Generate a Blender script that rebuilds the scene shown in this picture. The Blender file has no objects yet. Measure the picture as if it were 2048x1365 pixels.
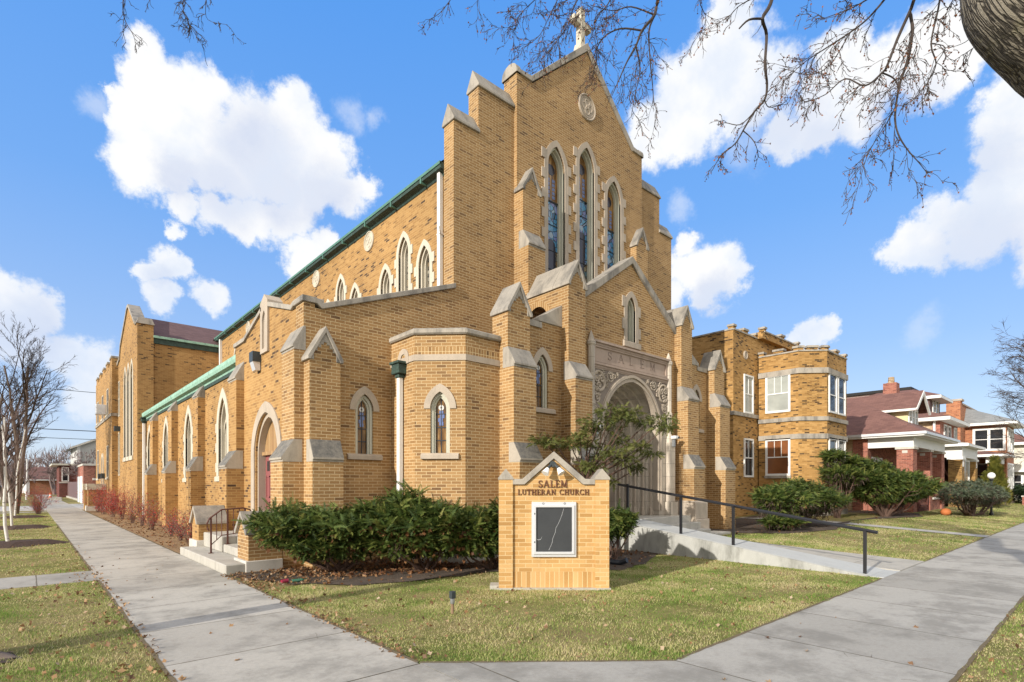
import bpy, bmesh, math, random
import numpy as np
from mathutils import Vector, Matrix
from mathutils.geometry import tessellate_polygon
R = math.radians
scene = bpy.context.scene
COL = scene.collection
rng = random.Random(7)
nrng = np.random.default_rng(11)

# ------------------------------------------------------------------ camera, sky, sun, exposure
EYE = 1.65
YAW = 41.79
cam_d = bpy.data.cameras.new('camera'); cam = bpy.data.objects.new('camera', cam_d); COL.objects.link(cam)
cam.location = (0, 0, EYE); cam.rotation_euler = (R(90), 0, R(-YAW))
cam_d.sensor_width = 36; cam_d.lens = 19.04; cam_d.shift_y = 0.1409
cam_d.clip_start = 0.1; cam_d.clip_end = 2000
scene.camera = cam
SUN_EL, SUN_AZ = 21.0, 7.0          # the sun stands to the left (-X), a little in front of the facade
sd = bpy.data.lights.new('sun', 'SUN'); so = bpy.data.objects.new('sun', sd); COL.objects.link(so)
sd.energy = 2.5; sd.angle = R(0.55); sd.color = (1.0, 0.93, 0.82)
ldir = Vector((math.cos(R(SUN_EL)) * math.cos(R(SUN_AZ)), math.cos(R(SUN_EL)) * math.sin(R(SUN_AZ)), -math.sin(R(SUN_EL))))
so.rotation_euler = ldir.to_track_quat('-Z', 'Y').to_euler(); so.location = (-30, -8, 20)
scene.view_settings.view_transform = 'Standard'; scene.view_settings.look = 'None'
scene.view_settings.gamma = 1.0; scene.view_settings.use_curve_mapping = False
scene.view_settings.exposure = 1.06
scene.cycles.max_bounces = 6; scene.cycles.diffuse_bounces = 3; scene.cycles.transparent_max_bounces = 8
scene.cycles.use_denoising = True

FWD = Vector((math.sin(R(YAW)), math.cos(R(YAW)), 0)); RGT = Vector((math.cos(R(YAW)), -math.sin(R(YAW)), 0))
FPX, HOR = 1083.0, 971.0
def ray(px, py):
    return FWD + RGT * ((px - 1024) / FPX) + Vector((0, 0, (HOR - py) / FPX))
def at(px, py, depth):                # a measured point of the photograph at a known distance
    return Vector((0, 0, EYE)) + ray(px, py) * depth

def N(nt, typ, ins=None, **props):
    n = nt.nodes.new(typ)
    for k, v in props.items(): setattr(n, k, v)
    for k, v in (ins or {}).items():
        if isinstance(v, bpy.types.NodeSocket): nt.links.new(v, n.inputs[k])
        else: n.inputs[k].default_value = v
    return n
def M(nt, op, a, b=None, c=None, clamp=False):
    ins = {0: a}
    if b is not None: ins[1] = b
    if c is not None: ins[2] = c
    return N(nt, 'ShaderNodeMath', ins, operation=op, use_clamp=clamp).outputs[0]
def ramp(nt, fac, stops, interp='LINEAR'):
    n = N(nt, 'ShaderNodeValToRGB', {0: fac}); cr = n.color_ramp; cr.interpolation = interp
    while len(cr.elements) < len(stops): cr.elements.new(0.5)
    for e, (p, c) in zip(cr.elements, stops):
        e.position = p; e.color = tuple(c) + (1,) if len(c) == 3 else c
    return n.outputs[0]
def mix(nt, fac, a, b, mode='MIX'):
    n = nt.nodes.new('ShaderNodeMix'); n.data_type = 'RGBA'; n.blend_type = mode
    for k, v in ((0, fac), (6, a), (7, b)):
        if isinstance(v, bpy.types.NodeSocket): nt.links.new(v, n.inputs[k])
        else: n.inputs[k].default_value = (tuple(v) + (1,)) if isinstance(v, (tuple, list)) and len(v) == 3 else v
    return n.outputs[2]
def noise(nt, vec, scale, detail=4, rough=0.55, out=0):
    return N(nt, 'ShaderNodeTexNoise', {'Vector': vec, 'Scale': scale, 'Detail': detail, 'Roughness': rough}).outputs[out]

world = bpy.data.worlds.new('World'); scene.world = world; world.use_nodes = True
def build_world():
    nt = world.node_tree; nt.nodes.clear()
    sky = N(nt, 'ShaderNodeTexSky', sky_type='NISHITA', sun_disc=False)
    sky.sun_elevation = R(SUN_EL); sky.sun_rotation = R(270 - SUN_AZ)
    sky.air_density = 1.0; sky.dust_density = 0.6; sky.ozone_density = 2.0
    d = N(nt, 'ShaderNodeVectorMath', {0: N(nt, 'ShaderNodeTexCoord').outputs['Generated']}, operation='NORMALIZE').outputs[0]
    z = N(nt, 'ShaderNodeSeparateXYZ', {0: d}).outputs[2]
    sky_c = N(nt, 'ShaderNodeHueSaturation', {'Saturation': 1.35, 'Value': 1.0, 'Color': sky.outputs[0]}).outputs[0]
    deep = ramp(nt, z, [(0.0, (3.5, 4.0, 4.6)), (0.08, (2.85, 3.45, 4.55)), (0.22, (1.8, 2.75, 4.6)), (0.42, (1.0, 2.2, 4.65)), (0.67, (0.57, 1.82, 4.6)), (1.0, (0.5, 1.6, 4.3))])
    deep = N(nt, 'ShaderNodeVectorMath', {0: deep, 3: 1.0}, operation='SCALE').outputs[0]
    base = mix(nt, 0.85, sky_c, deep)
    # cumulus clouds: lobes at measured directions, broken up by noise
    lobes = [(290,110,62),(262,150,52),(330,185,85),(258,200,52),(400,205,85),(300,270,95),(400,290,105),(500,250,80),(575,225,62),(600,300,92),(500,335,95),(655,330,75),(690,385,62),(290,335,80),(255,330,50),(350,350,60),(420,350,60),(560,360,60),(640,395,50),(720,370,40),(240,240,50),(225,190,30),
        (430,428,52),(520,436,58),(610,430,55),(370,420,40),(470,440,52),(570,440,52),(350,465,26),(480,455,40),
        (340,530,42),(300,548,32),(365,540,34),(330,595,38),(425,600,42),(620,515,55),(590,540,40),(660,480,34),
        (30,625,85),(95,630,48),(0,590,70),(140,715,75),(205,740,66),(60,700,60),(180,790,60),
        (1330,270,82),(1295,295,50),(1385,205,105),(1430,130,85),(1455,60,55),(1500,180,105),(1468,15,48),(1565,275,62),(1630,262,62),(1710,235,85),(1760,150,95),(1850,120,110),(1905,160,75),(1690,100,75),(1640,195,75),(1940,110,60),
        (2010,215,70),(2055,170,75),(2030,300,66),(2060,250,90),(1990,385,70),(1900,440,62),(1850,485,62),(1960,460,88),(2050,410,95),(1800,512,42),(2120,300,140),(2120,480,100),
        (1385,540,62),(1420,552,72),(1458,560,44),(1362,492,30),(1345,585,40),(1400,588,36),(1620,668,40),(1650,662,32),(1592,676,24)]
    wisps = [(705,240,55),(745,238,40),(1845,655,62),(1500,290,90),(1350,420,40),(1980,240,60),(170,200,50)]
    nz = N(nt, 'ShaderNodeTexNoise', {'Vector': d, 'Scale': 9.0, 'Detail': 10.0, 'Roughness': 0.68}).outputs['Color']
    nz = N(nt, 'ShaderNodeVectorMath', {0: nz, 1: (0.5, 0.5, 0.5)}, operation='SUBTRACT').outputs[0]
    dd = N(nt, 'ShaderNodeVectorMath', {0: nz, 1: (0.085, 0.085, 0.085), 2: d}, operation='MULTIPLY_ADD').outputs[0]
    def field(ls, vec):
        acc = None
        for (px, py, r) in ls:
            v = ray(px, py); k = v.length; r2 = r / FPX / k ** 1.5
            v = v.normalized()
            t = N(nt, 'ShaderNodeVectorMath', {0: vec, 1: v}, operation='DISTANCE').outputs[1]
            t = M(nt, 'MULTIPLY_ADD', t, -1.0 / r2, 1.0)
            acc = t if acc is None else M(nt, 'SMOOTH_MAX', acc, t, 0.12)
        return acc
    f = field(lobes, dd)
    puff = noise(nt, d, 17.0, 10, 0.64)
    f2 = M(nt, 'ADD', f, M(nt, 'MULTIPLY_ADD', puff, 1.5, -0.72))
    a = N(nt, 'ShaderNodeMapRange', {0: f2, 1: -0.06, 2: 0.40}, interpolation_type='SMOOTHSTEP').outputs[0]
    w = field(wisps, dd)
    w2 = M(nt, 'ADD', w, M(nt, 'MULTIPLY_ADD', puff, 1.3, -0.75))
    w2 = N(nt, 'ShaderNodeMapRange', {0: w2, 1: 0.0, 2: 0.8, 4: 0.4}, interpolation_type='SMOOTHSTEP').outputs[0]
    a = M(nt, 'MAXIMUM', a, w2)
    greys = [(560,375,90),(450,385,85),(650,395,70),(520,300,90),(370,360,60),(1560,255,90),(1640,290,60),(1800,240,90),(1980,320,70),(1960,500,110),(1420,600,50),(330,560,30),(60,670,90)]
    g = field(greys, dd)
    g = N(nt, 'ShaderNodeMapRange', {0: g, 1: -0.4, 2: 0.6, 4: 0.9}, interpolation_type='SMOOTHSTEP').outputs[0]
    puff2 = noise(nt, d, 7.0, 5, 0.6)
    lit = mix(nt, N(nt, 'ShaderNodeMapRange', {0: puff2, 1: 0.42, 2: 0.66}, interpolation_type='SMOOTHSTEP').outputs[0], (4.9, 4.9, 4.9), (3.95, 4.25, 4.75))
    lit = mix(nt, N(nt, 'ShaderNodeMapRange', {0: f2, 1: 0.1, 2: 0.6, 3: 0.5, 4: 0.0}).outputs[0], lit, (4.2, 4.5, 4.9))
    cl = mix(nt, M(nt, 'MULTIPLY', g, N(nt, 'ShaderNodeMapRange', {0: puff2, 1: 0.3, 2: 0.6, 3: 1.0, 4: 0.45}).outputs[0]), lit, (2.85, 3.25, 4.2))
    low = N(nt, 'ShaderNodeMapRange', {0: z, 1: 0.0, 2: 0.35, 3: 0.55, 4: 1.0}).outputs[0]
    col = mix(nt, M(nt, 'MULTIPLY', a, low), base, cl)
    # unseen broken white cloud, added behind the camera to whiten and brighten the fill
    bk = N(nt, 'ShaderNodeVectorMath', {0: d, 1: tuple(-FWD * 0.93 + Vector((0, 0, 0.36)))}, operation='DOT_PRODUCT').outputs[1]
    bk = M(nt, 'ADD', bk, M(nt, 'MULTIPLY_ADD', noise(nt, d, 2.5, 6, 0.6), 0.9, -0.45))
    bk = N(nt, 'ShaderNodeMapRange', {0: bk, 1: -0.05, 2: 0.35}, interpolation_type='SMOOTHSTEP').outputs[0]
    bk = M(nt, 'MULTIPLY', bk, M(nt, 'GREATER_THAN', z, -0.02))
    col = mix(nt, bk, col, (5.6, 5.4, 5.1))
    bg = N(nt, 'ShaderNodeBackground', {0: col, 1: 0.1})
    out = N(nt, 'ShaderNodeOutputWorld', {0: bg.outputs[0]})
build_world()

# ------------------------------------------------------------------ scene helpers
def empty(name, loc=(0, 0, 0)):
    o = bpy.data.objects.new(name, None); COL.objects.link(o); o.location = loc; o.empty_display_size = 0.3
    return o
def tag(o, label=None, cat=None, group=None, kind=None):
    for k, v in (('label', label), ('category', cat), ('group', group), ('kind', kind)):
        if v: o[k] = v
    return o
def thing(name, label, cat, loc=(0, 0, 0), group=None):
    return tag(empty(name, loc), label, cat, group)
def world_loc(o):
    p = Vector((0, 0, 0))
    while o is not None:
        p = p + Vector(o.location); o = o.parent if (o.parent is None or o.parent.type != 'EMPTY') else o.parent
    return p
def attach(o, parent):
    if parent is None: return
    o.parent = parent
    if parent.type == 'EMPTY': o.matrix_parent_inverse = Matrix.Translation(parent.location).inverted()

class Fr:                              # a wall plane: u along it, z up, w outwards
    def __init__(s, o, u, n): s.o, s.u, s.n = Vector(o), Vector(u).normalized(), Vector(n).normalized()
    def p(s, u, z, w=0.0): return s.o + s.u * u + s.n * w + Vector((0, 0, z))
def front(y): return Fr((0, y, 0), (1, 0, 0), (0, -1, 0))       # u = x
def left(x): return Fr((x, 0, 0), (0, 1, 0), (-1, 0, 0))         # u = y
def right(x): return Fr((x, 0, 0), (0, 1, 0), (1, 0, 0))
def back(y): return Fr((0, y, 0), (1, 0, 0), (0, 1, 0))

class MB:
    def __init__(s): s.v, s.f, s.uv = [], [], None
    def poly(s, pts):
        b = len(s.v); s.v += [tuple(p) for p in pts]; s.f.append(tuple(range(b, b + len(pts)))); return s
    def box(s, x0, x1, y0, y1, z0, z1):
        b = len(s.v)
        s.v += [(x, y, z) for z in (z0, z1) for x, y in ((x0, y0), (x1, y0), (x1, y1), (x0, y1))]
        s.f += [tuple(b + i for i in q) for q in ((3, 2, 1, 0), (4, 5, 6, 7), (0, 1, 5, 4), (1, 2, 6, 5), (2, 3, 7, 6), (3, 0, 4, 7))]
        return s
    def fbox(s, fr, u0, u1, z0, z1, w0, w1):
        b = len(s.v)
        s.v += [tuple(fr.p(u, z, w)) for z in (z0, z1) for u, w in ((u0, w0), (u1, w0), (u1, w1), (u0, w1))]
        s.f += [tuple(b + i for i in q) for q in ((3, 2, 1, 0), (4, 5, 6, 7), (0, 1, 5, 4), (1, 2, 6, 5), (2, 3, 7, 6), (3, 0, 4, 7))]
        return s
    def plate(s, fr, outer, holes=(), w0=-0.1, w1=0.0):
        loops = [list(outer)] + [list(h) for h in holes]
        tris = tessellate_polygon([[Vector((a, b, 0)) for a, b in l] for l in loops])
        flat = [p for l in loops for p in l]; n = len(flat); b = len(s.v)
        s.v += [tuple(fr.p(a, z, w1)) for a, z in flat] + [tuple(fr.p(a, z, w0)) for a, z in flat]
        for t in tris:
            s.f.append(tuple(b + i for i in t)); s.f.append(tuple(b + n + i for i in reversed(t)))
        k = 0
        for l in loops:
            m = len(l)
            for i in range(m):
                j = (i + 1) % m
                s.f.append((b + k + i, b + k + j, b + n + k + j, b + n + k + i))
            k += m
        return s
    def prism(s, fr, prof, u0, u1):    # prof = [(w, z)] swept along u
        b = len(s.v); n = len(prof)
        s.v += [tuple(fr.p(u0, z, w)) for w, z in prof] + [tuple(fr.p(u1, z, w)) for w, z in prof]
        s.f.append(tuple(range(b, b + n))); s.f.append(tuple(range(b + 2 * n - 1, b + n - 1, -1)))
        for i in range(n):
            j = (i + 1) % n; s.f.append((b + i, b + j, b + n + j, b + n + i))
        return s
    def extrude(s, pts, z0, z1, inset=0.0):   # footprint [(x, y)] raised; inset shrinks the top
        n = len(pts); b = len(s.v); cx = sum(p[0] for p in pts) / n; cy = sum(p[1] for p in pts) / n
        s.v += [(x, y, z0) for x, y in pts]
        for x, y in pts:
            d = math.hypot(x - cx, y - cy) or 1; k = (d - inset) / d
            s.v.append((cx + (x - cx) * k, cy + (y - cy) * k, z1))
        s.f.append(tuple(range(b + n - 1, b - 1, -1))); s.f.append(tuple(range(b + n, b + 2 * n)))
        for i in range(n):
            j = (i + 1) % n; s.f.append((b + i, b + j, b + n + j, b + n + i))
        return s
    def tube(s, pts, rad, sides=6, caps=True):
        pts = [Vector(p) for p in pts]; n = len(pts)
        if not hasattr(rad, '__len__'): rad = [rad] * n
        b = len(s.v); ref = None
        for i, p in enumerate(pts):
            t = (pts[min(i + 1, n - 1)] - pts[max(i - 1, 0)])
            t = t.normalized() if t.length > 1e-9 else Vector((0, 0, 1))
            if ref is None: ref = Vector((0, 0, 1)) if abs(t.z) < 0.9 else Vector((1, 0, 0))
            a = t.cross(ref)
            if a.length < 1e-6: a = t.orthogonal()
            a.normalize(); c = t.cross(a); ref = c.cross(t) * 1.0 if False else ref
            for k in range(sides):
                an = 2 * math.pi * k / sides
                s.v.append(tuple(p + (a * math.cos(an) + c * math.sin(an)) * rad[i]))
        for i in range(n - 1):
            for k in range(sides):
                k2 = (k + 1) % sides
                s.f.append((b + i * sides + k, b + i * sides + k2, b + (i + 1) * sides + k2, b + (i + 1) * sides + k))
        if caps:
            s.f.append(tuple(b + k for k in reversed(range(sides)))); s.f.append(tuple(b + (n - 1) * sides + k for k in range(sides)))
        return s
    def lathe(s, c, prof, n=16):
        b = len(s.v); m = len(prof)
        for r, z in prof:
            s.v += [(c[0] + r * math.cos(2 * math.pi * k / n), c[1] + r * math.sin(2 * math.pi * k / n), c[2] + z) for k in range(n)]
        for i in range(m - 1):
            for k in range(n):
                k2 = (k + 1) % n; s.f.append((b + i * n + k, b + i * n + k2, b + (i + 1) * n + k2, b + (i + 1) * n + k))
        s.f.append(tuple(b + k for k in reversed(range(n)))); s.f.append(tuple(b + (m - 1) * n + k for k in range(n)))
        return s
    def ring(s, c, ax_u, ax_v, r, tr, n=24, sides=6, a0=0.0, a1=2 * math.pi):
        c, ax_u, ax_v = Vector(c), Vector(ax_u), Vector(ax_v)
        pts = [c + (ax_u * math.cos(a0 + (a1 - a0) * k / n) + ax_v * math.sin(a0 + (a1 - a0) * k / n)) * r for k in range(n + 1)]
        return s.tube(pts, tr, sides)
    def build(s, name, mat, parent=None, smooth=False, recalc=True, bevel=0.0):
        me = bpy.data.meshes.new(name)
        me.from_pydata(s.v, [], s.f)
        if recalc:
            bm = bmesh.new(); bm.from_mesh(me); bmesh.ops.recalc_face_normals(bm, faces=bm.faces); bm.to_mesh(me); bm.free()
        if smooth: me.shade_smooth()
        me.materials.append(mat); me.update()
        o = bpy.data.objects.new(name, me); COL.objects.link(o); attach(o, parent)
        if bevel:
            m = o.modifiers.new('edge', 'BEVEL'); m.width = bevel; m.segments = 1; m.limit_method = 'ANGLE'; m.angle_limit = R(40)
        return o
def raw_mesh(name, verts, faces, mat, parent=None):   # big numpy meshes of triangles or quads
    verts = np.asarray(verts, dtype=np.float32).reshape(-1, 3); faces = np.asarray(faces, dtype=np.int32)
    me = bpy.data.meshes.new(name); k = faces.shape[1]
    me.vertices.add(len(verts)); me.vertices.foreach_set('co', verts.ravel())
    me.loops.add(faces.size); me.loops.foreach_set('vertex_index', faces.ravel())
    me.polygons.add(len(faces)); me.polygons.foreach_set('loop_start', np.arange(0, faces.size, k, dtype=np.int32))
    me.update(calc_edges=True); me.validate()
    me.materials.append(mat)
    o = bpy.data.objects.new(name, me); COL.objects.link(o); attach(o, parent)
    return o

def lancet(cx, z0, half, zs, rise, n=9):       # closed outline of a pointed opening
    rise = max(rise, half * 1.0001); c = (rise * rise - half * half) / (2 * half); rr = c + half
    pts = [(cx - half, z0)]
    a1 = math.atan2(rise, -c)
    la = [(cx + c + rr * math.cos(math.pi + (a1 - math.pi) * k / n), zs + rr * math.sin(math.pi - (math.pi - a1) * k / n)) for k in range(n + 1)]
    pts += la
    pts += [(2 * cx - a, b) for a, b in reversed(la[:-1])]
    pts.append((cx + half, z0))
    return pts
def arch_band(cx, z0, ho, hi, zs, ro, ri, n=9, zi0=None):
    o = lancet(cx, z0, ho, zs, ro, n); i = lancet(cx, z0 if zi0 is None else zi0, hi, zs, ri, n)
    return o + list(reversed(i))
def arc_pts(cx, cz, r, a0, a1, n):
    return [(cx + r * math.cos(a0 + (a1 - a0) * k / n), cz + r * math.sin(a0 + (a1 - a0) * k / n)) for k in range(n + 1)]
# ------------------------------------------------------------------ materials
MATS = {}
def new_mat(name):
    m = bpy.data.materials.new(name); m.use_nodes = True; nt = m.node_tree; nt.nodes.clear()
    b = nt.nodes.new('ShaderNodeBsdfPrincipled'); o = nt.nodes.new('ShaderNodeOutputMaterial'); nt.links.new(b.outputs[0], o.inputs[0])
    MATS[name] = m
    return m, nt, b
def put(nt, b, key, v):
    if isinstance(v, bpy.types.NodeSocket): nt.links.new(v, b.inputs[key])
    else: b.inputs[key].default_value = (tuple(v) + (1,)) if isinstance(v, (tuple, list)) and len(v) == 3 else v
def bump(nt, b, h, strength=0.3, dist=0.01):
    n = N(nt, 'ShaderNodeBump', {'Strength': strength, 'Distance': dist, 'Height': h}); nt.links.new(n.outputs[0], b.inputs['Normal'])
def pos(nt): return N(nt, 'ShaderNodeNewGeometry').outputs['Position']
def wall_uv(nt, swap=False):          # running bond follows any upright wall, whichever way it faces
    g = N(nt, 'ShaderNodeNewGeometry')
    s = N(nt, 'ShaderNodeSeparateXYZ', {0: g.outputs['True Normal']})
    t = N(nt, 'ShaderNodeCombineXYZ', {0: M(nt, 'MULTIPLY', s.outputs[1], -1.0), 1: s.outputs[0], 2: 0.0}).outputs[0]
    u = N(nt, 'ShaderNodeVectorMath', {0: g.outputs['Position'], 1: t}, operation='DOT_PRODUCT').outputs[1]
    z = N(nt, 'ShaderNodeSeparateXYZ', {0: g.outputs['Position']}).outputs[2]
    return N(nt, 'ShaderNodeCombineXYZ', {0: z if swap else u, 1: u if swap else z, 2: 0.0}).outputs[0], g.outputs['Position']
def brick_mat(name, stops, mortar, bw=0.215, bh=0.067, ms=0.0055, swap=False, stain=0.25, dark=(0.12, 0.075, 0.04), offset=0.5, blotch=0.35):
    m, nt, b = new_mat(name)
    uv, P = wall_uv(nt, swap)
    br = N(nt, 'ShaderNodeTexBrick', {'Vector': uv, 'Color1': (0, 0, 0, 1), 'Color2': (1, 1, 1, 1), 'Mortar': (0.5, 0.5, 0.5, 1), 'Scale': 1.0,
        'Mortar Size': ms, 'Mortar Smooth': 0.15, 'Bias': 0.0, 'Brick Width': bw, 'Row Height': bh}, offset=offset, offset_frequency=2, squash=1.0)
    big = noise(nt, P, 0.55, 5, 0.6)
    rnd = M(nt, 'ADD', N(nt, 'ShaderNodeSeparateColor', {0: br.outputs[0]}).outputs[0], M(nt, 'MULTIPLY_ADD', big, blotch, -blotch / 2))
    c = ramp(nt, rnd, stops)
    fine = noise(nt, P, 60, 3, 0.7)
    c = mix(nt, 0.35, c, mix(nt, fine, (0.5, 0.5, 0.5), (1.35, 1.35, 1.35)), 'MULTIPLY')
    c = mix(nt, br.outputs['Fac'], c, mortar)
    # soot and run-off: patches plus upright streaks
    st = N(nt, 'ShaderNodeVectorMath', {0: P, 1: (1.6, 1.6, 0.22)}, operation='MULTIPLY').outputs[0]
    s = N(nt, 'ShaderNodeMapRange', {0: noise(nt, st, 1.0, 6, 0.65), 1: 0.52, 2: 0.78, 4: stain}, interpolation_type='SMOOTHSTEP').outputs[0]
    c = mix(nt, s, c, dark)
    s2 = N(nt, 'ShaderNodeMapRange', {0: noise(nt, P, 0.28, 4, 0.55), 1: 0.35, 2: 0.65, 3: 0.86, 4: 1.1}).outputs[0]
    c = N(nt, 'ShaderNodeVectorMath', {0: c, 3: s2}, operation='SCALE').outputs[0]
    put(nt, b, 'Base Color', c); put(nt, b, 'Roughness', 0.85); put(nt, b, 'Specular IOR Level', 0.25)
    h = M(nt, 'ADD', M(nt, 'MULTIPLY', br.outputs['Fac'], -1.0), M(nt, 'MULTIPLY', fine, 0.25))
    bump(nt, b, h, 0.5, 0.006)
    return m
FACE = [(0.0, (0.17, 0.098, 0.048)), (0.035, (0.24, 0.137, 0.062)), (0.2, (0.315, 0.182, 0.076)), (0.6, (0.36, 0.212, 0.09)), (1.0, (0.405, 0.247, 0.11))]
COMMON = [(0.0, (0.085, 0.05, 0.033)), (0.05, (0.15, 0.086, 0.044)), (0.11, (0.305, 0.168, 0.064)), (0.55, (0.38, 0.215, 0.082)), (1.0, (0.425, 0.252, 0.10))]
brick_mat('face_brick', FACE, (0.55, 0.415, 0.24), ms=0.0068, blotch=0.2)
brick_mat('common_brick', COMMON, (0.47, 0.31, 0.13), ms=0.006, blotch=0.4)
brick_mat('sign_brick', [(0.0, (0.40, 0.225, 0.08)), (0.35, (0.51, 0.30, 0.115)), (1.0, (0.58, 0.37, 0.165))], (0.60, 0.44, 0.235), ms=0.0065, stain=0.3, dark=(0.2, 0.12, 0.06))
brick_mat('soldier_brick', FACE, (0.66, 0.52, 0.30), bw=0.5, bh=0.075, swap=True, offset=0.0)
brick_mat('sign_soldier', [(0.0, (0.40, 0.225, 0.08)), (0.35, (0.51, 0.30, 0.12)), (1.0, (0.58, 0.37, 0.17))], (0.62, 0.46, 0.25), bw=0.5, bh=0.075, swap=True, offset=0.0, stain=0.05)
brick_mat('flat_brick', [(0.0, (0.05, 0.03, 0.02)), (0.08, (0.10, 0.06, 0.03)), (0.15, (0.31, 0.17, 0.055)), (0.6, (0.42, 0.235, 0.08)), (1.0, (0.49, 0.29, 0.11))], (0.42, 0.27, 0.11), stain=0.3, blotch=0.4)
brick_mat('red_brick', [(0.0, (0.18, 0.06, 0.045)), (0.3, (0.30, 0.10, 0.07)), (1.0, (0.42, 0.16, 0.11))], (0.40, 0.27, 0.22))
brick_mat('orange_red_brick', [(0.0, (0.2, 0.07, 0.035)), (0.3, (0.36, 0.13, 0.06)), (1.0, (0.46, 0.19, 0.09))], (0.42, 0.28, 0.2))
brick_mat('dark_red_brick', [(0.0, (0.09, 0.03, 0.025)), (1.0, (0.2, 0.06, 0.05))], (0.2, 0.12, 0.1))
brick_mat('cream_brick', [(0.0, (0.2, 0.12, 0.07)), (0.3, (0.42, 0.3, 0.18)), (1.0, (0.56, 0.43, 0.29))], (0.45, 0.36, 0.26))
brick_mat('tan_brick', [(0.0, (0.18, 0.09, 0.03)), (1.0, (0.5, 0.3, 0.1))], (0.4, 0.27, 0.13))

def stone_mat(name, a, b_, dirt, amount, scale=1.5, joint=0.0, rough=0.85, fine_s=45, bs=0.25, lichen=0.0):
    m, nt, b = new_mat(name); uv, P = wall_uv(nt)
    n1 = noise(nt, P, scale, 6, 0.62); n2 = noise(nt, P, fine_s, 4, 0.7)
    c = mix(nt, n1, a, b_)
    c = mix(nt, 0.4, c, mix(nt, n2, (0.6, 0.6, 0.6), (1.35, 1.35, 1.35)), 'MULTIPLY')
    st = N(nt, 'ShaderNodeVectorMath', {0: P, 1: (2.2, 2.2, 0.7)}, operation='MULTIPLY').outputs[0]
    s = N(nt, 'ShaderNodeMapRange', {0: noise(nt, st, 1.3, 7, 0.68), 1: 0.42, 2: 0.72, 4: amount}, interpolation_type='SMOOTHSTEP').outputs[0]
    c = mix(nt, s, c, dirt); h = n2
    if joint:
        br = N(nt, 'ShaderNodeTexBrick', {'Vector': uv, 'Color1': (0, 0, 0, 1), 'Color2': (1, 1, 1, 1), 'Scale': 1.0, 'Mortar Size': 0.006, 'Brick Width': joint, 'Row Height': joint * 0.62})
        c = mix(nt, M(nt, 'MULTIPLY', br.outputs['Fac'], 0.55), c, (0.16, 0.14, 0.12))
        c = mix(nt, 0.12, c, br.outputs[0], 'OVERLAY')
    if lichen:                          # black weathering crust on the sloping tops of the stones
        nz = N(nt, 'ShaderNodeSeparateXYZ', {0: N(nt, 'ShaderNodeNewGeometry').outputs['True Normal']}).outputs[2]
        k = M(nt, 'MULTIPLY', N(nt, 'ShaderNodeMapRange', {0: nz, 1: 0.15, 2: 0.4}).outputs[0], N(nt, 'ShaderNodeMapRange', {0: noise(nt, P, 9.0, 6, 0.7), 1: 0.3, 2: 0.6, 3: lichen * 0.55, 4: lichen}).outputs[0])
        c = mix(nt, k, c, mix(nt, n2, (0.06, 0.06, 0.058), (0.17, 0.165, 0.155)))
    put(nt, b, 'Base Color', c); put(nt, b, 'Roughness', rough); put(nt, b, 'Specular IOR Level', 0.25)
    bump(nt, b, h, bs, 0.008)
    return m
stone_mat('dark_cap', (0.36, 0.32, 0.27), (0.47, 0.42, 0.35), (0.16, 0.15, 0.13), 0.6, scale=2.5, fine_s=30, lichen=0.95)
stone_mat('limestone', (0.40, 0.335, 0.27), (0.50, 0.43, 0.35), (0.25, 0.22, 0.19), 0.55)
stone_mat('cap_stone', (0.32, 0.29, 0.25), (0.44, 0.40, 0.345), (0.12, 0.115, 0.11), 0.85, scale=2.5, fine_s=30, lichen=0.35)
stone_mat('pale_stone', (0.50, 0.455, 0.37), (0.60, 0.55, 0.455), (0.36, 0.33, 0.27), 0.35)
stone_mat('portal_stone', (0.50, 0.44, 0.37), (0.60, 0.54, 0.46), (0.27, 0.23, 0.195), 0.6, joint=0.62)
stone_mat('panel_stone', (0.36, 0.27, 0.22), (0.46, 0.37, 0.31), (0.22, 0.165, 0.135), 0.5)
stone_mat('jamb_paint', (0.54, 0.53, 0.44), (0.62, 0.61, 0.52), (0.3, 0.31, 0.24), 0.3)
stone_mat('bare_concrete', (0.37, 0.35, 0.31), (0.50, 0.475, 0.425), (0.24, 0.23, 0.2), 0.5, scale=2.2)
stone_mat('ramp_concrete', (0.44, 0.45, 0.44), (0.50, 0.51, 0.50), (0.34, 0.34, 0.33), 0.3)
stone_mat('stained_concrete', (0.33, 0.335, 0.325), (0.50, 0.50, 0.475), (0.17, 0.17, 0.155), 0.8, scale=3.5)
stone_mat('white_stone', (0.54, 0.51, 0.46), (0.63, 0.60, 0.55), (0.3, 0.28, 0.25), 0.45)

def plain(name, col, rough=0.5, var=0.12, scale=8.0, metal=0.0, spec=0.4, bs=0.0, wear=None, wear_amt=0.0):
    m, nt, b = new_mat(name); P = pos(nt); n1 = noise(nt, P, scale, 5, 0.6)
    c = mix(nt, n1, tuple(x * (1 - var) for x in col), tuple(min(1, x * (1 + var)) for x in col))
    if wear:
        s = N(nt, 'ShaderNodeMapRange', {0: noise(nt, P, scale * 2.2, 6, 0.7), 1: 0.5, 2: 0.7, 4: wear_amt}).outputs[0]
        c = mix(nt, s, c, wear)
    put(nt, b, 'Base Color', c); put(nt, b, 'Roughness', rough); put(nt, b, 'Metallic', metal); put(nt, b, 'Specular IOR Level', spec)
    if bs: bump(nt, b, n1, bs, 0.01)
    return m
plain('copper_green', (0.30, 0.50, 0.40), 0.7, 0.3, 3.0, wear=(0.10, 0.2, 0.16), wear_amt=0.8)
plain('copper_dark', (0.035, 0.06, 0.052), 0.7, 0.4, 5.0, wear=(0.09, 0.19, 0.15), wear_amt=0.5)
plain('copper_mid', (0.085, 0.2, 0.16), 0.7, 0.3, 4.0, wear=(0.05, 0.1, 0.08), wear_amt=0.6)
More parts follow.
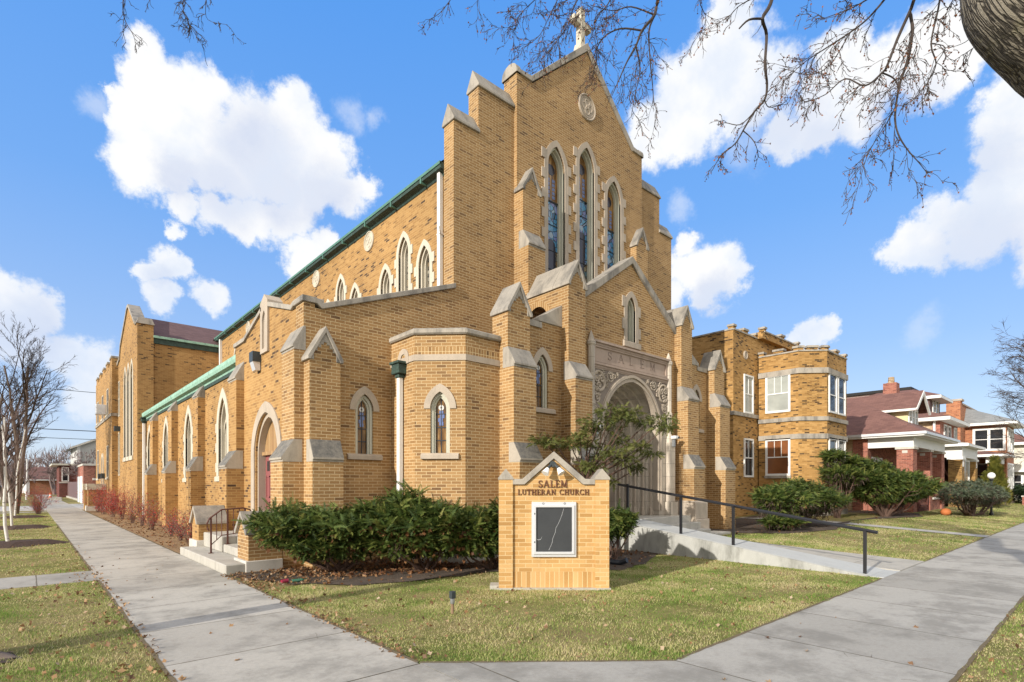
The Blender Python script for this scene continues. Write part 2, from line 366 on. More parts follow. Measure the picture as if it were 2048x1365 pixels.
plain('white_paint', (0.78, 0.78, 0.77), 0.5, 0.05, wear=(0.5, 0.5, 0.48), wear_amt=0.2)
plain('cream_paint', (0.66, 0.60, 0.42), 0.6, 0.06)
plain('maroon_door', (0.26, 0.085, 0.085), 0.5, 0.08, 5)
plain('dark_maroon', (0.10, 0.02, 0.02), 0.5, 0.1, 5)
plain('black_iron', (0.012, 0.013, 0.017), 0.35, 0.2, 20, spec=0.5, wear=(0.12, 0.05, 0.025), wear_amt=0.15)
plain('rusty_iron', (0.095, 0.035, 0.025), 0.6, 0.35, 30)
plain('dark_metal', (0.04, 0.05, 0.055), 0.45, 0.2, 20)
plain('grey_metal', (0.32, 0.33, 0.34), 0.4, 0.1, 20, metal=0.6)
plain('aluminium', (0.66, 0.67, 0.70), 0.35, 0.06, 6, metal=0.35)
plain('bronze_letter', (0.13, 0.05, 0.03), 0.5, 0.2, 40)
plain('carved_letter', (0.20, 0.15, 0.125), 0.8, 0.2, 30)
plain('lead', (0.03, 0.035, 0.045), 0.6, 0.2, 30)
plain('blue_glass_tile', (0.12, 0.17, 0.36), 0.2, 0.35, 25, spec=0.6)
plain('white_glass_tile', (0.62, 0.62, 0.6), 0.25, 0.25, 60)
plain('navy_glass', (0.012, 0.013, 0.03), 0.15, 0.3, 12, spec=0.6)
plain('pale_glass', (0.25, 0.33, 0.42), 0.15, 0.3, 12, spec=0.6)
plain('brown_fence', (0.14, 0.085, 0.085), 0.8, 0.25, 3)
plain('red_paint', (0.45, 0.02, 0.025), 0.45, 0.1)
plain('orange_plastic', (0.75, 0.13, 0.03), 0.5, 0.1)
plain('blue_paint', (0.03, 0.12, 0.42), 0.25, 0.1, spec=0.6)
plain('rubber', (0.02, 0.02, 0.02), 0.8, 0.1)
plain('black_plastic', (0.02, 0.024, 0.034), 0.5, 0.2)
plain('opal_globe', (0.8, 0.8, 0.78), 0.3, 0.02)
plain('green_glass', (0.05, 0.16, 0.1), 0.25, 0.2)
plain('can_red', (0.28, 0.02, 0.05), 0.35, 0.2, 40)
plain('terracotta', (0.5, 0.16, 0.05), 0.7, 0.2)
plain('bark_grey', (0.16, 0.125, 0.105), 0.9, 0.35, 14, bs=0.4)
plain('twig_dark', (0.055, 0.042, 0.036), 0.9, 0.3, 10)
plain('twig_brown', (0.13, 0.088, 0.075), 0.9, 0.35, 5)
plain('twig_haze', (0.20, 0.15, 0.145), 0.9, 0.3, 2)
plain('barberry_twig', (0.2, 0.125, 0.11), 0.9, 0.4, 10)
plain('yew_wood', (0.10, 0.06, 0.045), 0.9, 0.4, 20, bs=0.3)
plain('tree_bud', (0.22, 0.09, 0.045), 0.8, 0.3, 40)
plain('copper_post', (0.3, 0.2, 0.13), 0.5, 0.3, 30, metal=0.4)
plain('steel_white', (0.6, 0.6, 0.6), 0.5, 0.1)

def wood_planks(name, a, b_, pw=0.1, axis='y'):
    m, nt, b = new_mat(name); P = pos(nt); s = N(nt, 'ShaderNodeSeparateXYZ', {0: P})
    u = s.outputs[1] if axis == 'y' else s.outputs[0]
    k = M(nt, 'DIVIDE', u, pw); fl = M(nt, 'FLOOR', k); fr = M(nt, 'FRACT', k)
    wn = N(nt, 'ShaderNodeTexWhiteNoise', {'W': fl}, noise_dimensions='1D').outputs[0]
    gr = noise(nt, N(nt, 'ShaderNodeVectorMath', {0: P, 1: (40, 40, 2.5)}, operation='MULTIPLY').outputs[0], 1.0, 5, 0.65)
    c = mix(nt, M(nt, 'ADD', M(nt, 'MULTIPLY', wn, 0.35), M(nt, 'MULTIPLY', gr, 0.65)), a, b_)
    g = M(nt, 'LESS_THAN', fr, 0.07); c = mix(nt, M(nt, 'MULTIPLY', g, 0.6), c, (0.05, 0.025, 0.01))
    put(nt, b, 'Base Color', c); put(nt, b, 'Roughness', 0.6); return m
wood_planks('oak_planks', (0.22, 0.11, 0.04), (0.50, 0.33, 0.16), 0.13)
wood_planks('fence_planks', (0.09, 0.05, 0.05), (0.18, 0.11, 0.11), 0.22)

def siding(name, a, row=0.14):
    m, nt, b = new_mat(name); P = pos(nt); z = N(nt, 'ShaderNodeSeparateXYZ', {0: P}).outputs[2]
    fr = M(nt, 'FRACT', M(nt, 'DIVIDE', z, row)); n1 = noise(nt, P, 1.2, 4)
    c = mix(nt, n1, tuple(x * 0.9 for x in a), a)
    c = mix(nt, M(nt, 'MULTIPLY', M(nt, 'LESS_THAN', fr, 0.1), 0.45), c, tuple(x * 0.35 for x in a))
    put(nt, b, 'Base Color', c); put(nt, b, 'Roughness', 0.6); bump(nt, b, fr, 0.4, 0.02); return m
siding('grey_siding', (0.56, 0.56, 0.54)); siding('beige_siding', (0.62, 0.60, 0.52)); siding('yellow_siding', (0.72, 0.62, 0.36), 0.11); siding('pink_siding', (0.55, 0.42, 0.38))

def shingle(name, a, b_):
    m, nt, b = new_mat(name); P = pos(nt); s = N(nt, 'ShaderNodeSeparateXYZ', {0: P})
    g = N(nt, 'ShaderNodeSeparateXYZ', {0: N(nt, 'ShaderNodeNewGeometry').outputs['True Normal']})
    ax = M(nt, 'GREATER_THAN', M(nt, 'ABSOLUTE', g.outputs[0]), M(nt, 'ABSOLUTE', g.outputs[1]))
    u = N(nt, 'ShaderNodeMix', {0: ax, 2: s.outputs[0], 3: s.outputs[1]}).outputs[0]
    uv = N(nt, 'ShaderNodeCombineXYZ', {0: u, 1: M(nt, 'MULTIPLY', s.outputs[2], 1.8), 2: 0.0}).outputs[0]
    br = N(nt, 'ShaderNodeTexBrick', {'Vector': uv, 'Color1': (0, 0, 0, 1), 'Color2': (1, 1, 1, 1), 'Mortar': (0, 0, 0, 1), 'Scale': 1.0, 'Mortar Size': 0.012, 'Brick Width': 0.3, 'Row Height': 0.145})
    f = M(nt, 'ADD', M(nt, 'MULTIPLY', N(nt, 'ShaderNodeSeparateColor', {0: br.outputs[0]}).outputs[0], 0.5), M(nt, 'MULTIPLY', noise(nt, P, 0.8, 6, 0.6), 0.6))
    c = mix(nt, f, a, b_)
    c = mix(nt, 0.35, c, mix(nt, noise(nt, P, 70, 2), (0.4, 0.4, 0.4), (1.4, 1.4, 1.4)), 'MULTIPLY')
    put(nt, b, 'Base Color', c); put(nt, b, 'Roughness', 0.9); bump(nt, b, br.outputs['Fac'], -0.4, 0.02); return m
shingle('red_shingle', (0.105, 0.048, 0.04), (0.23, 0.115, 0.092)); shingle('church_shingle', (0.085, 0.045, 0.045), (0.17, 0.10, 0.10)); shingle('grey_shingle', (0.14, 0.15, 0.16), (0.26, 0.27, 0.28))

def window_glass(name, col, rough=0.06):
    m, nt, b = new_mat(name); P = pos(nt)
    c = mix(nt, noise(nt, P, 1.4, 3), tuple(x * 0.5 for x in col), tuple(x * 1.5 for x in col))
    put(nt, b, 'Base Color', c); put(nt, b, 'Roughness', rough); put(nt, b, 'Specular IOR Level', 0.9); return m
window_glass('dark_glass', (0.025, 0.028, 0.032)); window_glass('blind_glass', (0.34, 0.36, 0.34), 0.15); window_glass('brown_glass', (0.2, 0.075, 0.03), 0.2); window_glass('blue_pane', (0.02, 0.08, 0.2), 0.2)

def amber_glass():
    m, nt, b = new_mat('amber_glass'); P = pos(nt)
    st = N(nt, 'ShaderNodeVectorMath', {0: P, 1: (14, 14, 2.2)}, operation='MULTIPLY').outputs[0]
    n = noise(nt, st, 1.0, 6, 0.65)
    c = ramp(nt, n, [(0.25, (0.05, 0.025, 0.01)), (0.48, (0.15, 0.075, 0.022)), (0.62, (0.32, 0.18, 0.06)), (0.8, (0.42, 0.33, 0.18))])
    put(nt, b, 'Base Color', c); put(nt, b, 'Roughness', 0.22); put(nt, b, 'Specular IOR Level', 0.5); bump(nt, b, n, 0.2, 0.01)
def leaded(name, stops, scale, lead=0.05):
    m, nt, b = new_mat(name); P = pos(nt)
    sc = N(nt, 'ShaderNodeVectorMath', {0: P, 1: (1.0, 1.0, 0.75)}, operation='MULTIPLY').outputs[0]
    v = N(nt, 'ShaderNodeTexVoronoi', {'Vector': sc, 'Scale': scale}, feature='F1')
    e = N(nt, 'ShaderNodeTexVoronoi', {'Vector': sc, 'Scale': scale}, feature='DISTANCE_TO_EDGE').outputs[0]
    r = N(nt, 'ShaderNodeSeparateColor', {0: v.outputs['Color']}).outputs[0]
    c = ramp(nt, M(nt, 'ADD', M(nt, 'MULTIPLY', r, 0.7), M(nt, 'MULTIPLY', noise(nt, P, 3.0, 4), 0.3)), stops)
    c = mix(nt, M(nt, 'LESS_THAN', e, lead), c, (0.012, 0.014, 0.018))
    put(nt, b, 'Base Color', c); put(nt, b, 'Roughness', 0.18); put(nt, b, 'Specular IOR Level', 0.6)
amber_glass()
leaded('blue_leaded', [(0.1, (0.02, 0.09, 0.19)), (0.35, (0.05, 0.2, 0.4)), (0.55, (0.1, 0.3, 0.5)), (0.7, (0.16, 0.18, 0.42)), (0.85, (0.28, 0.42, 0.52)), (1.0, (0.33, 0.24, 0.4))], 7.0)
leaded('ornament_leaded', [(0.1, (0.03, 0.08, 0.12)), (0.4, (0.12, 0.2, 0.22)), (0.6, (0.2, 0.12, 0.05)), (0.8, (0.3, 0.3, 0.22)), (1.0, (0.12, 0.03, 0.02))], 9.0, 0.07)
leaded('pale_leaded', [(0.1, (0.2, 0.2, 0.17)), (0.45, (0.42, 0.40, 0.33)), (0.7, (0.3, 0.22, 0.12)), (1.0, (0.5, 0.49, 0.43))], 9.0, 0.05)

def sidewalk_mat(name, a, b_, axis_joints, off=0.0, sp=1.48):
    m, nt, b = new_mat(name); P = pos(nt); s = N(nt, 'ShaderNodeSeparateXYZ', {0: P})
    n1 = noise(nt, P, 0.6, 6, 0.6); n2 = noise(nt, P, 140, 3, 0.8); n3 = noise(nt, P, 4.0, 6, 0.7)
    co = s.outputs[1] if axis_joints == 'y' else s.outputs[0]
    k = M(nt, 'DIVIDE', M(nt, 'SUBTRACT', co, off), sp)
    k = M(nt, 'ADD', k, M(nt, 'MULTIPLY_ADD', noise(nt, P, 2.0, 3), 0.008, -0.004))
    slab = N(nt, 'ShaderNodeTexWhiteNoise', {'W': M(nt, 'FLOOR', k)}, noise_dimensions='1D').outputs[0]
    c = mix(nt, M(nt, 'ADD', M(nt, 'MULTIPLY', n1, 0.5), M(nt, 'MULTIPLY', slab, 0.5)), a, b_)
    c = mix(nt, 0.7, c, mix(nt, n2, (0.35, 0.35, 0.35), (1.65, 1.65, 1.65)), 'MULTIPLY')
    c = mix(nt, 0.6, c, mix(nt, noise(nt, P, 22.0, 5, 0.75), (0.6, 0.6, 0.6), (1.4, 1.4, 1.4)), 'MULTIPLY')
    stn = N(nt, 'ShaderNodeMapRange', {0: noise(nt, P, 1.1, 7, 0.7), 1: 0.44, 2: 0.64, 4: 0.6}, interpolation_type='SMOOTHSTEP').outputs[0]
    c = mix(nt, stn, c, (0.19, 0.18, 0.16))
    sp2 = N(nt, 'ShaderNodeMapRange', {0: n3, 1: 0.56, 2: 0.74, 4: 0.5}).outputs[0]
    c = mix(nt, sp2, c, (0.22, 0.19, 0.16))
    cr = N(nt, 'ShaderNodeTexVoronoi', {'Vector': mix(nt, 0.25, P, N(nt, 'ShaderNodeTexNoise', {'Vector': P, 'Scale': 1.6, 'Detail': 5.0}).outputs['Color'], 'ADD'), 'Scale': 0.3}, feature='DISTANCE_TO_EDGE').outputs[0]
    crm = M(nt, 'MULTIPLY', M(nt, 'LESS_THAN', cr, 0.0014), M(nt, 'GREATER_THAN', n1, 0.58))
    fr = M(nt, 'ABSOLUTE', M(nt, 'SUBTRACT', M(nt, 'FRACT', M(nt, 'ADD', k, 0.5)), 0.5))
    j = M(nt, 'LESS_THAN', fr, M(nt, 'MULTIPLY_ADD', n3, 0.012, 0.0005))
    j = M(nt, 'MAXIMUM', j, M(nt, 'MULTIPLY', crm, 0.5))
    c = mix(nt, M(nt, 'MULTIPLY', j, 0.75), c, (0.09, 0.075, 0.05))
    put(nt, b, 'Base Color', c); put(nt, b, 'Roughness', 0.9); put(nt, b, 'Specular IOR Level', 0.2)
    bump(nt, b, M(nt, 'ADD', M(nt, 'MULTIPLY', n2, 0.3), M(nt, 'MULTIPLY', j, -1.0)), 0.35, 0.006)
sidewalk_mat('side_walk_slab', (0.35, 0.325, 0.285), (0.50, 0.47, 0.415), 'y', 4.31)
sidewalk_mat('front_walk_slab', (0.31, 0.295, 0.265), (0.46, 0.44, 0.40), 'x', 4.55)
sidewalk_mat('drive_slab', (0.46, 0.44, 0.41), (0.56, 0.545, 0.51), 'x', 0.3, 3.0)
plain('asphalt', (0.06, 0.06, 0.062), 0.9, 0.25, 3.0)

def ground_mat():
    m, nt, b = new_mat('lawn'); P = pos(nt)
    n1 = noise(nt, P, 0.8, 6, 0.62); n2 = noise(nt, P, 5.0, 6, 0.7); n3 = noise(nt, P, 60, 4, 0.8)
    f = M(nt, 'ADD', M(nt, 'MULTIPLY', n1, 0.6), M(nt, 'MULTIPLY', n2, 0.4))
    c = ramp(nt, f, [(0.3, (0.10, 0.135, 0.035)), (0.44, (0.21, 0.205, 0.075)), (0.54, (0.32, 0.265, 0.13)), (0.7, (0.2, 0.145, 0.09))])
    c = mix(nt, 0.85, c, mix(nt, n3, (0.1, 0.1, 0.08), (1.75, 1.75, 1.65)), 'MULTIPLY')
    c = mix(nt, 0.5, c, mix(nt, noise(nt, P, 220, 3, 0.8), (0.3, 0.3, 0.25), (1.6, 1.6, 1.5)), 'MULTIPLY')
    put(nt, b, 'Base Color', c); put(nt, b, 'Roughness', 1.0); put(nt, b, 'Specular IOR Level', 0.1); bump(nt, b, n3, 0.8, 0.03)
    m, nt, b = new_mat('soil'); P = pos(nt)
    n1 = noise(nt, P, 2.0, 6, 0.65); n3 = noise(nt, P, 40, 5, 0.8)
    c = ramp(nt, M(nt, 'ADD', M(nt, 'MULTIPLY', n1, 0.5), M(nt, 'MULTIPLY', n3, 0.5)), [(0.3, (0.03, 0.022, 0.018)), (0.5, (0.095, 0.07, 0.053)), (0.7, (0.17, 0.115, 0.075))])
    put(nt, b, 'Base Color', c); put(nt, b, 'Roughness', 1.0); bump(nt, b, n3, 1.0, 0.04)
    m, nt, b = new_mat('dry_mulch'); P = pos(nt)
    n1 = noise(nt, P, 1.5, 6, 0.65); n3 = noise(nt, P, 35, 5, 0.8)
    c = ramp(nt, M(nt, 'ADD', M(nt, 'MULTIPLY', n1, 0.4), M(nt, 'MULTIPLY', n3, 0.6)), [(0.3, (0.10, 0.06, 0.03)), (0.5, (0.30, 0.19, 0.095)), (0.7, (0.42, 0.29, 0.15))])
    put(nt, b, 'Base Color', c); put(nt, b, 'Roughness', 1.0); bump(nt, b, n3, 1.0, 0.04)
    m, nt, b = new_mat('dark_mulch'); P = pos(nt); n3 = noise(nt, P, 30, 5, 0.8)
    put(nt, b, 'Base Color', ramp(nt, n3, [(0.3, (0.02, 0.012, 0.01)), (0.7, (0.13, 0.075, 0.05))])); put(nt, b, 'Roughness', 1.0); bump(nt, b, n3, 1.0, 0.05)
ground_mat()
plain('thatch', (0.15, 0.115, 0.065), 1.0, 0.5, 25.0)
stone_mat('recess_stone', (0.20, 0.165, 0.14), (0.28, 0.235, 0.20), (0.12, 0.10, 0.085), 0.5)

def leaf_mat(name, stops, trans=0.25, nscale=0.9, nw=0.45, rough=0.6):
    m, nt, b = new_mat(name); g = N(nt, 'ShaderNodeNewGeometry')
    f = M(nt, 'ADD', M(nt, 'MULTIPLY', g.outputs['Random Per Island'], 1 - nw), M(nt, 'MULTIPLY', noise(nt, g.outputs['Position'], nscale, 4, 0.6), nw))
    c = ramp(nt, f, stops); put(nt, b, 'Base Color', c); put(nt, b, 'Roughness', rough); put(nt, b, 'Specular IOR Level', 0.3)
    if trans:
        t = N(nt, 'ShaderNodeBsdfTranslucent', {0: c}); ms = N(nt, 'ShaderNodeMixShader', {0: trans, 1: b.outputs[0], 2: t.outputs[0]})
        nt.links.new(ms.outputs[0], [n for n in nt.nodes if n.type == 'OUTPUT_MATERIAL'][0].inputs[0])
leaf_mat('grass_blade', [(0.32, (0.11, 0.23, 0.03)), (0.44, (0.24, 0.34, 0.07)), (0.51, (0.44, 0.46, 0.16)), (0.57, (0.63, 0.58, 0.28)), (0.66, (0.70, 0.59, 0.36)), (0.8, (0.5, 0.37, 0.23))], 0.42, 0.9, 0.75)
leaf_mat('yew_leaf', [(0.15, (0.024, 0.045, 0.010)), (0.42, (0.055, 0.09, 0.018)), (0.62, (0.105, 0.145, 0.03)), (0.78, (0.19, 0.205, 0.05)), (0.9, (0.26, 0.2, 0.07))], 0.2, 2.6, 0.4)
leaf_mat('yew_olive', [(0.1, (0.04, 0.055, 0.014)), (0.45, (0.10, 0.12, 0.028)), (0.8, (0.18, 0.18, 0.05)), (1.0, (0.28, 0.22, 0.09))], 0.25, 2.0)
leaf_mat('juniper_leaf', [(0.1, (0.03, 0.045, 0.025)), (0.5, (0.085, 0.11, 0.065)), (0.8, (0.14, 0.15, 0.1)), (1.0, (0.2, 0.16, 0.12))], 0.1, 2.0)
leaf_mat('juniper_inner', [(0.1, (0.05, 0.035, 0.028)), (0.6, (0.12, 0.085, 0.07)), (1.0, (0.18, 0.13, 0.1))], 0.1, 2.0)
leaf_mat('arborvitae_leaf', [(0.1, (0.05, 0.06, 0.012)), (0.5, (0.12, 0.125, 0.02)), (1.0, (0.22, 0.19, 0.04))], 0.15, 2.0)
leaf_mat('berry_red', [(0.0, (0.2, 0.02, 0.03)), (0.5, (0.45, 0.04, 0.05)), (0.8, (0.5, 0.13, 0.05)), (1.0, (0.25, 0.10, 0.08))], 0.2, 1.2)
leaf_mat('rust_leaf', [(0.0, (0.07, 0.03, 0.018)), (0.4, (0.17, 0.075, 0.032)), (0.75, (0.30, 0.15, 0.065)), (1.0, (0.36, 0.25, 0.15))], 0.2, 2.0, 0.2)
leaf_mat('litter_leaf', [(0.0, (0.10, 0.055, 0.035)), (0.35, (0.22, 0.12, 0.055)), (0.7, (0.36, 0.22, 0.11)), (1.0, (0.5, 0.42, 0.32))], 0.15, 2.0, 0.2)
leaf_mat('hedge_leaf', [(0.1, (0.012, 0.03, 0.012)), (1.0, (0.06, 0.1, 0.03))], 0.1, 2.0)

def bark_big():
    m, nt, b = new_mat('furrowed_bark'); tc = N(nt, 'ShaderNodeTexCoord').outputs['UV']
    P = pos(nt)
    sc = N(nt, 'ShaderNodeVectorMath', {0: tc, 1: (1.0, 0.2, 1.0)}, operation='MULTIPLY').outputs[0]
    wob = N(nt, 'ShaderNodeTexNoise', {'Vector': tc, 'Scale': 6.0, 'Detail': 4.0}).outputs['Color']
    sc = mix(nt, 0.05, sc, wob, 'ADD')
    v = N(nt, 'ShaderNodeTexVoronoi', {'Vector': sc, 'Scale': 34.0}, feature='DISTANCE_TO_EDGE').outputs[0]
    n2 = noise(nt, P, 50, 5, 0.75)
    v2 = N(nt, 'ShaderNodeTexVoronoi', {'Vector': mix(nt, 0.08, N(nt, 'ShaderNodeVectorMath', {0: tc, 1: (1.0, 0.42, 1.0)}, operation='MULTIPLY').outputs[0], wob, 'ADD'), 'Scale': 13.0}, feature='DISTANCE_TO_EDGE').outputs[0]
    v = M(nt, 'MINIMUM', v, M(nt, 'MULTIPLY_ADD', v2, 3.0, 0.04))
    h = M(nt, 'ADD', N(nt, 'ShaderNodeMapRange', {0: v, 1: 0.0, 2: 0.2}, interpolation_type='SMOOTHSTEP').outputs[0], M(nt, 'MULTIPLY_ADD', n2, 0.9, -0.3))
    c = ramp(nt, h, [(0.1, (0.03, 0.025, 0.019)), (0.45, (0.12, 0.102, 0.08)), (0.8, (0.215, 0.19, 0.15)), (1.0, (0.32, 0.285, 0.225))])
    moss = N(nt, 'ShaderNodeMapRange', {0: noise(nt, P, 5.0, 5, 0.7), 1: 0.55, 2: 0.7, 4: 0.45}).outputs[0]
    c = mix(nt, moss, c, (0.16, 0.15, 0.06))
    put(nt, b, 'Base Color', c); put(nt, b, 'Roughness', 0.95); bump(nt, b, h, 1.0, 0.03)
    m, nt, b = new_mat('birch_bark'); P = pos(nt)
    st = N(nt, 'ShaderNodeVectorMath', {0: P, 1: (5, 5, 26)}, operation='MULTIPLY').outputs[0]
    k = N(nt, 'ShaderNodeMapRange', {0: noise(nt, st, 1.0, 4, 0.6), 1: 0.6, 2: 0.68}).outputs[0]
    put(nt, b, 'Base Color', mix(nt, k, (0.62, 0.60, 0.57), (0.05, 0.045, 0.04))); put(nt, b, 'Roughness', 0.7)
bark_big()
def board_mat():                       # grey letter board behind scratched acrylic
    m, nt, b = new_mat('letter_board'); P = pos(nt)
    n1 = noise(nt, P, 3.0, 5, 0.6)
    c = mix(nt, n1, (0.03, 0.033, 0.038), (0.06, 0.065, 0.072))
    fr = M(nt, 'FRACT', M(nt, 'MULTIPLY', N(nt, 'ShaderNodeSeparateXYZ', {0: P}).outputs[2], 60.0))
    c = mix(nt, M(nt, 'MULTIPLY', M(nt, 'LESS_THAN', fr, 0.25), 0.3), c, (0.01, 0.011, 0.013))
    put(nt, b, 'Base Color', c); put(nt, b, 'Roughness', 0.3); put(nt, b, 'Coat Weight', 0.35); put(nt, b, 'Coat Roughness', 0.08)
board_mat()
mt = MATS
# ------------------------------------------------------------------ the church
YW, YG, YB = 11.0, 10.888, 11.42          # aisle front, projecting gable front, back of the front wall
AX = 12.806                               # axis of the front
YS, YA = 9.24, 8.57                       # porch wall plane, buttress fronts
XV, XA, XN, XT, XR = 4.167, 4.54, 8.0, 4.15, 3.85   # vestibule, aisle, nave, transept and rear block, left faces
church = thing('church', 'large yellow brick gothic church with stepped gable, stone coped buttresses and pointed stained glass windows', 'church', (AX, 20, 0))
FS = front(YS); FW = front(YW); FG = front(YG)

def buttress(fr, u0, u1, stages, w_end, wb=-0.05, gable=None, mat='face_brick', z0=-0.3, name='buttress', side=0.004):
    b = MB(); z = z0; caps = []
    n = len(stages)
    for i, (w, lip, top) in enumerate(stages):
        b.fbox(fr, u0, u1, z, lip - 0.09, wb, w); z = lip - 0.09
        wn = stages[i + 1][0] if i + 1 < n else w_end
        c = MB(); e = 0.035
        c.prism(fr, [(max(wb, wn - 0.17), top), (wn, top), (w + e, lip), (w + e, lip - 0.045), (w + 0.006, lip - 0.045), (w + 0.006, lip - 0.09), (max(wb, wn - 0.17), lip - 0.09)], u0 - side, u1 + side)
        caps.append(c)
    if gable:
        w, ze, za = gable; uc = (u0 + u1) / 2
        b.plate(fr, [(u0, z), (u1, z), (u1, ze), (uc, za - 0.1), (u0, ze)], (), wb, w)
        c = MB(); o = 0.05
        ov = [(u0 - o, ze - 0.06), (uc, za), (u1 + o, ze - 0.06), (u1 + o, ze - 0.13), (u1 - 0.002, ze - 0.13), (uc + 0.0, za - 0.13), (u0 + 0.002, ze - 0.13), (u0 - o, ze - 0.13)]
        c.plate(fr, ov, (), wb - 0.03, w + 0.05)
        hw = (u1 - u0) / 2; zc = lambda t: ze + (za - 0.1 - ze) * t     # stone apex panel, its foot stepped into the brick
        c.plate(fr, [(uc - hw * 0.28, zc(0.42)), (uc - hw * 0.1, zc(0.42)), (uc - hw * 0.1, zc(0.52)), (uc + hw * 0.1, zc(0.52)), (uc + hw * 0.1, zc(0.42)), (uc + hw * 0.28, zc(0.42)), (uc + hw * 0.28, zc(0.28)), (uc + hw * 0.70, zc(0.28)), (uc, zc(0.98)), (uc - hw * 0.70, zc(0.28)), (uc - hw * 0.28, zc(0.28))], (), w - 0.1, w + 0.015)
        s = 0.16                            # stepped stone springers under the gable
        c.plate(fr, [(u0 - 0.003, ze - 0.12), (u0 + s * 0.55, ze - 0.12), (u0 + s * 0.55, ze + 0.06), (u0 + s, ze + 0.06), (u0 + s, ze + 0.18), (uc - 0.06, za - 0.28), (uc, za - 0.09), (u0 - 0.003, ze - 0.06)], (), w - 0.1, w + 0.012)
        c.plate(fr, [(u1 + 0.003, ze - 0.12), (u1 + 0.003, ze - 0.06), (uc, za - 0.09), (uc + 0.06, za - 0.28), (u1 - s, ze + 0.18), (u1 - s, ze + 0.06), (u1 - s * 0.55, ze + 0.06), (u1 - s * 0.55, ze - 0.12)], (), w - 0.1, w + 0.012)
        caps.append(c)
    elif z < stages[-1][2]:
        b.fbox(fr, u0, u1, z, stages[-1][2] - 0.02, wb, max(w_end, wb + 0.01) if w_end > wb else wb + 0.01)
    bo = b.build(name, mt[mat], church)
    for i, c in enumerate(caps): c.build('cap_stone', mt['dark_cap' if i == 0 and z0 < 0 else 'cap_stone'], bo, bevel=0.008)
    return bo

def lancet_window(fr, cx, zb, zs, rise, hi, band=0.16, depth=0.26, hood=None, glass='amber_glass', stone='limestone', frame='jamb_paint', quoin=0, sill=0.15, jw=0.055, par=None, qh=0.22, wf=0.025, sillw=0.06, sproj=0.07, split=None):
    w = MB(); ro = rise + band * 1.25
    zz = hood if hood is not None else zb
    w.plate(fr, arch_band(cx, zz, hi + band, hi, zs, ro, rise), (), -0.12, wf)
    if quoin:
        k = 0; z = zb + 0.12
        while z < zs + rise * 0.35:
            for s in (-1, 1):
                u = cx + s * (hi + band); w.fbox(fr, min(u - s * 0.05, u + s * quoin), max(u - s * 0.05, u + s * quoin), z + (0.0 if s > 0 else qh * 0.6), z + qh + (0.0 if s > 0 else qh * 0.6), -0.1, wf + 0.004)
            z += qh * 2.1
    wo = w.build('window', mt[stone], par or church)
    j = MB(); j.plate(fr, arch_band(cx, zb, hi + 0.01, hi - jw, zs, rise + 0.015, rise - jw * 1.3), (), -depth - 0.02, -0.05)
    j.plate(fr, arch_band(cx, zb, hi - jw + 0.005, hi - jw * 1.7, zs, rise - jw * 1.3, rise - jw * 2.1), (), -depth - 0.02, -depth * 0.62)
    j.build('frame', mt[frame], wo)
    g = MB(); g.plate(fr, lancet(cx, zb - 0.02, hi + 0.005, zs, rise), (), -depth - 0.03, -depth)
    go = g.build('glass', mt[glass], wo)
    if sill:
        s = MB(); s.prism(fr, [(-0.2, zb), (0.0, zb - 0.0), (sproj, zb - 0.035), (sproj, zb - sill), (-0.2, zb - sill)], cx - hi - band - sillw, cx + hi + band + sillw)
        s.build('sill', mt[stone], wo, bevel=0.006)
    return wo, go
def leading(fr, wo, cx, zb, zt, hi, w, us, zs_, r=0.008):
    m = MB()
    for u in us: m.fbox(fr, cx + u - r, cx + u + r, zb, zt, w, w + 0.012)
    for z in zs_: m.fbox(fr, cx - hi, cx + hi, z - r * 1.1, z + r * 1.1, w, w + 0.014)
    return m.build('leading', mt['lead'], wo)

# --- front wall of aisles and nave (one plane), with its shoulders
w1 = dict(cx=5.498, zb=2.337, zs=3.286, rise=0.36, hi=0.21)
half_front = [(XV, -0.3), (9.95, -0.3), (9.95, 12.03), (8.67, 12.03), (8.67, 10.82), (7.89, 10.82), (7.89, 6.55), (4.53, 5.30), (4.40, 5.30), (4.40, 5.40), (XV, 5.40)]
m = MB(); m.plate(FW, half_front, [lancet(5.498, 2.337, 0.21, 3.286, 0.36)], -0.42, 0.0)
m.build('front_wall', mt['face_brick'], church)
m = MB(); m.plate(FW, [(2 * AX - a, b) for a, b in half_front], (), -0.42, 0.0)
m.build('front_wall', mt['face_brick'], church)
def amber_window(fr, cx, zb, zs, rise, hi, hood, par=None):
    wo, go = lancet_window(fr, cx, zb, zs, rise, hi, band=0.138, hood=hood, sill=0.13, depth=0.15, par=par)
    d = -0.148
    leading(fr, wo, cx, zb, zs + rise * 0.75, hi * 0.68, d, (0.0, -hi * 0.55, hi * 0.55), (zb + 0.28, zb + 0.56, zb + 0.85))
    t = MB()
    for k, (du, dz, s) in enumerate([(0, 0.60, 0.045), (-0.018, 0.68, 0.05), (0.018, 0.76, 0.05), (0, 0.84, 0.045)]):
        t.fbox(fr, cx + du - s, cx + du + s, zb + dz, zb + dz + 0.08, d, d + 0.008)
    t.build('blue_emblem', mt['blue_glass_tile'], wo)
    t = MB(); c = fr.p(cx, zb + 0.985, d + 0.012)
    t.plate(fr, arc_pts(cx, zb + 0.985, 0.062, R(22.5), R(22.5 + 315), 7), [arc_pts(cx, zb + 0.985, 0.026, R(0), R(270), 3)], d, d + 0.009)
    t.build('white_emblem', mt['white_glass_tile'], wo)
    e = MB()
    for k in range(9):
        z = zb + 0.1 + k * 0.1
        for s in (-1, 1): e.fbox(fr, cx + s * hi * 0.63 - 0.014, cx + s * hi * 0.63 + 0.014, z, z + 0.085, d, d + 0.006)
    e.build('border_glass', mt['pale_glass'], wo)
    return wo
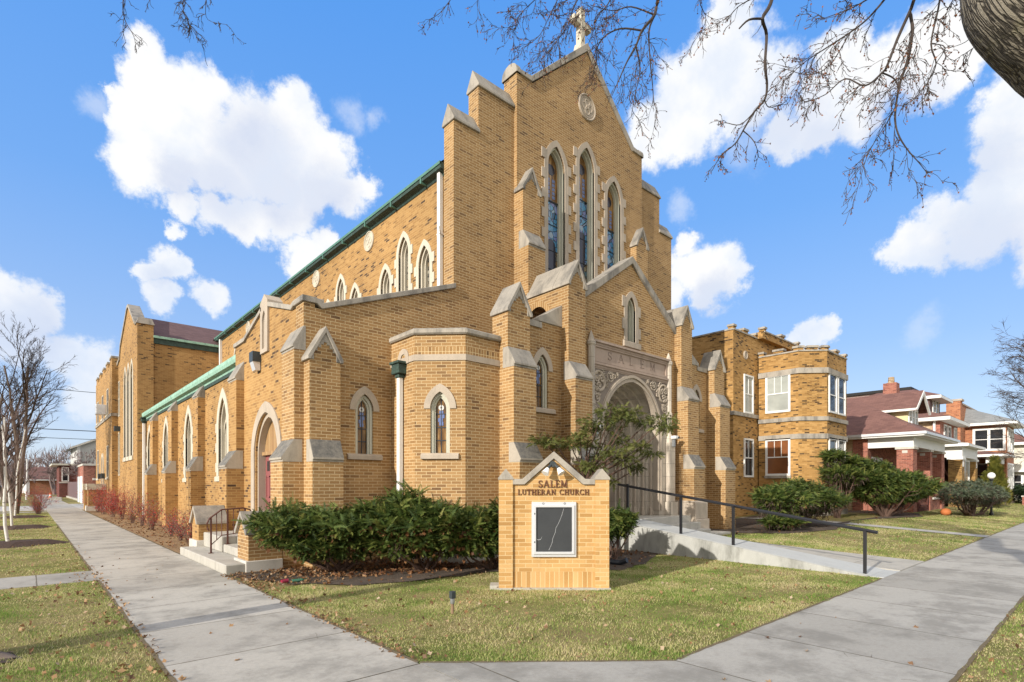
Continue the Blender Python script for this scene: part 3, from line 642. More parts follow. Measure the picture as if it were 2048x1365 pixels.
amber_window(FW, 5.498, 2.337, 3.286, 0.36, 0.21, 3.286)

# raking stone copings on the aisle front
def coping(name, pts, fr, t, w0, w1, parent=None, mat='cap_stone'):   # follows a polyline of (u, z), t high
    up = [(u, z + t) for u, z in pts]
    m = MB(); m.plate(fr, list(pts) + list(reversed(up)), (), w0, w1)
    return m.build(name, mt[mat], parent or church, bevel=0.01)
pts = [(XV - 0.05, 5.385), (4.42, 5.385), (4.55, 5.30), (7.93, 6.555)]
coping('wall_coping', pts, FW, 0.12, -0.46, 0.055); coping('wall_coping', [(2 * AX - a, b) for a, b in pts], FW, 0.12, -0.46, 0.055)
# shoulder gablets: ridge runs along the front
def saddle(u0, u1, ze, za, mirror):
    a, b = (2 * AX - u1, 2 * AX - u0) if mirror else (u0, u1)
    fr = left(0.0); m = MB()
    for (p, q) in [(a, b)]:
        o = 0.05; yc = (YW + YB) / 2
        prof = [(YW - o, ze - 0.04), (yc, za), (YB + o, ze - 0.04), (YB + o, ze - 0.1), (YW - o, ze - 0.1)]
        b0 = len(m.v); n = len(prof)
        m.v += [(p - (0 if mirror else 0.04), y, z) for y, z in prof] + [(q + (0.04 if mirror else 0), y, z) for y, z in prof]
        m.f.append(tuple(range(b0, b0 + n))); m.f.append(tuple(range(b0 + 2 * n - 1, b0 + n - 1, -1)))
        for i in range(n):
            j = (i + 1) % n; m.f.append((b0 + i, b0 + j, b0 + n + j, b0 + n + i))
    m.build('shoulder_cap', mt['cap_stone'], church, bevel=0.01)
for mir in (False, True):
    saddle(7.89, 8.70, 10.84, 11.24, mir); saddle(8.67, 9.93, 12.05, 12.47, mir)

# --- central gable with three lancets
G = [(11.458, 10.87, 0.80), (AX, 11.40, 0.78), (2 * AX - 11.458, 10.87, 0.80)]   # centre, spring, rise outside
GI = [lancet(c, 7.3, 0.355, zs, 0.62) for c, zs, r in G]
k0, k1, za = 12.88, 10.51, 14.96
m = MB(); m.plate(FG, [(9.909, -0.3), (15.703, -0.3), (15.703, k0), (2 * AX - k1, k0), (AX, za), (k1, k0), (9.909, k0)], GI, -0.532, 0.0)
m.build('gable_wall', mt['face_brick'], church)
for s in (0, 1):
    f = (lambda u: u) if s == 0 else (lambda u: 2 * AX - u)
    pts = [(f(9.87), k0), (f(10.46), k0), (f(AX), za + 0.02)]
    up = [(f(9.87), k0 + 0.10), (f(10.42), k0 + 0.14), (f(AX), za + 0.27)]
    m = MB(); m.plate(FG, pts + list(reversed(up)), (), -0.59, 0.05); m.build('gable_coping', mt['cap_stone'], church, bevel=0.01)
    m = MB(); yc = 11.15                   # rounded kneeler stone over the gable's end
    prof = [(YG - 0.04, k0)] + [(yc + 0.30 * -math.cos(math.pi * k / 8), k0 + 0.10 + 0.22 * math.sin(math.pi * k / 8)) for k in range(9)] + [(YB + 0.04, k0)]
    x0, x1 = sorted((f(9.86), f(10.02))); b0 = 0; n = len(prof)
    m.v = [(x0, y, z) for y, z in prof] + [(x1, y, z) for y, z in prof]
    m.f = [tuple(range(n)), tuple(range(2 * n - 1, n - 1, -1))] + [(i, (i + 1) % n, n + (i + 1) % n, n + i) for i in range(n)]
    m.build('kneeler_stone', mt['cap_stone'], church)
for k, (c, zs, r) in enumerate(G):
    wo, go = lancet_window(FG, c, 7.3, zs, 0.62, 0.355, band=0.15, depth=0.23, glass='blue_leaded', quoin=0.11, sill=0.2, jw=0.045, qh=0.27)
    d = -0.228
    o = MB(); o.plate(FG, lancet(c, zs - 0.9, 0.30, zs - 0.02, 0.52), (), d, d + 0.004); o.build('amber_light', mt['amber_glass'], wo)
    o = MB(); o.fbox(FG, c - 0.3, c + 0.3, 7.3, 8.55, d, d + 0.004); o.build('ornament_light', mt['ornament_leaded'], wo)
    o = MB(); o.plate(FG, arc_pts(c, zs + 0.05, 0.17, R(22.5), R(337.5), 7), (), d, d + 0.01); o.build('roundel_glass', mt['navy_glass'], wo)
    o = MB()
    for q in range(5):
        for s in (-1, 1): o.fbox(FG, c + s * 0.11 - 0.055, c + s * 0.11 + 0.055, zs - 0.78 + q * 0.12, zs - 0.69 + q * 0.12, d + 0.004, d + 0.01)
    o.build('blue_emblem', mt['blue_glass_tile'], wo)
    o = MB(); o.plate(FG, lancet(c, 8.55, 0.29, zs - 1.25, 0.42), [], d, d + 0.007); o.build('arched_light', mt['blue_leaded'], wo)
    h = zs - 1.62 - (0.1 if k != 1 else 0.0)     # dark robed standing figure in the middle light
    o = MB(); b0 = h - 1.75
    o.plate(FG, [(c - 0.2, b0 + 0.1), (c - 0.08, b0), (c + 0.1, b0 + 0.05), (c + 0.16, b0 + 0.5), (c + 0.2, b0 + 1.0), (c + 0.17, b0 + 1.38), (c + 0.08, b0 + 1.48), (c - 0.07, b0 + 1.48), (c - 0.19, b0 + 1.36), (c - 0.23, b0 + 0.8)], (), d, d + 0.012)
    o.build('robe_glass', mt['navy_glass'], wo)
    o = MB(); o.plate(FG, arc_pts(c, b0 + 1.6, 0.085, 0, R(330), 11), (), d, d + 0.014); o.build('face_glass', mt['pale_glass'], wo)
    leading(FG, wo, c, 7.3, zs + 0.5, 0.3, d + 0.012, (0.0,) if False else (-0.295, 0.295), (8.0, 8.55, 9.3, 10.0, zs - 0.9), 0.008)
# carved quatrefoil roundel
def roundel(fr, u, z, r, name='medallion', mat='limestone'):
    m = MB(); X, Z = fr.u, Vector((0, 0, 1))
    m.plate(fr, arc_pts(u, z, r, 0, 2 * math.pi * 31 / 32, 31), (), -0.05, 0.02)
    m.ring(fr.p(u, z, 0.025), X, Z, r * 0.93, r * 0.075, 32)
    m.ring(fr.p(u, z, 0.02), X, Z, r * 0.74, r * 0.035, 28)
    for k in range(4):
        a = R(90 * k); m.ring(fr.p(u + math.cos(a) * r * 0.3, z + math.sin(a) * r * 0.3, 0.022), X, Z, r * 0.27, r * 0.05, 14)
    m.ring(fr.p(u, z, 0.025), X, Z, r * 0.12, r * 0.06, 10)
    return m.build(name, mt[mat], church)
roundel(FG, AX, 13.26, 0.396)
# cross on the apex
m = MB(); m.box(AX - 0.1, AX + 0.1, 11.02, 11.24, 15.10, 16.42); m.build_ = None
m.extrude([(AX - 0.2, 10.95), (AX + 0.2, 10.95), (AX + 0.2, 11.31), (AX - 0.2, 11.31)], 14.98, 15.32, 0.08)
m.box(AX - 0.4, AX - 0.1, 11.03, 11.23, 15.86, 16.06); m.box(AX + 0.1, AX + 0.4, 11.03, 11.23, 15.86, 16.06)
m.build('cross', mt['pale_stone'], church, bevel=0.015)
# two slim buttresses beside the lancets
for s in (0, 1):
    a, b = (9.913, 10.553) if s == 0 else (2 * AX - 10.553, 2 * AX - 9.913)
    buttress(FG, a, b, [(0.448, 8.13, 8.53)], 0.238, gable=(0.238, 9.74, 10.31), z0=4.5, name='gable_buttress')

# --- corner vestibule: buttresses on both sides of the corner
buttress(FW, XV + 0.004, 4.81, [(0.447, 2.207, 2.575)], 0.30, gable=(0.30, 4.29, 4.87), name='corner_buttress')
FV = left(XV)
buttress(FV, YW + 0.002, 11.71, [(0.417, 2.207, 2.585), (0.191, 4.478, 4.895)], 0.0, name='corner_buttress')
buttress(FV, 15.05, 15.75, [(0.42, 2.16, 2.55), (0.191, 4.44, 4.86)], 0.0, name='corner_buttress', mat='common_brick')
# its side wall with the door
DY = 13.31
dh = lancet(DY, -0.3, 0.80, 2.38, 1.0)
m = MB(); m.plate(FV, [(YW + 0.42, -0.3), (15.83, -0.3), (15.83, 5.33), (14.98, 5.33), (DY, 5.84), (11.56, 5.33), (YW + 0.42, 5.33)], [[(a, max(b, -0.29)) for a, b in dh]], -0.4, 0.0)
m.build('vestibule_wall', mt['common_brick'], church)
coping('vestibule_coping', [(YW - 0.02, 5.392), (11.50, 5.392), (11.62, 5.345), (13.09, 5.785)], FV, 0.11, -0.42, 0.05)
coping('vestibule_coping', [(13.53, 5.785), (14.95, 5.34), (15.88, 5.34)], FV, 0.11, -0.42, 0.05)
m = MB(); m.plate(FV, [(13.08, 4.76), (13.60, 4.76), (13.60, 5.95), (DY, 6.12), (13.08, 5.95)], [lancet(13.34, 4.86, 0.12, 5.5, 0.25)], -0.3, 0.05)
m.plate(FV, lancet(13.34, 4.8, 0.14, 5.5, 0.27), (), -0.3, 0.01)
m.build('gable_tablet', mt['limestone'], church)
m = MB()
m.box(XV + 0.3, 7.9, YW + 0.4, 15.8, 5.02, 5.12); m.build('vestibule_roof', mt['church_shingle'], church)
m = MB(); m.box(XV + 0.2, XA + 1.0, 15.6, 15.8, 0, 5.1); m.build('vestibule_wall', mt['common_brick'], church)
# door under a boarded tympanum
m = MB(); m.plate(FV, arch_band(DY, -0.2, 1.08, 0.84, 2.38, 1.24, 0.99), (), -0.15, 0.03)
m.plate(FV, arch_band(DY, -0.2, 0.85, 0.74, 2.38, 1.0, 0.88), (), -0.3, -0.05)
arch = m.build('door_surround', mt['limestone'], church)
m = MB(); m.plate(FV, lancet(DY, 2.44, 0.78, 2.44, 0.86), (), -0.32, -0.2); m.build('tympanum', mt['oak_planks'], arch)
m = MB(); m.fbox(FV, DY - 0.78, DY + 0.78, 2.38, 2.46, -0.32, -0.13); m.build('door_head', mt['oak_planks'], arch)
for s in (-1, 1):
    u0, u1 = (DY + 0.01, DY + 0.75) if s > 0 else (DY - 0.75, DY - 0.01)
    m = MB(); m.fbox(FV, u0, u1, 0.50, 2.38, -0.30, -0.22)
    for (a, b, c, d) in [(0.1, 0.36, 0.15, 0.75), (0.4, 0.66, 0.15, 0.75), (0.1, 0.36, 0.85, 1.38), (0.4, 0.66, 0.85, 1.38)]:
        for (p, q, r_, t_) in [(a, b, c, c + 0.03), (a, b, d - 0.03, d), (a, a + 0.03, c, d), (b - 0.03, b, c, d)]:
            m.fbox(FV, u0 + p, u0 + q, 0.5 + r_, 0.5 + t_, -0.22, -0.205)
    dr = m.build('side_door', mt['maroon_door'], church)
    g = MB()
    for a in (0.14, 0.43): g.fbox(FV, u0 + a, u0 + a + 0.18, 2.0, 2.24, -0.221, -0.214)
    g.build('door_light', mt['dark_glass'], dr)
    h = MB(); h.fbox(FV, (u0 + 0.02) if s > 0 else (u1 - 0.06), (u0 + 0.06) if s > 0 else (u1 - 0.02), 1.4, 1.6, -0.22, -0.17); h.build('handle', mt['grey_metal'], dr)
m = MB(); m.fbox(FV, DY - 0.012, DY + 0.012, 0.5, 2.38, -0.22, -0.2); m.build('door_astragal', mt['white_paint'], church)
m = MB(); m.fbox(FV, 13.66, 13.94, 4.60, 4.84, 0.0, 0.2); wl = m.build('wall_light', mt['dark_metal'], church)
m = MB(); m.prism(FV, [(0.02, 4.40), (0.02, 4.60), (0.19, 4.60), (0.13, 4.40)], 13.68, 13.92); m.build('lamp_lens', mt['aluminium'], wl)

# --- long side: aisle with buttresses, lancets, copper gutter
FA = left(XA); YE = 33.35
AWC = [18.6, 23.45, 27.9, 32.25]; 
aw_in = [lancet(c, 1.95, 0.48, 3.45, 0.95) for c in AWC]
m = MB(); m.plate(FA, [(15.7, -0.3), (YE, -0.3), (YE, 5.05), (15.7, 5.05)], aw_in, -0.38, 0.0)
m.build('aisle_wall', mt['common_brick'], church)
for y in (20.88, 25.4, 29.85): buttress(FA, y, y + 0.72, [(0.44, 2.22, 2.64), (0.23, 4.74, 5.16)], 0.0, mat='common_brick', name='aisle_buttress')
for c in AWC:
    wo, go = lancet_window(FA, c, 1.95, 3.45, 0.95, 0.48, band=0.24, depth=0.26, glass='pale_leaded', stone='pale_stone', frame='pale_stone', quoin=0.1, sill=0.18, jw=0.07, qh=0.3)
    t = MB()
    t.fbox(FA, c - 0.045, c + 0.045, 1.95, 3.5, -0.25, -0.12)
    for s in (-1, 1): t.plate(FA, arch_band(c + s * 0.22, 3.3, 0.235, 0.17, 3.3, 0.45, 0.36), (), -0.25, -0.13)
    t.plate(FA, arch_band(c, 3.6, 0.17, 0.1, 3.75, 0.3, 0.22), (), -0.25, -0.13)
    t.build('tracery', mt['pale_stone'], wo)
    leading(FA, wo, c, 1.95, 3.6, 0.45, -0.258, (-0.3, -0.15, 0.15, 0.3), (2.3, 2.6, 2.9, 3.2, 3.5), 0.008)
    v = MB(); v.fbox(FA, c - 0.42, c - 0.06, 2.02, 2.55, -0.25, -0.2); v.build('vent_panel', mt['dark_metal'], wo)
m = MB(); m.prism(FA, [(-0.1, 5.02), (0.03, 5.02), (0.05, 5.10), (0.17, 5.13), (0.20, 5.22), (0.20, 5.32), (0.16, 5.34), (-0.1, 5.36)], 15.86, YE)
m.build('aisle_gutter', mt['copper_green'], church)
m = MB(); m.fbox(FA, 15.83, 15.87, 5.0, 5.36, -0.1, 0.22); m.prism(FA, [(-0.08, 4.92), (0.04, 4.92), (0.05, 5.02), (-0.08, 5.02)], 15.9, YE - 0.05); m.build('gutter_bracket', mt['copper_dark'], church)
m = MB(); m.extrude([(XA - 0.06 - 0.2, 15.95), (XA - 0.06, 15.95), (XA - 0.06, 16.2), (XA - 0.26, 16.2)], 4.80, 5.05); m.build('gutter_box', mt['copper_dark'], church)
m = MB(); m.poly([(XA - 0.1, 15.7, 5.34), (XA - 0.1, YE, 5.34), (XN + 0.05, YE, 6.35), (XN + 0.05, 15.7, 6.35)]); m.build('aisle_roof', mt['church_shingle'], church, recalc=False)
def downspout(x, y, z0, z1, r=0.05, head=None, bands=()):
    m = MB(); m.box(x - r, x + r, y - r, y + r, z0, z1)
    for z in bands: m.box(x - r - 0.012, x + r + 0.03, y - r - 0.012, y + r + 0.012, z, z + 0.04)
    o = m.build('downspout', mt['white_paint'], church, bevel=0.012)
    if head:
        h = MB(); zt, zb = head
        h.extrude([(x - 0.08, y - 0.08), (x + 0.1, y - 0.08), (x + 0.1, y + 0.08), (x - 0.08, y + 0.08)], zb, zb + 0.08)
        b0 = len(h.v); hh = zt - zb - 0.16
        h.box(x - 0.13, x + 0.1, y - 0.15, y + 0.15, zb + 0.08, zt - 0.06); h.box(x - 0.165, x + 0.1, y - 0.185, y + 0.185, zt - 0.06, zt)
        h.build('conductor_head', mt['copper_dark'], o, bevel=0.012)
    return o
downspout(XA - 0.11, YE - 0.12, 0.0, 4.85, 0.06, head=(5.12, 4.82))

# --- nave clerestory
FN = left(XN); YN1 = 33.4
trip = []
for k in range(5):
    c = 13.58 + 4.17 * k
    trip += [(c - 1.08, 7.62, 0.40), (c, 8.22, 0.42), (c + 1.06, 7.62, 0.40)]
m = MB(); m.plate(FN, [(YB, 5.3), (YN1, 5.3), (YN1, 9.72), (YB, 9.72)], [lancet(c, 6.2, 0.27, zs, 0.52) for c, zs, h in trip], -0.35, 0.0)
m.build('nave_wall', mt['common_brick'], church)
for c, zs, h in trip:
    wo, go = lancet_window(FN, c, 6.2, zs, 0.52, 0.27, band=0.135, depth=0.22, glass='pale_leaded', stone='pale_stone', frame='pale_stone', quoin=0.09, sill=0, jw=0.06, qh=0.26)
    leading(FN, wo, c, 6.2, zs + 0.3, 0.25, -0.218, (-0.1, 0.1), (6.6, 7.0, 7.4, 7.8), 0.008)
for k in range(4): roundel(FN, 15.67 + 4.17 * k, 9.31, 0.31, 'roundel', 'pale_stone')
m = MB(); m.prism(FN, [(-0.15, 9.62), (0.02, 9.62), (0.06, 9.68), (0.20, 9.72), (0.22, 9.86), (-0.15, 9.9)], YB + 0.02, YN1 + 0.3)
gt = m.build('nave_gutter', mt['copper_dark'], church)
m = MB(); m.prism(FN, [(0.18, 9.80), (0.235, 9.80), (0.235, 9.875), (0.18, 9.875)], YB + 0.02, YN1 + 0.3)
for k in range(14): m.fbox(FN, YB + 0.9 + k * 1.6, YB + 0.95 + k * 1.6, 9.66, 9.88, 0.0, 0.232)
m.build('gutter_lip', mt['copper_mid'], gt)
ds = downspout(XN - 0.07, 11.66, 6.55, 9.74, 0.06, bands=(8.1,)); 
m = MB(); m.tube([(XN - 0.1, 11.6, 8.12), (XN - 0.22, 11.45, 8.14), (XN - 0.26, 11.42, 8.2)], 0.018, 5); m.build('bracket_hook', mt['white_paint'], ds)
downspout(XN - 0.07, 33.0, 5.9, 9.7, 0.07)
m = MB(); m.poly([(XN - 0.18, YB, 9.88), (XN - 0.18, 44, 9.88), (AX, 44, 14.25), (AX, YB, 14.25)]); m.poly([(2 * AX - XN + 0.18, YB, 9.88), (AX, YB, 14.25), (AX, 44, 14.25), (2 * AX - XN + 0.18, 44, 9.88)])
m.build('nave_roof', mt['church_shingle'], church, recalc=False)
m = MB(); m.box(2 * AX - XN - 0.35, 2 * AX - XN, YB, 44, 0, 9.75); m.box(2 * AX - XA - 0.3, 2 * AX - XA, 11.4, 44, -0.3, 5.1); m.box(XN, 2 * AX - XN, 43.6, 44, 0, 9.8)
m.build('far_wall', mt['common_brick'], church)
m = MB(); m.poly([(2 * AX - XA + 0.1, 11.4, 5.2), (2 * AX - XN, 11.4, 6.4), (2 * AX - XN, 44, 6.4), (2 * AX - XA + 0.1, 44, 5.2)]); m.build('aisle_roof', mt['church_shingle'], church, recalc=False)

# --- transept and rear block
FT = left(XT); YT0, YT1, YR1 = 33.4, 39.9, 51.7; ym = 36.55
m = MB()
tw = [(35.2, 8.27), (36.5, 8.27), (37.8, 8.27)]
tl = [lancet(y, 3.25, 0.40, 7.45, 0.80) for y, z in tw]
m.plate(FT, [(YT0, -0.3), (41.25, -0.3), (41.25, 9.0), (40.2, 9.2), (39.75, 9.9), (ym + 0.25, 11.45), (ym - 0.25, 11.45), (YT0 + 0.45, 9.96), (YT0, 9.96)], tl, -0.45, 0.0)
m.build('transept_wall', mt['common_brick'], church)
m = MB(); m.box(XT + 0.002, XT + 0.70, YT0 - 0.12, YT0 + 0.42, -0.3, 9.93); m.build('transept_pier', mt['common_brick'], church)
m = MB(); m.extrude([(XT - 0.05, YT0 - 0.17), (XT + 0.75, YT0 - 0.17), (XT + 0.75, YT0 + 0.47), (XT - 0.05, YT0 + 0.47)], 9.93, 10.25, 0.14); m.build('pier_cap', mt['cap_stone'], church)
m = MB(); m.box(XT + 0.7, XN + 0.1, YT0, YT0 + 0.3, 0, 9.3); m.build('transept_wall', mt['common_brick'], church)
m = MB(); m.box(XT + 0.4, XN, YT1 - 0.3, YT1, 0, 9.3); m.build('transept_wall', mt['common_brick'], church)
m = MB(); m.box(XT + 0.7, XN + 0.1, YT0 - 0.08, YT0 + 0.02, 9.02, 9.30); gt = m.build('transept_gutter', mt['copper_dark'], church)
m = MB(); m.box(XT + 0.7, XN + 0.1, YT0 - 0.16, YT0 - 0.02, 9.30, 9.42); m.build('gutter_lip', mt['copper_green'], gt)
m = MB(); m.poly([(XT + 0.4, YT0 - 0.1, 9.38), (AX, YT0 - 0.1, 9.38), (AX, ym, 11.1), (XT + 0.4, ym, 11.1)]); m.poly([(XT + 0.4, YT1, 9.3), (XT + 0.4, ym, 11.1), (AX, ym, 11.1), (AX, YT1, 9.3)])
m.build('transept_roof', mt['church_shingle'], church, recalc=False)
coping('transept_coping', [(YT0 + 0.44, 9.97), (ym - 0.25, 11.46), (ym + 0.25, 11.46), (39.75, 9.91), (40.2, 9.21), (41.3, 9.01)], FT, 0.16, -0.5, 0.07)
for (y, z), o in zip(tw, tl):
    lancet_window(FT, y, 3.25, 7.45, 0.80, 0.40, band=0.16, depth=0.25, glass='pale_leaded', stone='pale_stone', frame='pale_stone', sill=0.25, jw=0.12, sillw=0.0)
def flat_window(fr, u, z, w, h, par, glass='dark_glass', frame='pale_stone', t=0.06, stile=True, sill=None, proj=0.03, name='window', mid=0.5, heads=0):
    m = MB(); m.plate(fr, [(u - w / 2 - t, z - t), (u + w / 2 + t, z - t), (u + w / 2 + t, z + h + t), (u - w / 2 - t, z + h + t)], [[(u - w / 2, z), (u + w / 2, z), (u + w / 2, z + h), (u - w / 2, z + h)]], -0.1, proj)
    if stile: m.fbox(fr, u - w / 2, u + w / 2, z + h * mid - 0.025, z + h * mid + 0.025, -0.05, proj * 0.6)
    for k in range(heads): m.fbox(fr, u - w / 2 + w * (k + 1) / (heads + 1) - 0.012, u - w / 2 + w * (k + 1) / (heads + 1) + 0.012, z + h * mid, z + h, 0.0, proj * 0.5)
    o = m.build(name, mt[frame], par)
    g = MB(); g.fbox(fr, u - w / 2 - 0.01, u + w / 2 + 0.01, z - 0.01, z + h + 0.01, -0.06, 0.006); g.build('pane', mt[glass], o)
    if sill: s = MB(); s.fbox(fr, u - w / 2 - 0.12, u + w / 2 + 0.12, z - t - 0.12, z - t, -0.05, 0.09); s.build('sill', mt[sill], o)
    return o
flat_window(FT, 40.5, 5.9, 0.5, 2.0, church, 'pale_leaded'); flat_window(FT, 40.5, 2.3, 0.5, 2.5, church, 'pale_leaded')
FR_ = left(XR)
m = MB(); m.box(XR, XN + 6, 41.22, YR1, -0.3, 9.2)
for k in range(5): m.box(XR, XR + 0.4, 41.22 + k * 2.25, 42.3 + k * 2.25, 9.2, 9.5)
m.build('rear_block', mt['common_brick'], church)
m = MB()
for k in range(5): m.box(XR - 0.04, XR + 0.44, 41.2 + k * 2.25, 42.34 + k * 2.25, 9.5, 9.62)
m.box(XR - 0.06, XR + 0.02, 41.18, YR1, 5.92, 6.1); m.box(XR - 0.06, XR + 0.4, 41.14, 41.22, 5.92, 6.1); m.build('stone_course', mt['cap_stone'], church)
for y, z0, z1 in ((49.9, 6.25, 7.7), (46.6, 6.25, 7.75), (43.5, 6.25, 7.8), (49.8, 2.2, 4.15), (43.5, 2.2, 4.15)):
    flat_window(FR_, y, z0, 0.95, z1 - z0, church, 'blind_glass', sill='pale_stone')
    m = MB(); m.fbox(FR_, y - 0.045, y + 0.045, z0, z1, 0, 0.03); m.build('mullion', mt['brown_fence'], church)
m = MB(); m.fbox(FR_, 44.4, 45.1, 6.3, 6.95, 0.0, 0.55); m.build('air_conditioner', mt['aluminium'], church, bevel=0.02)
m = MB(); m.plate(FR_, arch_band(46.5, 0.4, 0.75, 0.55, 2.9, 0.95, 0.75), (), -0.1, 0.06); ar = m.build('rear_door_surround', mt['pale_stone'], church)
m = MB(); m.plate(FR_, lancet(46.5, 0.4, 0.56, 2.9, 0.76), (), -0.2, 0.01); m.build('rear_door', mt['oak_planks'], ar)
for y in (45.4, 47.6): m = MB(); m.fbox(FR_, y - 0.12, y + 0.12, 2.1, 2.45, 0, 0.2); m.build('wall_light', mt['dark_metal'], church)
m = MB(); m.fbox(FT, 40.0, 40.25, 4.9, 5.2, 0, 0.3); m.build('wall_light', mt['dark_metal'], church)

# --- entrance porch: four buttresses, screen walls, gabled portal
mir = lambda u: 2 * AX - u
for a, b in ((7.884, 8.56), (mir(8.56), mir(7.884))):
    buttress(FS, a, b, [(0.67, 2.24, 2.60), (0.48, 4.34, 4.72)], 0.28, wb=-0.25, gable=(0.28, 5.62, 6.22), name='porch_buttress')
for s in (0, 1):
    a, b = (9.909, 10.54) if s == 0 else (mir(10.54), mir(9.909))
    buttress(FS, a, b, [(0.67, 2.24, 2.60), (0.47, 4.34, 4.72)], 0.24, wb=-0.22, gable=(0.24, 6.72, 7.29), name='porch_buttress')
    # pierced flank running back to the gable wall
    fl = left(a); h = lancet(10.09, 4.9, 0.36, 5.93, 0.365)
    m = MB(); m.plate(fl, [(9.46, -0.3), (10.44, -0.3), (10.44, 6.60), (9.46, 6.60)], [h], -(b - a), 0.0); m.build('porch_flank', mt['face_brick'], church)
    m = MB(); m.plate(fl, arch_band(10.09, 5.93, 0.50, 0.36, 5.93, 0.505, 0.365), (), -0.1, 0.006); m.build('arch_voussoirs', mt['soldier_brick'], church)
    uc = (a + b) / 2; m = MB()
    m.plate(FS, [(a - 0.05, 6.66), (uc, 7.29), (b + 0.05, 6.66), (b + 0.05, 6.59), (a - 0.05, 6.59)], (), -1.24, -0.252); m.build('flank_roof', mt['cap_stone'], church)
SH = lancet(9.235, 3.52, 0.21, 4.425, 0.38)
for s in (0, 1):
    f = (lambda u: u) if s == 0 else mir
    c = f(9.235); u0, u1 = sorted((f(8.5), f(9.95)))
    m = MB(); o = [(f(8.5), -0.3), (f(9.95), -0.3), (f(9.95), 6.05), (f(9.16), 5.58), (f(9.16), 5.42), (f(8.5), 5.42)]
    m.plate(FS, o, [lancet(c, 3.52, 0.21, 4.425, 0.38)], -0.3, 0.0); m.build('screen_wall', mt['face_brick'], church)
    amber_window(FS, c, 3.52, 4.425, 0.38, 0.21, 4.425)
    m = MB(); m.plate(FS, [(f(8.5), 5.42), (f(9.2), 5.42), (f(9.2), 5.56), (f(8.5), 5.56)], (), -0.34, 0.04)
    m.plate(FS, [(f(9.10), 5.58), (f(9.91), 5.58), (f(9.91), 6.13), (f(9.10), 5.66)], (), -0.32, 0.03); m.build('screen_coping', mt['cap_stone'], church, bevel=0.01)
m = MB(); m.box(7.9, 9.9, 9.5, YW, 4.9, 5.0); m.box(mir(9.9), mir(7.9), 9.5, YW, 4.9, 5.0); m.box(10.5, mir(10.5), 9.6, YG, 6.0, 6.1); m.build('porch_roof', mt['church_shingle'], church)
m = MB(); m.box(mir(7.9) - 0.3, mir(7.9), 9.5, YW, 0, 4.9); m.build('screen_wall', mt['face_brick'], church)
# gabled wall over the portal
PH, PZ, PR = 1.455, 3.17, 1.60          # half width, spring and rise of the outer arch
ph = [(a, max(b, -0.29)) for a, b in lancet(AX, -0.29, PH + 0.02, PZ, PR + 0.02, 14)]
m = MB(); m.plate(FS, [(10.5, -0.3), (mir(10.5), -0.3), (mir(10.5), 6.34), (AX, 7.93), (10.5, 6.34)], [ph, lancet(AX, 5.74, 0.2, 6.66, 0.34)], -0.32, 0.0)
m.build('portal_gable', mt['face_brick'], church)
for s in (0, 1):
    f = (lambda u: u) if s == 0 else mir
    m = MB(); m.plate(FS, [(f(10.52), 6.35), (f(AX), 7.95), (f(AX), 8.16), (f(10.52), 6.58)], (), -0.42, 0.07); m.build('portal_coping', mt['cap_stone'], church, bevel=0.012)
lancet_window(FS, AX, 5.74, 6.66, 0.34, 0.2, band=0.14, depth=0.22, glass='dark_glass', quoin=0.09, sill=0.19, jw=0.05, qh=0.3)
# stone portal
PX0, PX1 = AX - 1.90, AX + 1.90
m = MB()
m.plate(FS, [(PX0, 0.3), (PX1, 0.3), (PX1, 4.86), (PX0, 4.86)], [[(a, max(b, 0.31)) for a, b in lancet(AX, 0.31, PH - 0.11, PZ, PR - 0.13, 14)]], -0.2, 0.05)
portal = m.build('portal', mt['portal_stone'], church)
m = MB(); m.plate(FS, arch_band(AX, 0.9, PH, PH - 0.07, PZ, PR, PR - 0.08, 16), (), -0.05, 0.10)
m.plate(FS, arch_band(AX, 0.9, PH - 0.10, PH - 0.16, PZ, PR - 0.12, PR - 0.19, 16), (), -0.12, 0.07); m.build('arch_moulding', mt['limestone'], portal)
m = MB()
for k in range(6):                       # receding orders
    hi = PH - 0.13 - 0.085 * k
    m.plate(FS, arch_band(AX, 0.74, hi + 0.10, hi, PZ, PR - 0.12 - 0.09 * k + 0.10, PR - 0.15 - 0.09 * k, 14), (), -0.16 - 0.23 * (k + 1), -0.10 - 0.23 * k)
m.build('arch_orders', mt['portal_stone'], portal)
m = MB()
for k in range(5):                       # slim shafts standing in the jambs
    hi = PH - 0.13 - 0.085 * k
    for s in (-1, 1): m.lathe((AX + s * (hi - 0.01), YS + 0.34 + 0.23 * k - 0.12, 0), [(0.055, 0.74), (0.055, 0.95), (0.035, 1.0), (0.035, 3.1), (0.05, 3.15), (0.05, 3.22)], 8)
m.build('jamb_shafts', mt['limestone'], portal)
IH = PH - 0.13 - 0.085 * 5 - 0.02
m = MB(); m.fbox(FS, AX - 1.4, AX + 1.4, 0.5, 4.9, -1.72, -1.58)
m.plate(FS, arch_band(AX, 0.74, IH + 0.1, IH - 0.1, 2.9, 1.0, 0.85), (), -1.6, -1.5); m.build('portal_back', mt['portal_stone'], portal)
for s in (-1, 1):
    u0, u1 = (AX + 0.005, AX + IH - 0.08) if s > 0 else (AX - IH + 0.08, AX - 0.005)
    m = MB(); m.fbox(FS, u0, u1, 0.74, 2.95, -1.58, -1.52)
    for q in (0.15, 0.85, 1.5): m.plate(FS, [(u0 + 0.1, 0.74 + q), (u1 - 0.1, 0.74 + q), (u1 - 0.1, 0.74 + q + 0.55), (u0 + 0.1, 0.74 + q + 0.55)], [[(u0 + 0.14, 0.78 + q), (u1 - 0.14, 0.78 + q), (u1 - 0.14, 1.25 + q), (u0 + 0.14, 1.25 + q)]], -1.52, -1.505)
    dr = m.build('entrance_door', mt['dark_maroon'], portal)
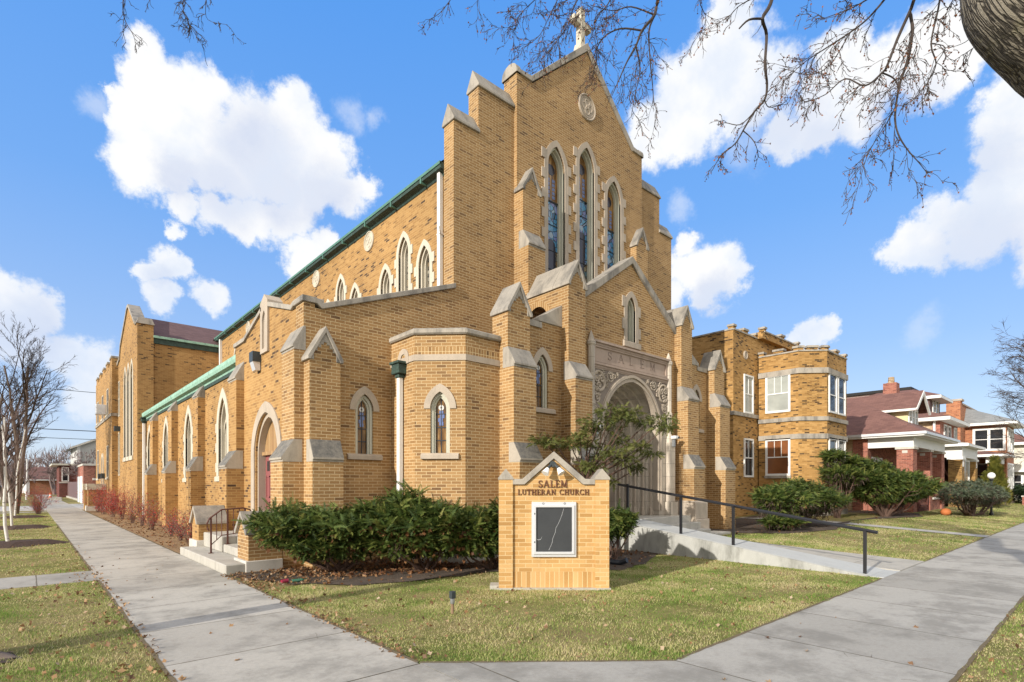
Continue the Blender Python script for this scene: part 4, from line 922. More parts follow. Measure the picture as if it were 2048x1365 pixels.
m = MB(); m.fbox(FS, PX0 + 0.05, PX1 - 0.05, 4.86, 5.40, -0.15, 0.05)
for (z0, z1, w_) in ((5.36, 5.42, 0.10), (5.42, 5.48, 0.15), (4.84, 4.90, 0.12), (4.78, 4.84, 0.085), (4.745, 4.78, 0.07)): m.fbox(FS, PX0 + 0.1, PX1 - 0.1, z0, z1, 0.0, w_)
m.plate(FS, [(PX0 + 0.14, 4.92), (PX1 - 0.14, 4.92), (PX1 - 0.14, 5.36), (PX0 + 0.14, 5.36)], [[(PX0 + 0.24, 4.98), (PX1 - 0.24, 4.98), (PX1 - 0.24, 5.31), (PX0 + 0.24, 5.31)]], 0.0, 0.085)
lint = m.build('name_lintel', mt['panel_stone'], portal)
for x in (PX0 + 0.07, PX1 - 0.07):
    m = MB(); c = (x, YS - 0.06, 0)
    m.lathe(c, [(0.13, 2.95), (0.13, 3.05), (0.10, 3.1), (0.10, 3.75), (0.12, 3.78), (0.12, 3.84), (0.095, 3.88), (0.095, 5.30), (0.125, 5.34), (0.125, 5.42), (0.09, 5.45), (0.06, 5.56), (0.012, 5.70)], 8)
    m.box(x - 0.15, x + 0.15, YS - 0.2, YS + 0.05, 0.3, 2.95); m.box(x - 0.2, x + 0.2, YS - 0.27, YS + 0.05, 0.1, 1.15)
    m.build('colonnette', mt['portal_stone'], portal)
sp0 = [(AX - 1.76, 3.4), (AX - PH - 0.02, 3.4)] + [(a, b) for a, b in lancet(AX, 3.4, PH + 0.02, PZ, PR + 0.02, 16)[1:-1] if b > 3.45] + [(AX + PH + 0.02, 3.4), (AX + 1.76, 3.4), (AX + 1.76, 4.74), (AX - 1.76, 4.74)]
m = MB(); m.plate(FS, sp0, (), 0.0, 0.056); m.build('spandrel_ground', mt['recess_stone'], portal)
# carved spandrels: one big whorl, a lesser one, tendrils
def spiral(c, fr, r, turns, a0, sgn, n=22):
    return [fr.p(c[0] + sgn * (r * (1 - k / n * 0.85)) * math.cos(a0 + turns * 2 * math.pi * k / n), c[1] + (r * (1 - k / n * 0.85)) * math.sin(a0 + turns * 2 * math.pi * k / n), 0.075) for k in range(n + 1)]
for s in (-1, 1):
    m = MB()
    for (du, z, r) in ((1.52, 4.42, 0.25), (1.02, 4.60, 0.13), (1.60, 3.98, 0.125), (1.66, 3.66, 0.09), (0.72, 4.68, 0.07)):
        c = (AX + s * du, z); m.ring(FS.p(c[0], z, 0.06), FS.u, Vector((0, 0, 1)), r, r * 0.17, 24, 6)
        for q in range(3 if r > 0.2 else 1):
            a = R(120 * q + 30); cc = (c[0] + math.cos(a) * r * 0.48 * (r > 0.2), z + math.sin(a) * r * 0.48 * (r > 0.2))
            rr = r * (0.42 if r > 0.2 else 0.75); m.tube(spiral(cc, FS, rr, 1.3, a, s), [0.026 * (0.6 + r * 2)] * 23, 5)
            m.lathe(tuple(FS.p(cc[0], cc[1] - 0.03, 0.06)), [(0.01, 0), (0.035, 0.02), (0.035, 0.04), (0.01, 0.06)], 8)
    rs = random.Random(5)
    for q in range(38):
        u = rs.uniform(0.55, 1.72); z = rs.uniform(3.5, 4.7)
        zz = PZ + PR * math.sqrt(max(0, 1 - (u / PH) ** 2)) if u < PH else 3.4
        if z > zz + 0.12: m.tube(spiral((AX + s * u, z), FS, rs.uniform(0.05, 0.08), 0.9, rs.uniform(0, 6), s, 10), [0.019] * 11, 4)
    m.build('spandrel_carving', mt['limestone'], portal)
# landing, stone plinths of the inner buttresses
for a, b in ((9.909, 10.54), (mir(10.54), mir(9.909))):
    m = MB(); m.box(a - 0.08, b + 0.08, YA - 0.12, YS, -0.3, 0.62); m.box(a - 0.05, b + 0.05, YA - 0.08, YS, 0.62, 1.12)
    m.prism(FS, [(0.0, 1.12), (0.75, 1.12), (0.68, 1.18), (0.0, 1.18)], a - 0.05, b + 0.05)
    m.build('buttress_plinth', mt['limestone'], church, bevel=0.012)

# --- half-octagon bay
bx = [(6.16, YW), (6.16, 10.01), (6.934, YS), (7.95, YS)]
F2 = Fr((6.16, 10.01, 0), (1, -1, 0), (-1, -1, 0)); L2 = math.hypot(0.774, 0.77)
F1 = left(6.16); F3 = front(YS); bc = L2 / 2
m = MB(); m.plate(F1, [(10.01, -0.3), (YW, -0.3), (YW, 4.86), (10.01, 4.86)], (), -0.25, 0.0)
m.plate(F2, [(0, -0.3), (L2, -0.3), (L2, 4.86), (0, 4.86)], [lancet(bc, 2.337, 0.21, 3.286, 0.36)], -0.22, 0.0)
m.plate(F3, [(6.934, -0.3), (7.95, -0.3), (7.95, 4.86), (6.934, 4.86)], (), -0.25, 0.0)
m.build('bay_wall', mt['face_brick'], church)
amber_window(F2, bc, 2.337, 3.286, 0.36, 0.21, 3.286)
def bay_ring(name, z0, z1, off, mat, inset=0.0, bev=0.0):
    o = off; k = o * math.tan(R(22.5))
    P = [(6.16 - o, YW + 0.02), (6.16 - o, 10.01 - k), (6.934 - k, YS - o), (7.90, YS - o), (7.90, YS + 0.3), (7.0, YS + 0.3), (6.45, 10.1), (6.45, YW + 0.02)]
    m = MB(); m.extrude(P, z0, z1, 0)
    return m.build(name, mt[mat], church, bevel=bev)
bay_ring('bay_coping', 4.86, 4.99, 0.07, 'cap_stone', bev=0.03); bay_ring('bay_course', 4.31, 4.44, 0.022, 'limestone'); bay_ring('bay_soldier_course', 4.442, 4.60, 0.005, 'soldier_brick')
bay_ring('bay_plinth', -0.2, 0.22, 0.09, 'white_stone', bev=0.02)
m = MB(); m.poly([(6.2, YW, 4.8), (6.2, 10.0, 4.8), (6.95, 9.3, 4.8), (7.95, 9.3, 4.8), (7.95, YW, 4.8)]); m.build('bay_roof', mt['church_shingle'], church, recalc=False)
m = MB(); m.plate(F1, arch_band(10.45, 4.30, 0.22, 0.10, 4.42, 0.22, 0.10), (), -0.05, 0.03); so_ = m.build('scupper_arch', mt['limestone'], church)
m = MB(); m.plate(F1, lancet(10.45, 4.3, 0.1, 4.42, 0.1001), (), -0.05, 0.004); m.build('scupper_hole', mt['rubber'], so_)
downspout(6.16 - 0.075, 10.50, 0.0, 4.06, 0.055, head=(4.35, 4.0))
# SALEM cut into the lintel is added with the lettering further down
# ------------------------------------------------------------------ ground, walks, ramp, stoop
def sstep(a, b, x):
    t = np.clip((x - a) / (b - a), 0, 1); return t * t * (3 - 2 * t)
def hgt(x, y):
    x = np.asarray(x, float); y = np.asarray(y, float)
    return sstep(12.4, 14.6, x) * np.clip((y - 2.8) / 5.2, 0, 1) * 0.19 + sstep(18, 27, x) * np.clip((y - 2.8) / 4.0, 0, 1) * 0.12
def H(x, y): return float(hgt(x, y))
xs = np.unique(np.concatenate([np.linspace(-700, -30, 12), np.linspace(-30, 60, 181), np.linspace(60, 700, 14)]))
ys = np.unique(np.concatenate([np.linspace(-700, -10, 10), np.linspace(-10, 60, 141), np.linspace(60, 700, 14)]))
gx, gy = np.meshgrid(xs, ys); gz = hgt(gx, gy) - 0.012
nx_, ny_ = len(xs), len(ys)
idx = np.arange(nx_ * ny_).reshape(ny_, nx_)
fc = np.stack([idx[:-1, :-1], idx[:-1, 1:], idx[1:, 1:], idx[1:, :-1]], -1).reshape(-1, 4)
go = raw_mesh('ground', np.stack([gx, gy, gz], -1), fc, mt['lawn']); tag(go, kind='structure')
def sheet(name, pts, z, mat, kind='structure', t=0.12):
    m = MB(); m.extrude(pts, z - t, z); return tag(m.build(name, mt[mat], None), kind=kind)
sheet('side_pavement', [(0.92, 4.31), (2.70, 4.31), (2.70, 130), (0.92, 130)], 0.0, 'side_walk_slab')
sheet('front_pavement', [(2.72, 0.93), (220, 0.93), (220, 2.78), (4.55, 2.78), (2.72, 4.33)], 0.0, 'front_walk_slab')
sheet('corner_pavement', [(-3.0, -3.0), (2.71, -3.0), (2.71, 4.30), (0.92, 4.30), (0.92, 0.93), (-3.0, 0.93)], 0.0, 'side_walk_slab')
sheet('crossing_path', [(-3.4, 11.85), (0.915, 11.85), (0.915, 13.25), (-3.4, 13.25)], -0.003, 'front_walk_slab')
sheet('driveway', [(-3.4, 47.0), (0.915, 47.0), (0.915, 58.0), (-3.4, 58.0)], -0.002, 'drive_slab')
sheet('driveway_apron', [(2.705, 47.2), (9.0, 47.2), (9.0, 62.0), (2.705, 62.0)], -0.002, 'drive_slab')
sheet('far_crossing_path', [(-3.4, 44.0), (0.915, 44.0), (0.915, 45.0), (-3.4, 45.0)], -0.003, 'front_walk_slab')
sheet('road', [(-13, -60), (-3.6, -60), (-3.6, 400), (-13, 400)], -0.006, 'asphalt', t=0.05)
m = MB(); m.box(-3.6, -3.42, -60, 400, -0.1, 0.06); tag(m.build('kerb', mt['bare_concrete'], None), kind='structure')
m = MB(); Y0, Y1 = 2.79, 8.0                 # entrance walk beside the ramp, following the lawn
for k in range(6):
    ya, yb = Y0 + (Y1 - Y0) * k / 6, Y0 + (Y1 - Y0) * (k + 1) / 6; za_, zb_ = H(14.6, ya) * 0.95 + 0.012, H(14.6, yb) * 0.95 + 0.012
    m.v += [(12.5, ya, za_), (14.42, ya, za_), (14.42, yb - 0.012, zb_), (12.5, yb - 0.012, zb_), (12.5, ya, -0.2), (14.42, ya, -0.2), (14.42, yb - 0.012, -0.2), (12.5, yb - 0.012, -0.2)]
    b = k * 8; m.f += [(b, b+1, b+2, b+3), (b+4, b+7, b+6, b+5), (b, b+4, b+5, b+1), (b+1, b+5, b+6, b+2), (b+2, b+6, b+7, b+3), (b+3, b+7, b+4, b)]
tag(m.build('entrance_path', mt['bare_concrete'], None), kind='structure')
m = MB()
for k in range(8):
    ya, yb = 2.79 + k, 3.79 + k
    m.poly([(22.6, ya, H(23, ya) + 0.004), (23.5, ya, H(23, ya) + 0.004), (23.5, yb, H(23, yb) + 0.004), (22.6, yb, H(23, yb) + 0.004)])
tag(m.build('house_path', mt['bare_concrete'], None, recalc=False), kind='structure')

ramp_t = thing('access_ramp', 'grey concrete ramp with stained side wall rising to the church portal', 'ramp', (12.0, 6.0, 0))
m = MB(); fr = right(11.44)                  # profile in (y, z)
m.plate(Fr((11.46, 0, 0), (0, 1, 0), (1, 0, 0)), [(3.02, -0.2), (3.02, 0.004), (8.75, 0.735), (9.35, 0.735), (9.35, -0.2)], (), 0.0, 1.04); m.box(11.40, 12.499, 2.786, 3.019, -0.15, 0.001); m.build('ramp_deck', mt['ramp_concrete'], ramp_t)
m = MB(); m.plate(Fr((11.40, 0, 0), (0, 1, 0), (1, 0, 0)), [(3.0, -0.2), (3.0, -0.002), (8.75, 0.728), (9.2, 0.728), (9.2, -0.2)], (), 0.0, 0.0598); m.box(10.66, 11.399, 8.62, 9.2, -0.2, 0.70); m.build('ramp_wall', mt['stained_concrete'], ramp_t)
m = MB(); m.box(12.505, 14.98, 8.62, 10.75, -0.2, 0.738); m.box(12.505, 14.98, 8.30, 8.618, -0.2, 0.555); m.box(12.505, 14.98, 7.98, 8.298, -0.2, 0.372); m.box(11.2, 12.50, 9.352, 10.75, -0.2, 0.737)
m.box(14.99, 15.95, 7.85, 8.40, -0.1, 0.24)
tag(m.build('front_steps', mt['bare_concrete'], None, bevel=0.012), 'broad concrete steps and landing in front of the stone portal', 'steps')
rail = thing('ramp_handrail', 'black square tube handrail along the near edge of the concrete ramp', 'handrail', (11.55, 6, 0))
def rz(y): return 0.80 + (y - 3.0) * 0.1525
m = MB(); m.tube([(11.55, 2.92, rz(2.92)), (11.55, 8.75, rz(8.75))], 0.032, 4); m.build('top_rail', mt['black_iron'], rail)
for y in (3.12, 5.63, 6.91, 8.44):
    m = MB(); m.box(11.525, 11.575, y - 0.025, y + 0.025, max(0, (y - 3.02) * 0.1276) - 0.05, rz(y) + (0.06 if y > 8 else -0.005)); m.build('post', mt['black_iron'], rail)

stoop = thing('side_stoop', 'pale concrete steps between two gabled brick piers below the maroon side door', 'steps', (3.4, 13.3, 0))
m = MB(); m.box(2.72, 4.2, 11.72, 14.86, -0.2, 0.17); m.box(2.72, 3.06, 10.98, 11.72, -0.2, 0.17); m.box(2.72, 3.02, 14.86, 15.0, -0.2, 0.17)
m.box(3.19, 4.16, 13.2, 14.85, 0.17, 0.51); m.box(3.22, 3.50, 11.71, 13.198, 0.17, 0.345); m.box(3.50, 4.16, 11.71, 13.198, 0.17, 0.512)
m.build('step', mt['bare_concrete'], stoop, bevel=0.015)
def stoop_pier(par, x0, x1, y0, y1, z0, brick='common_brick'):
    m = MB(); m.box(x0, x1, y0, y1, z0 + 0.2, 0.80); yc = (y0 + y1) / 2
    m.plate(left(x0), [(y0, 0.80), (y1, 0.80), (yc, 1.08)], (), -(x1 - x0), 0.0); p = m.build('pier', mt[brick], par)
    m = MB(); m.box(x0 - 0.06, x1, y0 - 0.05, y1 + 0.05, z0 - 0.2, z0 + 0.21); m.build('pier_base', mt['white_stone'], p, bevel=0.01)
    m = MB(); o = 0.05
    m.plate(left(x0), [(y0 - o, 0.76), (yc, 1.15), (y1 + o, 0.76), (y1 + o, 0.70), (y1 - 0.02, 0.70), (yc, 1.07), (y0 + 0.02, 0.70), (y0 - o, 0.70)], (), -(x1 - x0), 0.06); m.build('pier_cap', mt['cap_stone'], p, bevel=0.008)
stoop_pier(stoop, 3.12, 3.745, 11.0, 11.70, 0.0, 'face_brick'); stoop_pier(stoop, 3.09, 3.74, 14.87, 15.56, 0.1)
irl = thing('stoop_handrail', 'rusty brown iron railing standing in the middle of the side steps', 'handrail', (3.3, 13.15, 0))
m = MB(); y = 13.15
m.tube([(2.93, y, 0.66), (2.90, y, 0.72), (2.89, y, 0.82), (2.94, y, 0.93), (3.18, y, 1.115), (3.62, y, 1.14), (3.76, y, 1.10), (3.80, y, 1.02)], 0.018, 6); m.tube([(2.97, y, 0.35), (3.18, y, 0.55), (3.72, y, 0.60)], 0.011, 5); m.build('top_rail', mt['rusty_iron'], irl)
for x, z0, z1 in ((2.97, 0.17, 0.95), (3.3, 0.345, 1.12), (3.66, 0.51, 1.14)):
    m = MB(); m.box(x - 0.016, x + 0.016, y - 0.016, y + 0.016, z0, z1); m.box(x - 0.045, x + 0.045, y - 0.045, y + 0.045, z0, z0 + 0.012); m.build('post', mt['rusty_iron'], irl)
for x, z0, z1 in ((3.08, 0.45, 1.03), (3.18, 0.55, 1.11), (3.42, 0.57, 1.13), (3.54, 0.585, 1.135)):
    m = MB(); m.tube([(x, y, z0), (x, y, z1)], 0.009, 4); m.build('baluster', mt['rusty_iron'], irl)
st2 = thing('rear_stoop', 'far stone capped brick pier and steps at the rear door of the church', 'steps', (3.2, 45.0, 0))
for q in (44.3, 47.6):
    m = MB(); m.box(2.9, 3.84, q, q + 0.6, 0, 1.35); pr = m.build('pier', mt['common_brick'], st2)
    m = MB(); m.box(2.82, 3.83, q - 0.08, q + 0.68, 1.35, 1.75); m.build('pier_cap', mt['pale_stone'], pr)
m = MB(); m.box(2.78, 3.80, 44.15, 44.85, -0.1, 0.3); m.box(2.95, 3.84, 44.9, 47.6, -0.1, 0.25); m.build('step', mt['white_stone'], st2)

# beds: bare soil in front, dry mulch along the side
def blob_sheet(name, pts, z, mat, rs, wob=0.08, sub=6):
    P = []
    n = len(pts)
    for i in range(n):
        a, b = pts[i], pts[(i + 1) % n]
        for k in range(sub):
            t = k / sub; P.append((a[0] + (b[0] - a[0]) * t + rs.uniform(-wob, wob), a[1] + (b[1] - a[1]) * t + rs.uniform(-wob, wob)))
    m = MB(); tr = tessellate_polygon([[Vector((a, b, 0)) for a, b in P]])
    m.v = [(a, b, H(a, b) + z) for a, b in P]; m.f = [tuple(t) for t in tr]
    return tag(m.build(name, mt[mat], None, recalc=False), kind='structure')
rs = random.Random(3)
BED = [(2.8, 10.9), (2.82, 10.3), (3.3, 9.2), (3.95, 8.45), (5.17, 8.0), (6.6, 8.0), (7.6, 7.1), (8.6, 6.5), (9.6, 6.6), (11.38, 7.4), (11.38, 8.7), (8.6, 9.3), (7.9, 11.0), (3.3, 11.2)]
blob_sheet('soil_bed', BED, 0.004, 'soil', rs)
blob_sheet('mulch_bed', [(2.74, 15.0), (4.5, 15.0), (4.5, 33.0), (4.1, 41), (3.8, 47), (2.74, 47)], 0.004, 'dry_mulch', rs, 0.02)
blob_sheet('shrub_bed', [(15.9, 8.3), (17.5, 6.9), (20.5, 6.4), (24.5, 7.0), (30.5, 5.9), (33, 6.6), (33.0, 9.5), (24, 10.8), (17.8, 10.5), (16, 9.2)], 0.006, 'soil', rs)
blob_sheet('trunk_bed', [(-1.3, 6.5), (-0.5, 6.55), (-0.12, 6.85), (-0.2, 7.3), (-1.0, 7.7), (-1.5, 7.2)], 0.004, 'soil', rs, 0.12)

def edge_strip(pts, wid, rs, z=0.0025):      # soil and thatch creeping over the pavement edge
    m = MB(); n = len(pts)
    for i in range(n - 1):
        (xa, ya), (xb, yb) = pts[i], pts[i + 1]; L = math.hypot(xb - xa, yb - ya); k = int(L / 0.12); nx, ny = -(yb - ya) / L, (xb - xa) / L
        prev = None
        for q in range(k + 1):
            t = q / k; p = (xa + (xb - xa) * t, ya + (yb - ya) * t); o = wid * (0.35 + 0.65 * rs.random()) * (0.4 + 0.6 * abs(math.sin(q * 0.31)))
            cur = ((p[0] - nx * 0.025, p[1] - ny * 0.025, z), (p[0] + nx * o, p[1] + ny * o, z))
            if prev: m.poly([prev[0], cur[0], cur[1], prev[1]])
            prev = cur
    return m
rs = random.Random(12)
for pts in ([(0.92, 30), (0.92, 13.3)], [(0.92, 11.8), (0.92, 4.4)], [(2.70, 4.35), (2.70, 10.9)], [(2.70, 15.1), (2.70, 40)], [(4.55, 2.77), (2.72, 4.33)], [(11.3, 2.78), (4.6, 2.78)], [(36, 2.78), (14.5, 2.78)], [(4.0, 0.93), (30, 0.93)]):
    tag(edge_strip(pts, 0.024, rs).build('pavement_edge_soil', mt['thatch'], None, recalc=False), kind='structure')

# ------------------------------------------------------------------ lettering (drawn stroke by stroke)
def glyph(ch):
    S = 0.15; T = 0.075                   # thick and thin stems, cap height 1
    q = lambda a, b, w: ('s', a, b, w)
    def serif(x, z, w=0.22): return ('s', (x - w, z), (x + w, z), 0.055)
    arc = lambda cx, cz, rx, rz_, a0, a1, w: ('a', cx, cz, rx, rz_, a0, a1, w)
    return {
     'L': (0.62, [q((0.16, 0), (0.16, 1), S), serif(0.16, 0.97, 0.17), q((0.0, 0.03), (0.6, 0.03), 0.06), q((0.58, 0), (0.6, 0.25), 0.05)]),
     'E': (0.62, [q((0.16, 0), (0.16, 1), S), q((0, 0.97), (0.56, 0.97), 0.06), q((0.16, 0.52), (0.45, 0.52), 0.06), q((0, 0.03), (0.6, 0.03), 0.06), q((0.55, 0.78), (0.56, 1.0), 0.05), q((0.58, 0), (0.6, 0.24), 0.05), q((0.45, 0.42), (0.45, 0.62), 0.05)]),
     'T': (0.72, [q((0.36, 0), (0.36, 1), S), serif(0.36, 0.03, 0.19), q((0.0, 0.97), (0.72, 0.97), 0.06), q((0.03, 0.76), (0.02, 1.0), 0.05), q((0.69, 0.76), (0.70, 1.0), 0.05)]),
     'H': (0.86, [q((0.16, 0), (0.16, 1), S), q((0.70, 0), (0.70, 1), S), q((0.16, 0.5), (0.7, 0.5), T), serif(0.16, 0.03, 0.16), serif(0.16, 0.97, 0.16), serif(0.7, 0.03, 0.16), serif(0.7, 0.97, 0.16)]),
     'U': (0.82, [q((0.15, 0.32), (0.15, 1), S), q((0.67, 0.32), (0.67, 1), T), arc(0.41, 0.34, 0.26, 0.3, 180, 360, 0.11), serif(0.15, 0.97, 0.16), serif(0.67, 0.97, 0.14)]),
     'N': (0.86, [q((0.14, 0), (0.14, 1), T), q((0.72, 0), (0.72, 1), T), q((0.12, 1), (0.72, 0.02), S), serif(0.14, 0.03, 0.14), serif(0.1, 0.97, 0.1), serif(0.72, 0.97, 0.14)]),
     'R': (0.78, [q((0.16, 0), (0.16, 1), S), arc(0.32, 0.74, 0.26, 0.23, -90, 90, 0.11), q((0.16, 0.97), (0.34, 0.97), 0.06), q((0.16, 0.51), (0.34, 0.51), 0.06), q((0.36, 0.5), (0.72, 0.02), S), serif(0.16, 0.03, 0.16), serif(0.72, 0.03, 0.08)]),
     'A': (0.88, [q((0.1, 0), (0.42, 1), T), q((0.42, 1), (0.76, 0), S), q((0.22, 0.34), (0.62, 0.34), 0.06), serif(0.1, 0.03, 0.12), serif(0.77, 0.03, 0.13)]),
     'M': (1.02, [q((0.12, 0), (0.16, 1), T), q((0.16, 1), (0.5, 0.08), S), q((0.5, 0.08), (0.86, 1), T), q((0.86, 0), (0.84, 1), S), serif(0.12, 0.03, 0.13), serif(0.87, 0.03, 0.15), serif(0.1, 0.97, 0.1), serif(0.9, 0.97, 0.1)]),
     'C': (0.78, [arc(0.42, 0.5, 0.36, 0.46, 45, 315, 0.12), q((0.68, 0.72), (0.69, 0.98), 0.05), q((0.68, 0.03), (0.69, 0.26), 0.05)]),
     'S': (0.62, [arc(0.31, 0.735, 0.215, 0.225, 20, 245, 0.12), arc(0.31, 0.265, 0.225, 0.235, -160, 75, 0.13), q((0.2, 0.56), (0.42, 0.45), 0.13), q((0.51, 0.74), (0.51, 0.99), 0.05), q((0.09, 0.02), (0.09, 0.28), 0.05)]),
     ' ': (0.42, [])}[ch]
def write(text, fr, u0, u1, z, h, w0, w1, mat, parent, name='letter', gap=0.16, thin=1.0):
    tot = sum(glyph(c)[0] + gap for c in text) - gap; sc = (u1 - u0) / tot; u = u0; d = 0
    for c in text:
        adv, strokes = glyph(c); m = MB()
        for i, s in enumerate(strokes):
            e = w1 + 0.0005 * i
            if s[0] == 's':
                (x0, z0), (x1, z1), w = s[1], s[2], s[3] * thin; L = math.hypot(x1 - x0, z1 - z0) or 1
                nx, nz = -(z1 - z0) / L * w / 2, (x1 - x0) / L * w / 2
                P = [(x0 + nx, z0 + nz), (x1 + nx, z1 + nz), (x1 - nx, z1 - nz), (x0 - nx, z0 - nz)]
            else:
                _, cx, cz, rx, rz2, a0, a1, w = s; w *= thin; n = 12
                o = [(cx + (rx + w / 2) * math.cos(R(a0 + (a1 - a0) * k / n)), cz + (rz2 + w / 3) * math.sin(R(a0 + (a1 - a0) * k / n))) for k in range(n + 1)]
                P = o + [(cx + (rx - w / 2) * math.cos(R(a0 + (a1 - a0) * k / n)), cz + (rz2 - w / 3) * math.sin(R(a0 + (a1 - a0) * k / n))) for k in reversed(range(n + 1))]
            m.plate(fr, [(u + a * sc, z + b * h) for a, b in P], (), w0, e)
        if m.v: m.build(name, mt[mat], parent)
        u += (adv + gap) * sc
for ch, u in zip('SALEM', (-1.13, -0.66, -0.16, 0.36, 0.86)):
    write(ch, FS, AX + u, AX + u + (0.19 if ch in 'SE' else 0.17 if ch == 'L' else 0.26), 5.04, 0.225, 0.045, 0.056, 'carved_letter', lint, thin=0.6)

# ------------------------------------------------------------------ monument sign
sc_o = FWD * 8.60 + RGT * 0.667
SG = Fr(sc_o, RGT, -FWD)
sign = thing('church_sign', 'tan brick monument sign with gabled top, bronze lettering and dark notice board', 'sign', sc_o)
m = MB(); m.plate(SG, [(-0.66, 0.27), (0.66, 0.27), (0.66, 1.66), (0.46, 1.66), (0.0, 2.07), (-0.46, 1.66), (-0.66, 1.66)], (), -0.40, -0.045); m.build('brick_panel', mt['sign_brick'], sign)
m = MB(); m.fbox(SG, -0.66, 0.66, 0.0, 0.272, -0.395, -0.04); m.build('soldier_course', mt['sign_soldier'], sign)
for s in (-1, 1):
    u0, u1 = sorted((s * 0.655, s * 0.877)); uc = (u0 + u1) / 2
    m = MB(); m.fbox(SG, u0, u1, 0.0, 1.74, -0.43, 0.0); p = m.build('sign_pillar', mt['sign_brick'], sign)
    m = MB(); a = 0.012
    m.fbox(SG, u0 - a, u1 + a, 1.74, 1.77, -0.44, 0.012)
    m.plate(SG, [(u0 - a, 1.77), (u1 + a, 1.77), (uc, 1.915)], (), -0.44, 0.012); m.build('pillar_cap', mt['cap_stone'], p)
m = MB()
o = [(-0.654, 1.662), (-0.465, 1.662), (0.0, 2.075), (0.465, 1.662), (0.654, 1.662), (0.654, 1.752), (0.50, 1.752), (0.0, 2.19), (-0.50, 1.752), (-0.654, 1.752)]
m.plate(SG, o, (), -0.42, 0.0); m.build('sign_coping', mt['cap_stone'], sign, bevel=0.006)
m = MB(); m.fbox(SG, -0.93, 0.9, -0.15, 0.02, -0.46, 0.03); m.fbox(SG, -1.02, -0.88, -0.1, 0.055, -0.30, -0.02); m.build('sign_footing', mt['bare_concrete'], sign)
write('SALEM', SG, -0.25, 0.215, 1.615, 0.115, -0.05, -0.025, 'bronze_letter', sign)
write('LUTHERAN CHURCH', SG, -0.575, 0.56, 1.498, 0.088, -0.05, -0.025, 'bronze_letter', sign)
m = MB(); m.plate(SG, [(-0.355, 0.51), (0.355, 0.51), (0.355, 1.385), (-0.355, 1.385)], [[(-0.29, 0.59), (0.29, 0.59), (0.29, 1.305), (-0.29, 1.305)]], -0.06, 0.0)
m.plate(SG, [(-0.325, 0.555), (0.325, 0.555), (0.325, 1.335), (-0.325, 1.335)], [[(-0.285, 0.595), (0.285, 0.595), (0.285, 1.30), (-0.285, 1.30)]], -0.01, 0.022)
bf = m.build('board_frame', mt['aluminium'], sign, bevel=0.004)
m = MB(); m.fbox(SG, -0.30, 0.30, 0.58, 1.31, -0.05, -0.012); m.build('notice_board', mt['letter_board'], bf)
m = MB(); cr = [(0.16, 1.29), (0.12, 1.16), (0.075, 1.05), (0.03, 0.97), (0.02, 0.90), (-0.02, 0.80), (-0.03, 0.73), (-0.08, 0.62)]
for (a, b), (c, d) in zip(cr, cr[1:]): m.plate(SG, [(a - 0.0016, b), (a + 0.0016, b), (c + 0.0022, d), (c - 0.0022, d)], (), -0.012, -0.0105)
for (a, b), (c, d) in zip([(-0.19, 0.83), (-0.21, 0.79), (-0.25, 0.78)], [(-0.21, 0.79), (-0.25, 0.78), (-0.28, 0.80)]): m.plate(SG, [(a, b - 0.003), (a, b + 0.003), (c, d + 0.003), (c, d - 0.003)], (), -0.012, -0.0103)
m.build('acrylic_crack', mt['aluminium'], bf)
m = MB()
for z in (1.2, 0.75): m.fbox(SG, -0.315, -0.30, z - 0.012, z + 0.012, 0.02, 0.028)
for u in (-0.17, 0.17): m.ring(SG.p(u, 1.36, 0.004), SG.u, Vector((0, 0, 1)), 0.014, 0.003, 12, 4)
m.build('board_catch', mt['dark_metal'], bf)
m = MB(); c0 = SG.p(-0.02, 1.985, 0.0); m.tube([SG.p(-0.02, 1.985, -0.05), SG.p(-0.02, 1.985, 0.05)], [0.055, 0.05], 8)
for s in (-1, 1): m.tube([SG.p(-0.02 + s * 0.03, 1.975, 0.04), SG.p(-0.02 + s * 0.085, 1.915, 0.09)], [0.018, 0.03], 8)
fl = m.build('floodlight_mount', mt['dark_metal'], sign)
for s in (-1, 1): m = MB(); m.tube([SG.p(-0.02 + s * 0.085, 1.915, 0.09), SG.p(-0.02 + s * 0.10, 1.885, 0.105), SG.p(-0.02 + s * 0.13, 1.835, 0.13)], [0.028, 0.04, 0.062], 12); m.build('flood_lamp', mt['opal_globe'], fl)

def placed(px, py, ground_z=0.0):            # where a pixel of the photograph meets the ground
    d = FPX * (EYE - ground_z) / (py - HOR); p = at(px, HOR, d); return p.x, p.y
x, y = placed(905, 1228)
gl = thing('garden_spotlight', 'small dark spotlight on a copper stake in the lawn', 'garden light', (x, y, 0))
m = MB(); m.lathe((x, y, 0), [(0.02, 0), (0.02, 0.13), (0.024, 0.14)], 10); m.build('stake', mt['copper_post'], gl)
m = MB(); m.lathe((x, y, 0), [(0.026, 0.13), (0.03, 0.15), (0.03, 0.19), (0.022, 0.2)], 10); m.build('socket', mt['grey_metal'], gl)
m = MB(); m.extrude([(x - 0.035, y - 0.03), (x + 0.035, y - 0.03), (x + 0.035, y + 0.03), (x - 0.035, y + 0.03)], 0.2, 0.29); m.build('lamp_head', mt['dark_metal'], gl, bevel=0.006)
x, y = placed(563, 1168); m = MB(); m.tube([(x, y, 0.035), (x + 0.11, y + 0.02, 0.04)], 0.033, 12); tag(m.build('drink_can', mt['can_red'], None, smooth=False), 'crushed red drink can lying on the soil near the side steps', 'can')
x, y = placed(585, 1166); m = MB(); m.tube([(x, y, 0.03), (x + 0.16, y, 0.03), (x + 0.2, y, 0.03), (x + 0.25, y, 0.03)], [0.03, 0.03, 0.014, 0.012], 10); tag(m.build('glass_bottle', mt['green_glass'], None), 'green glass bottle lying beside the red can', 'bottle')
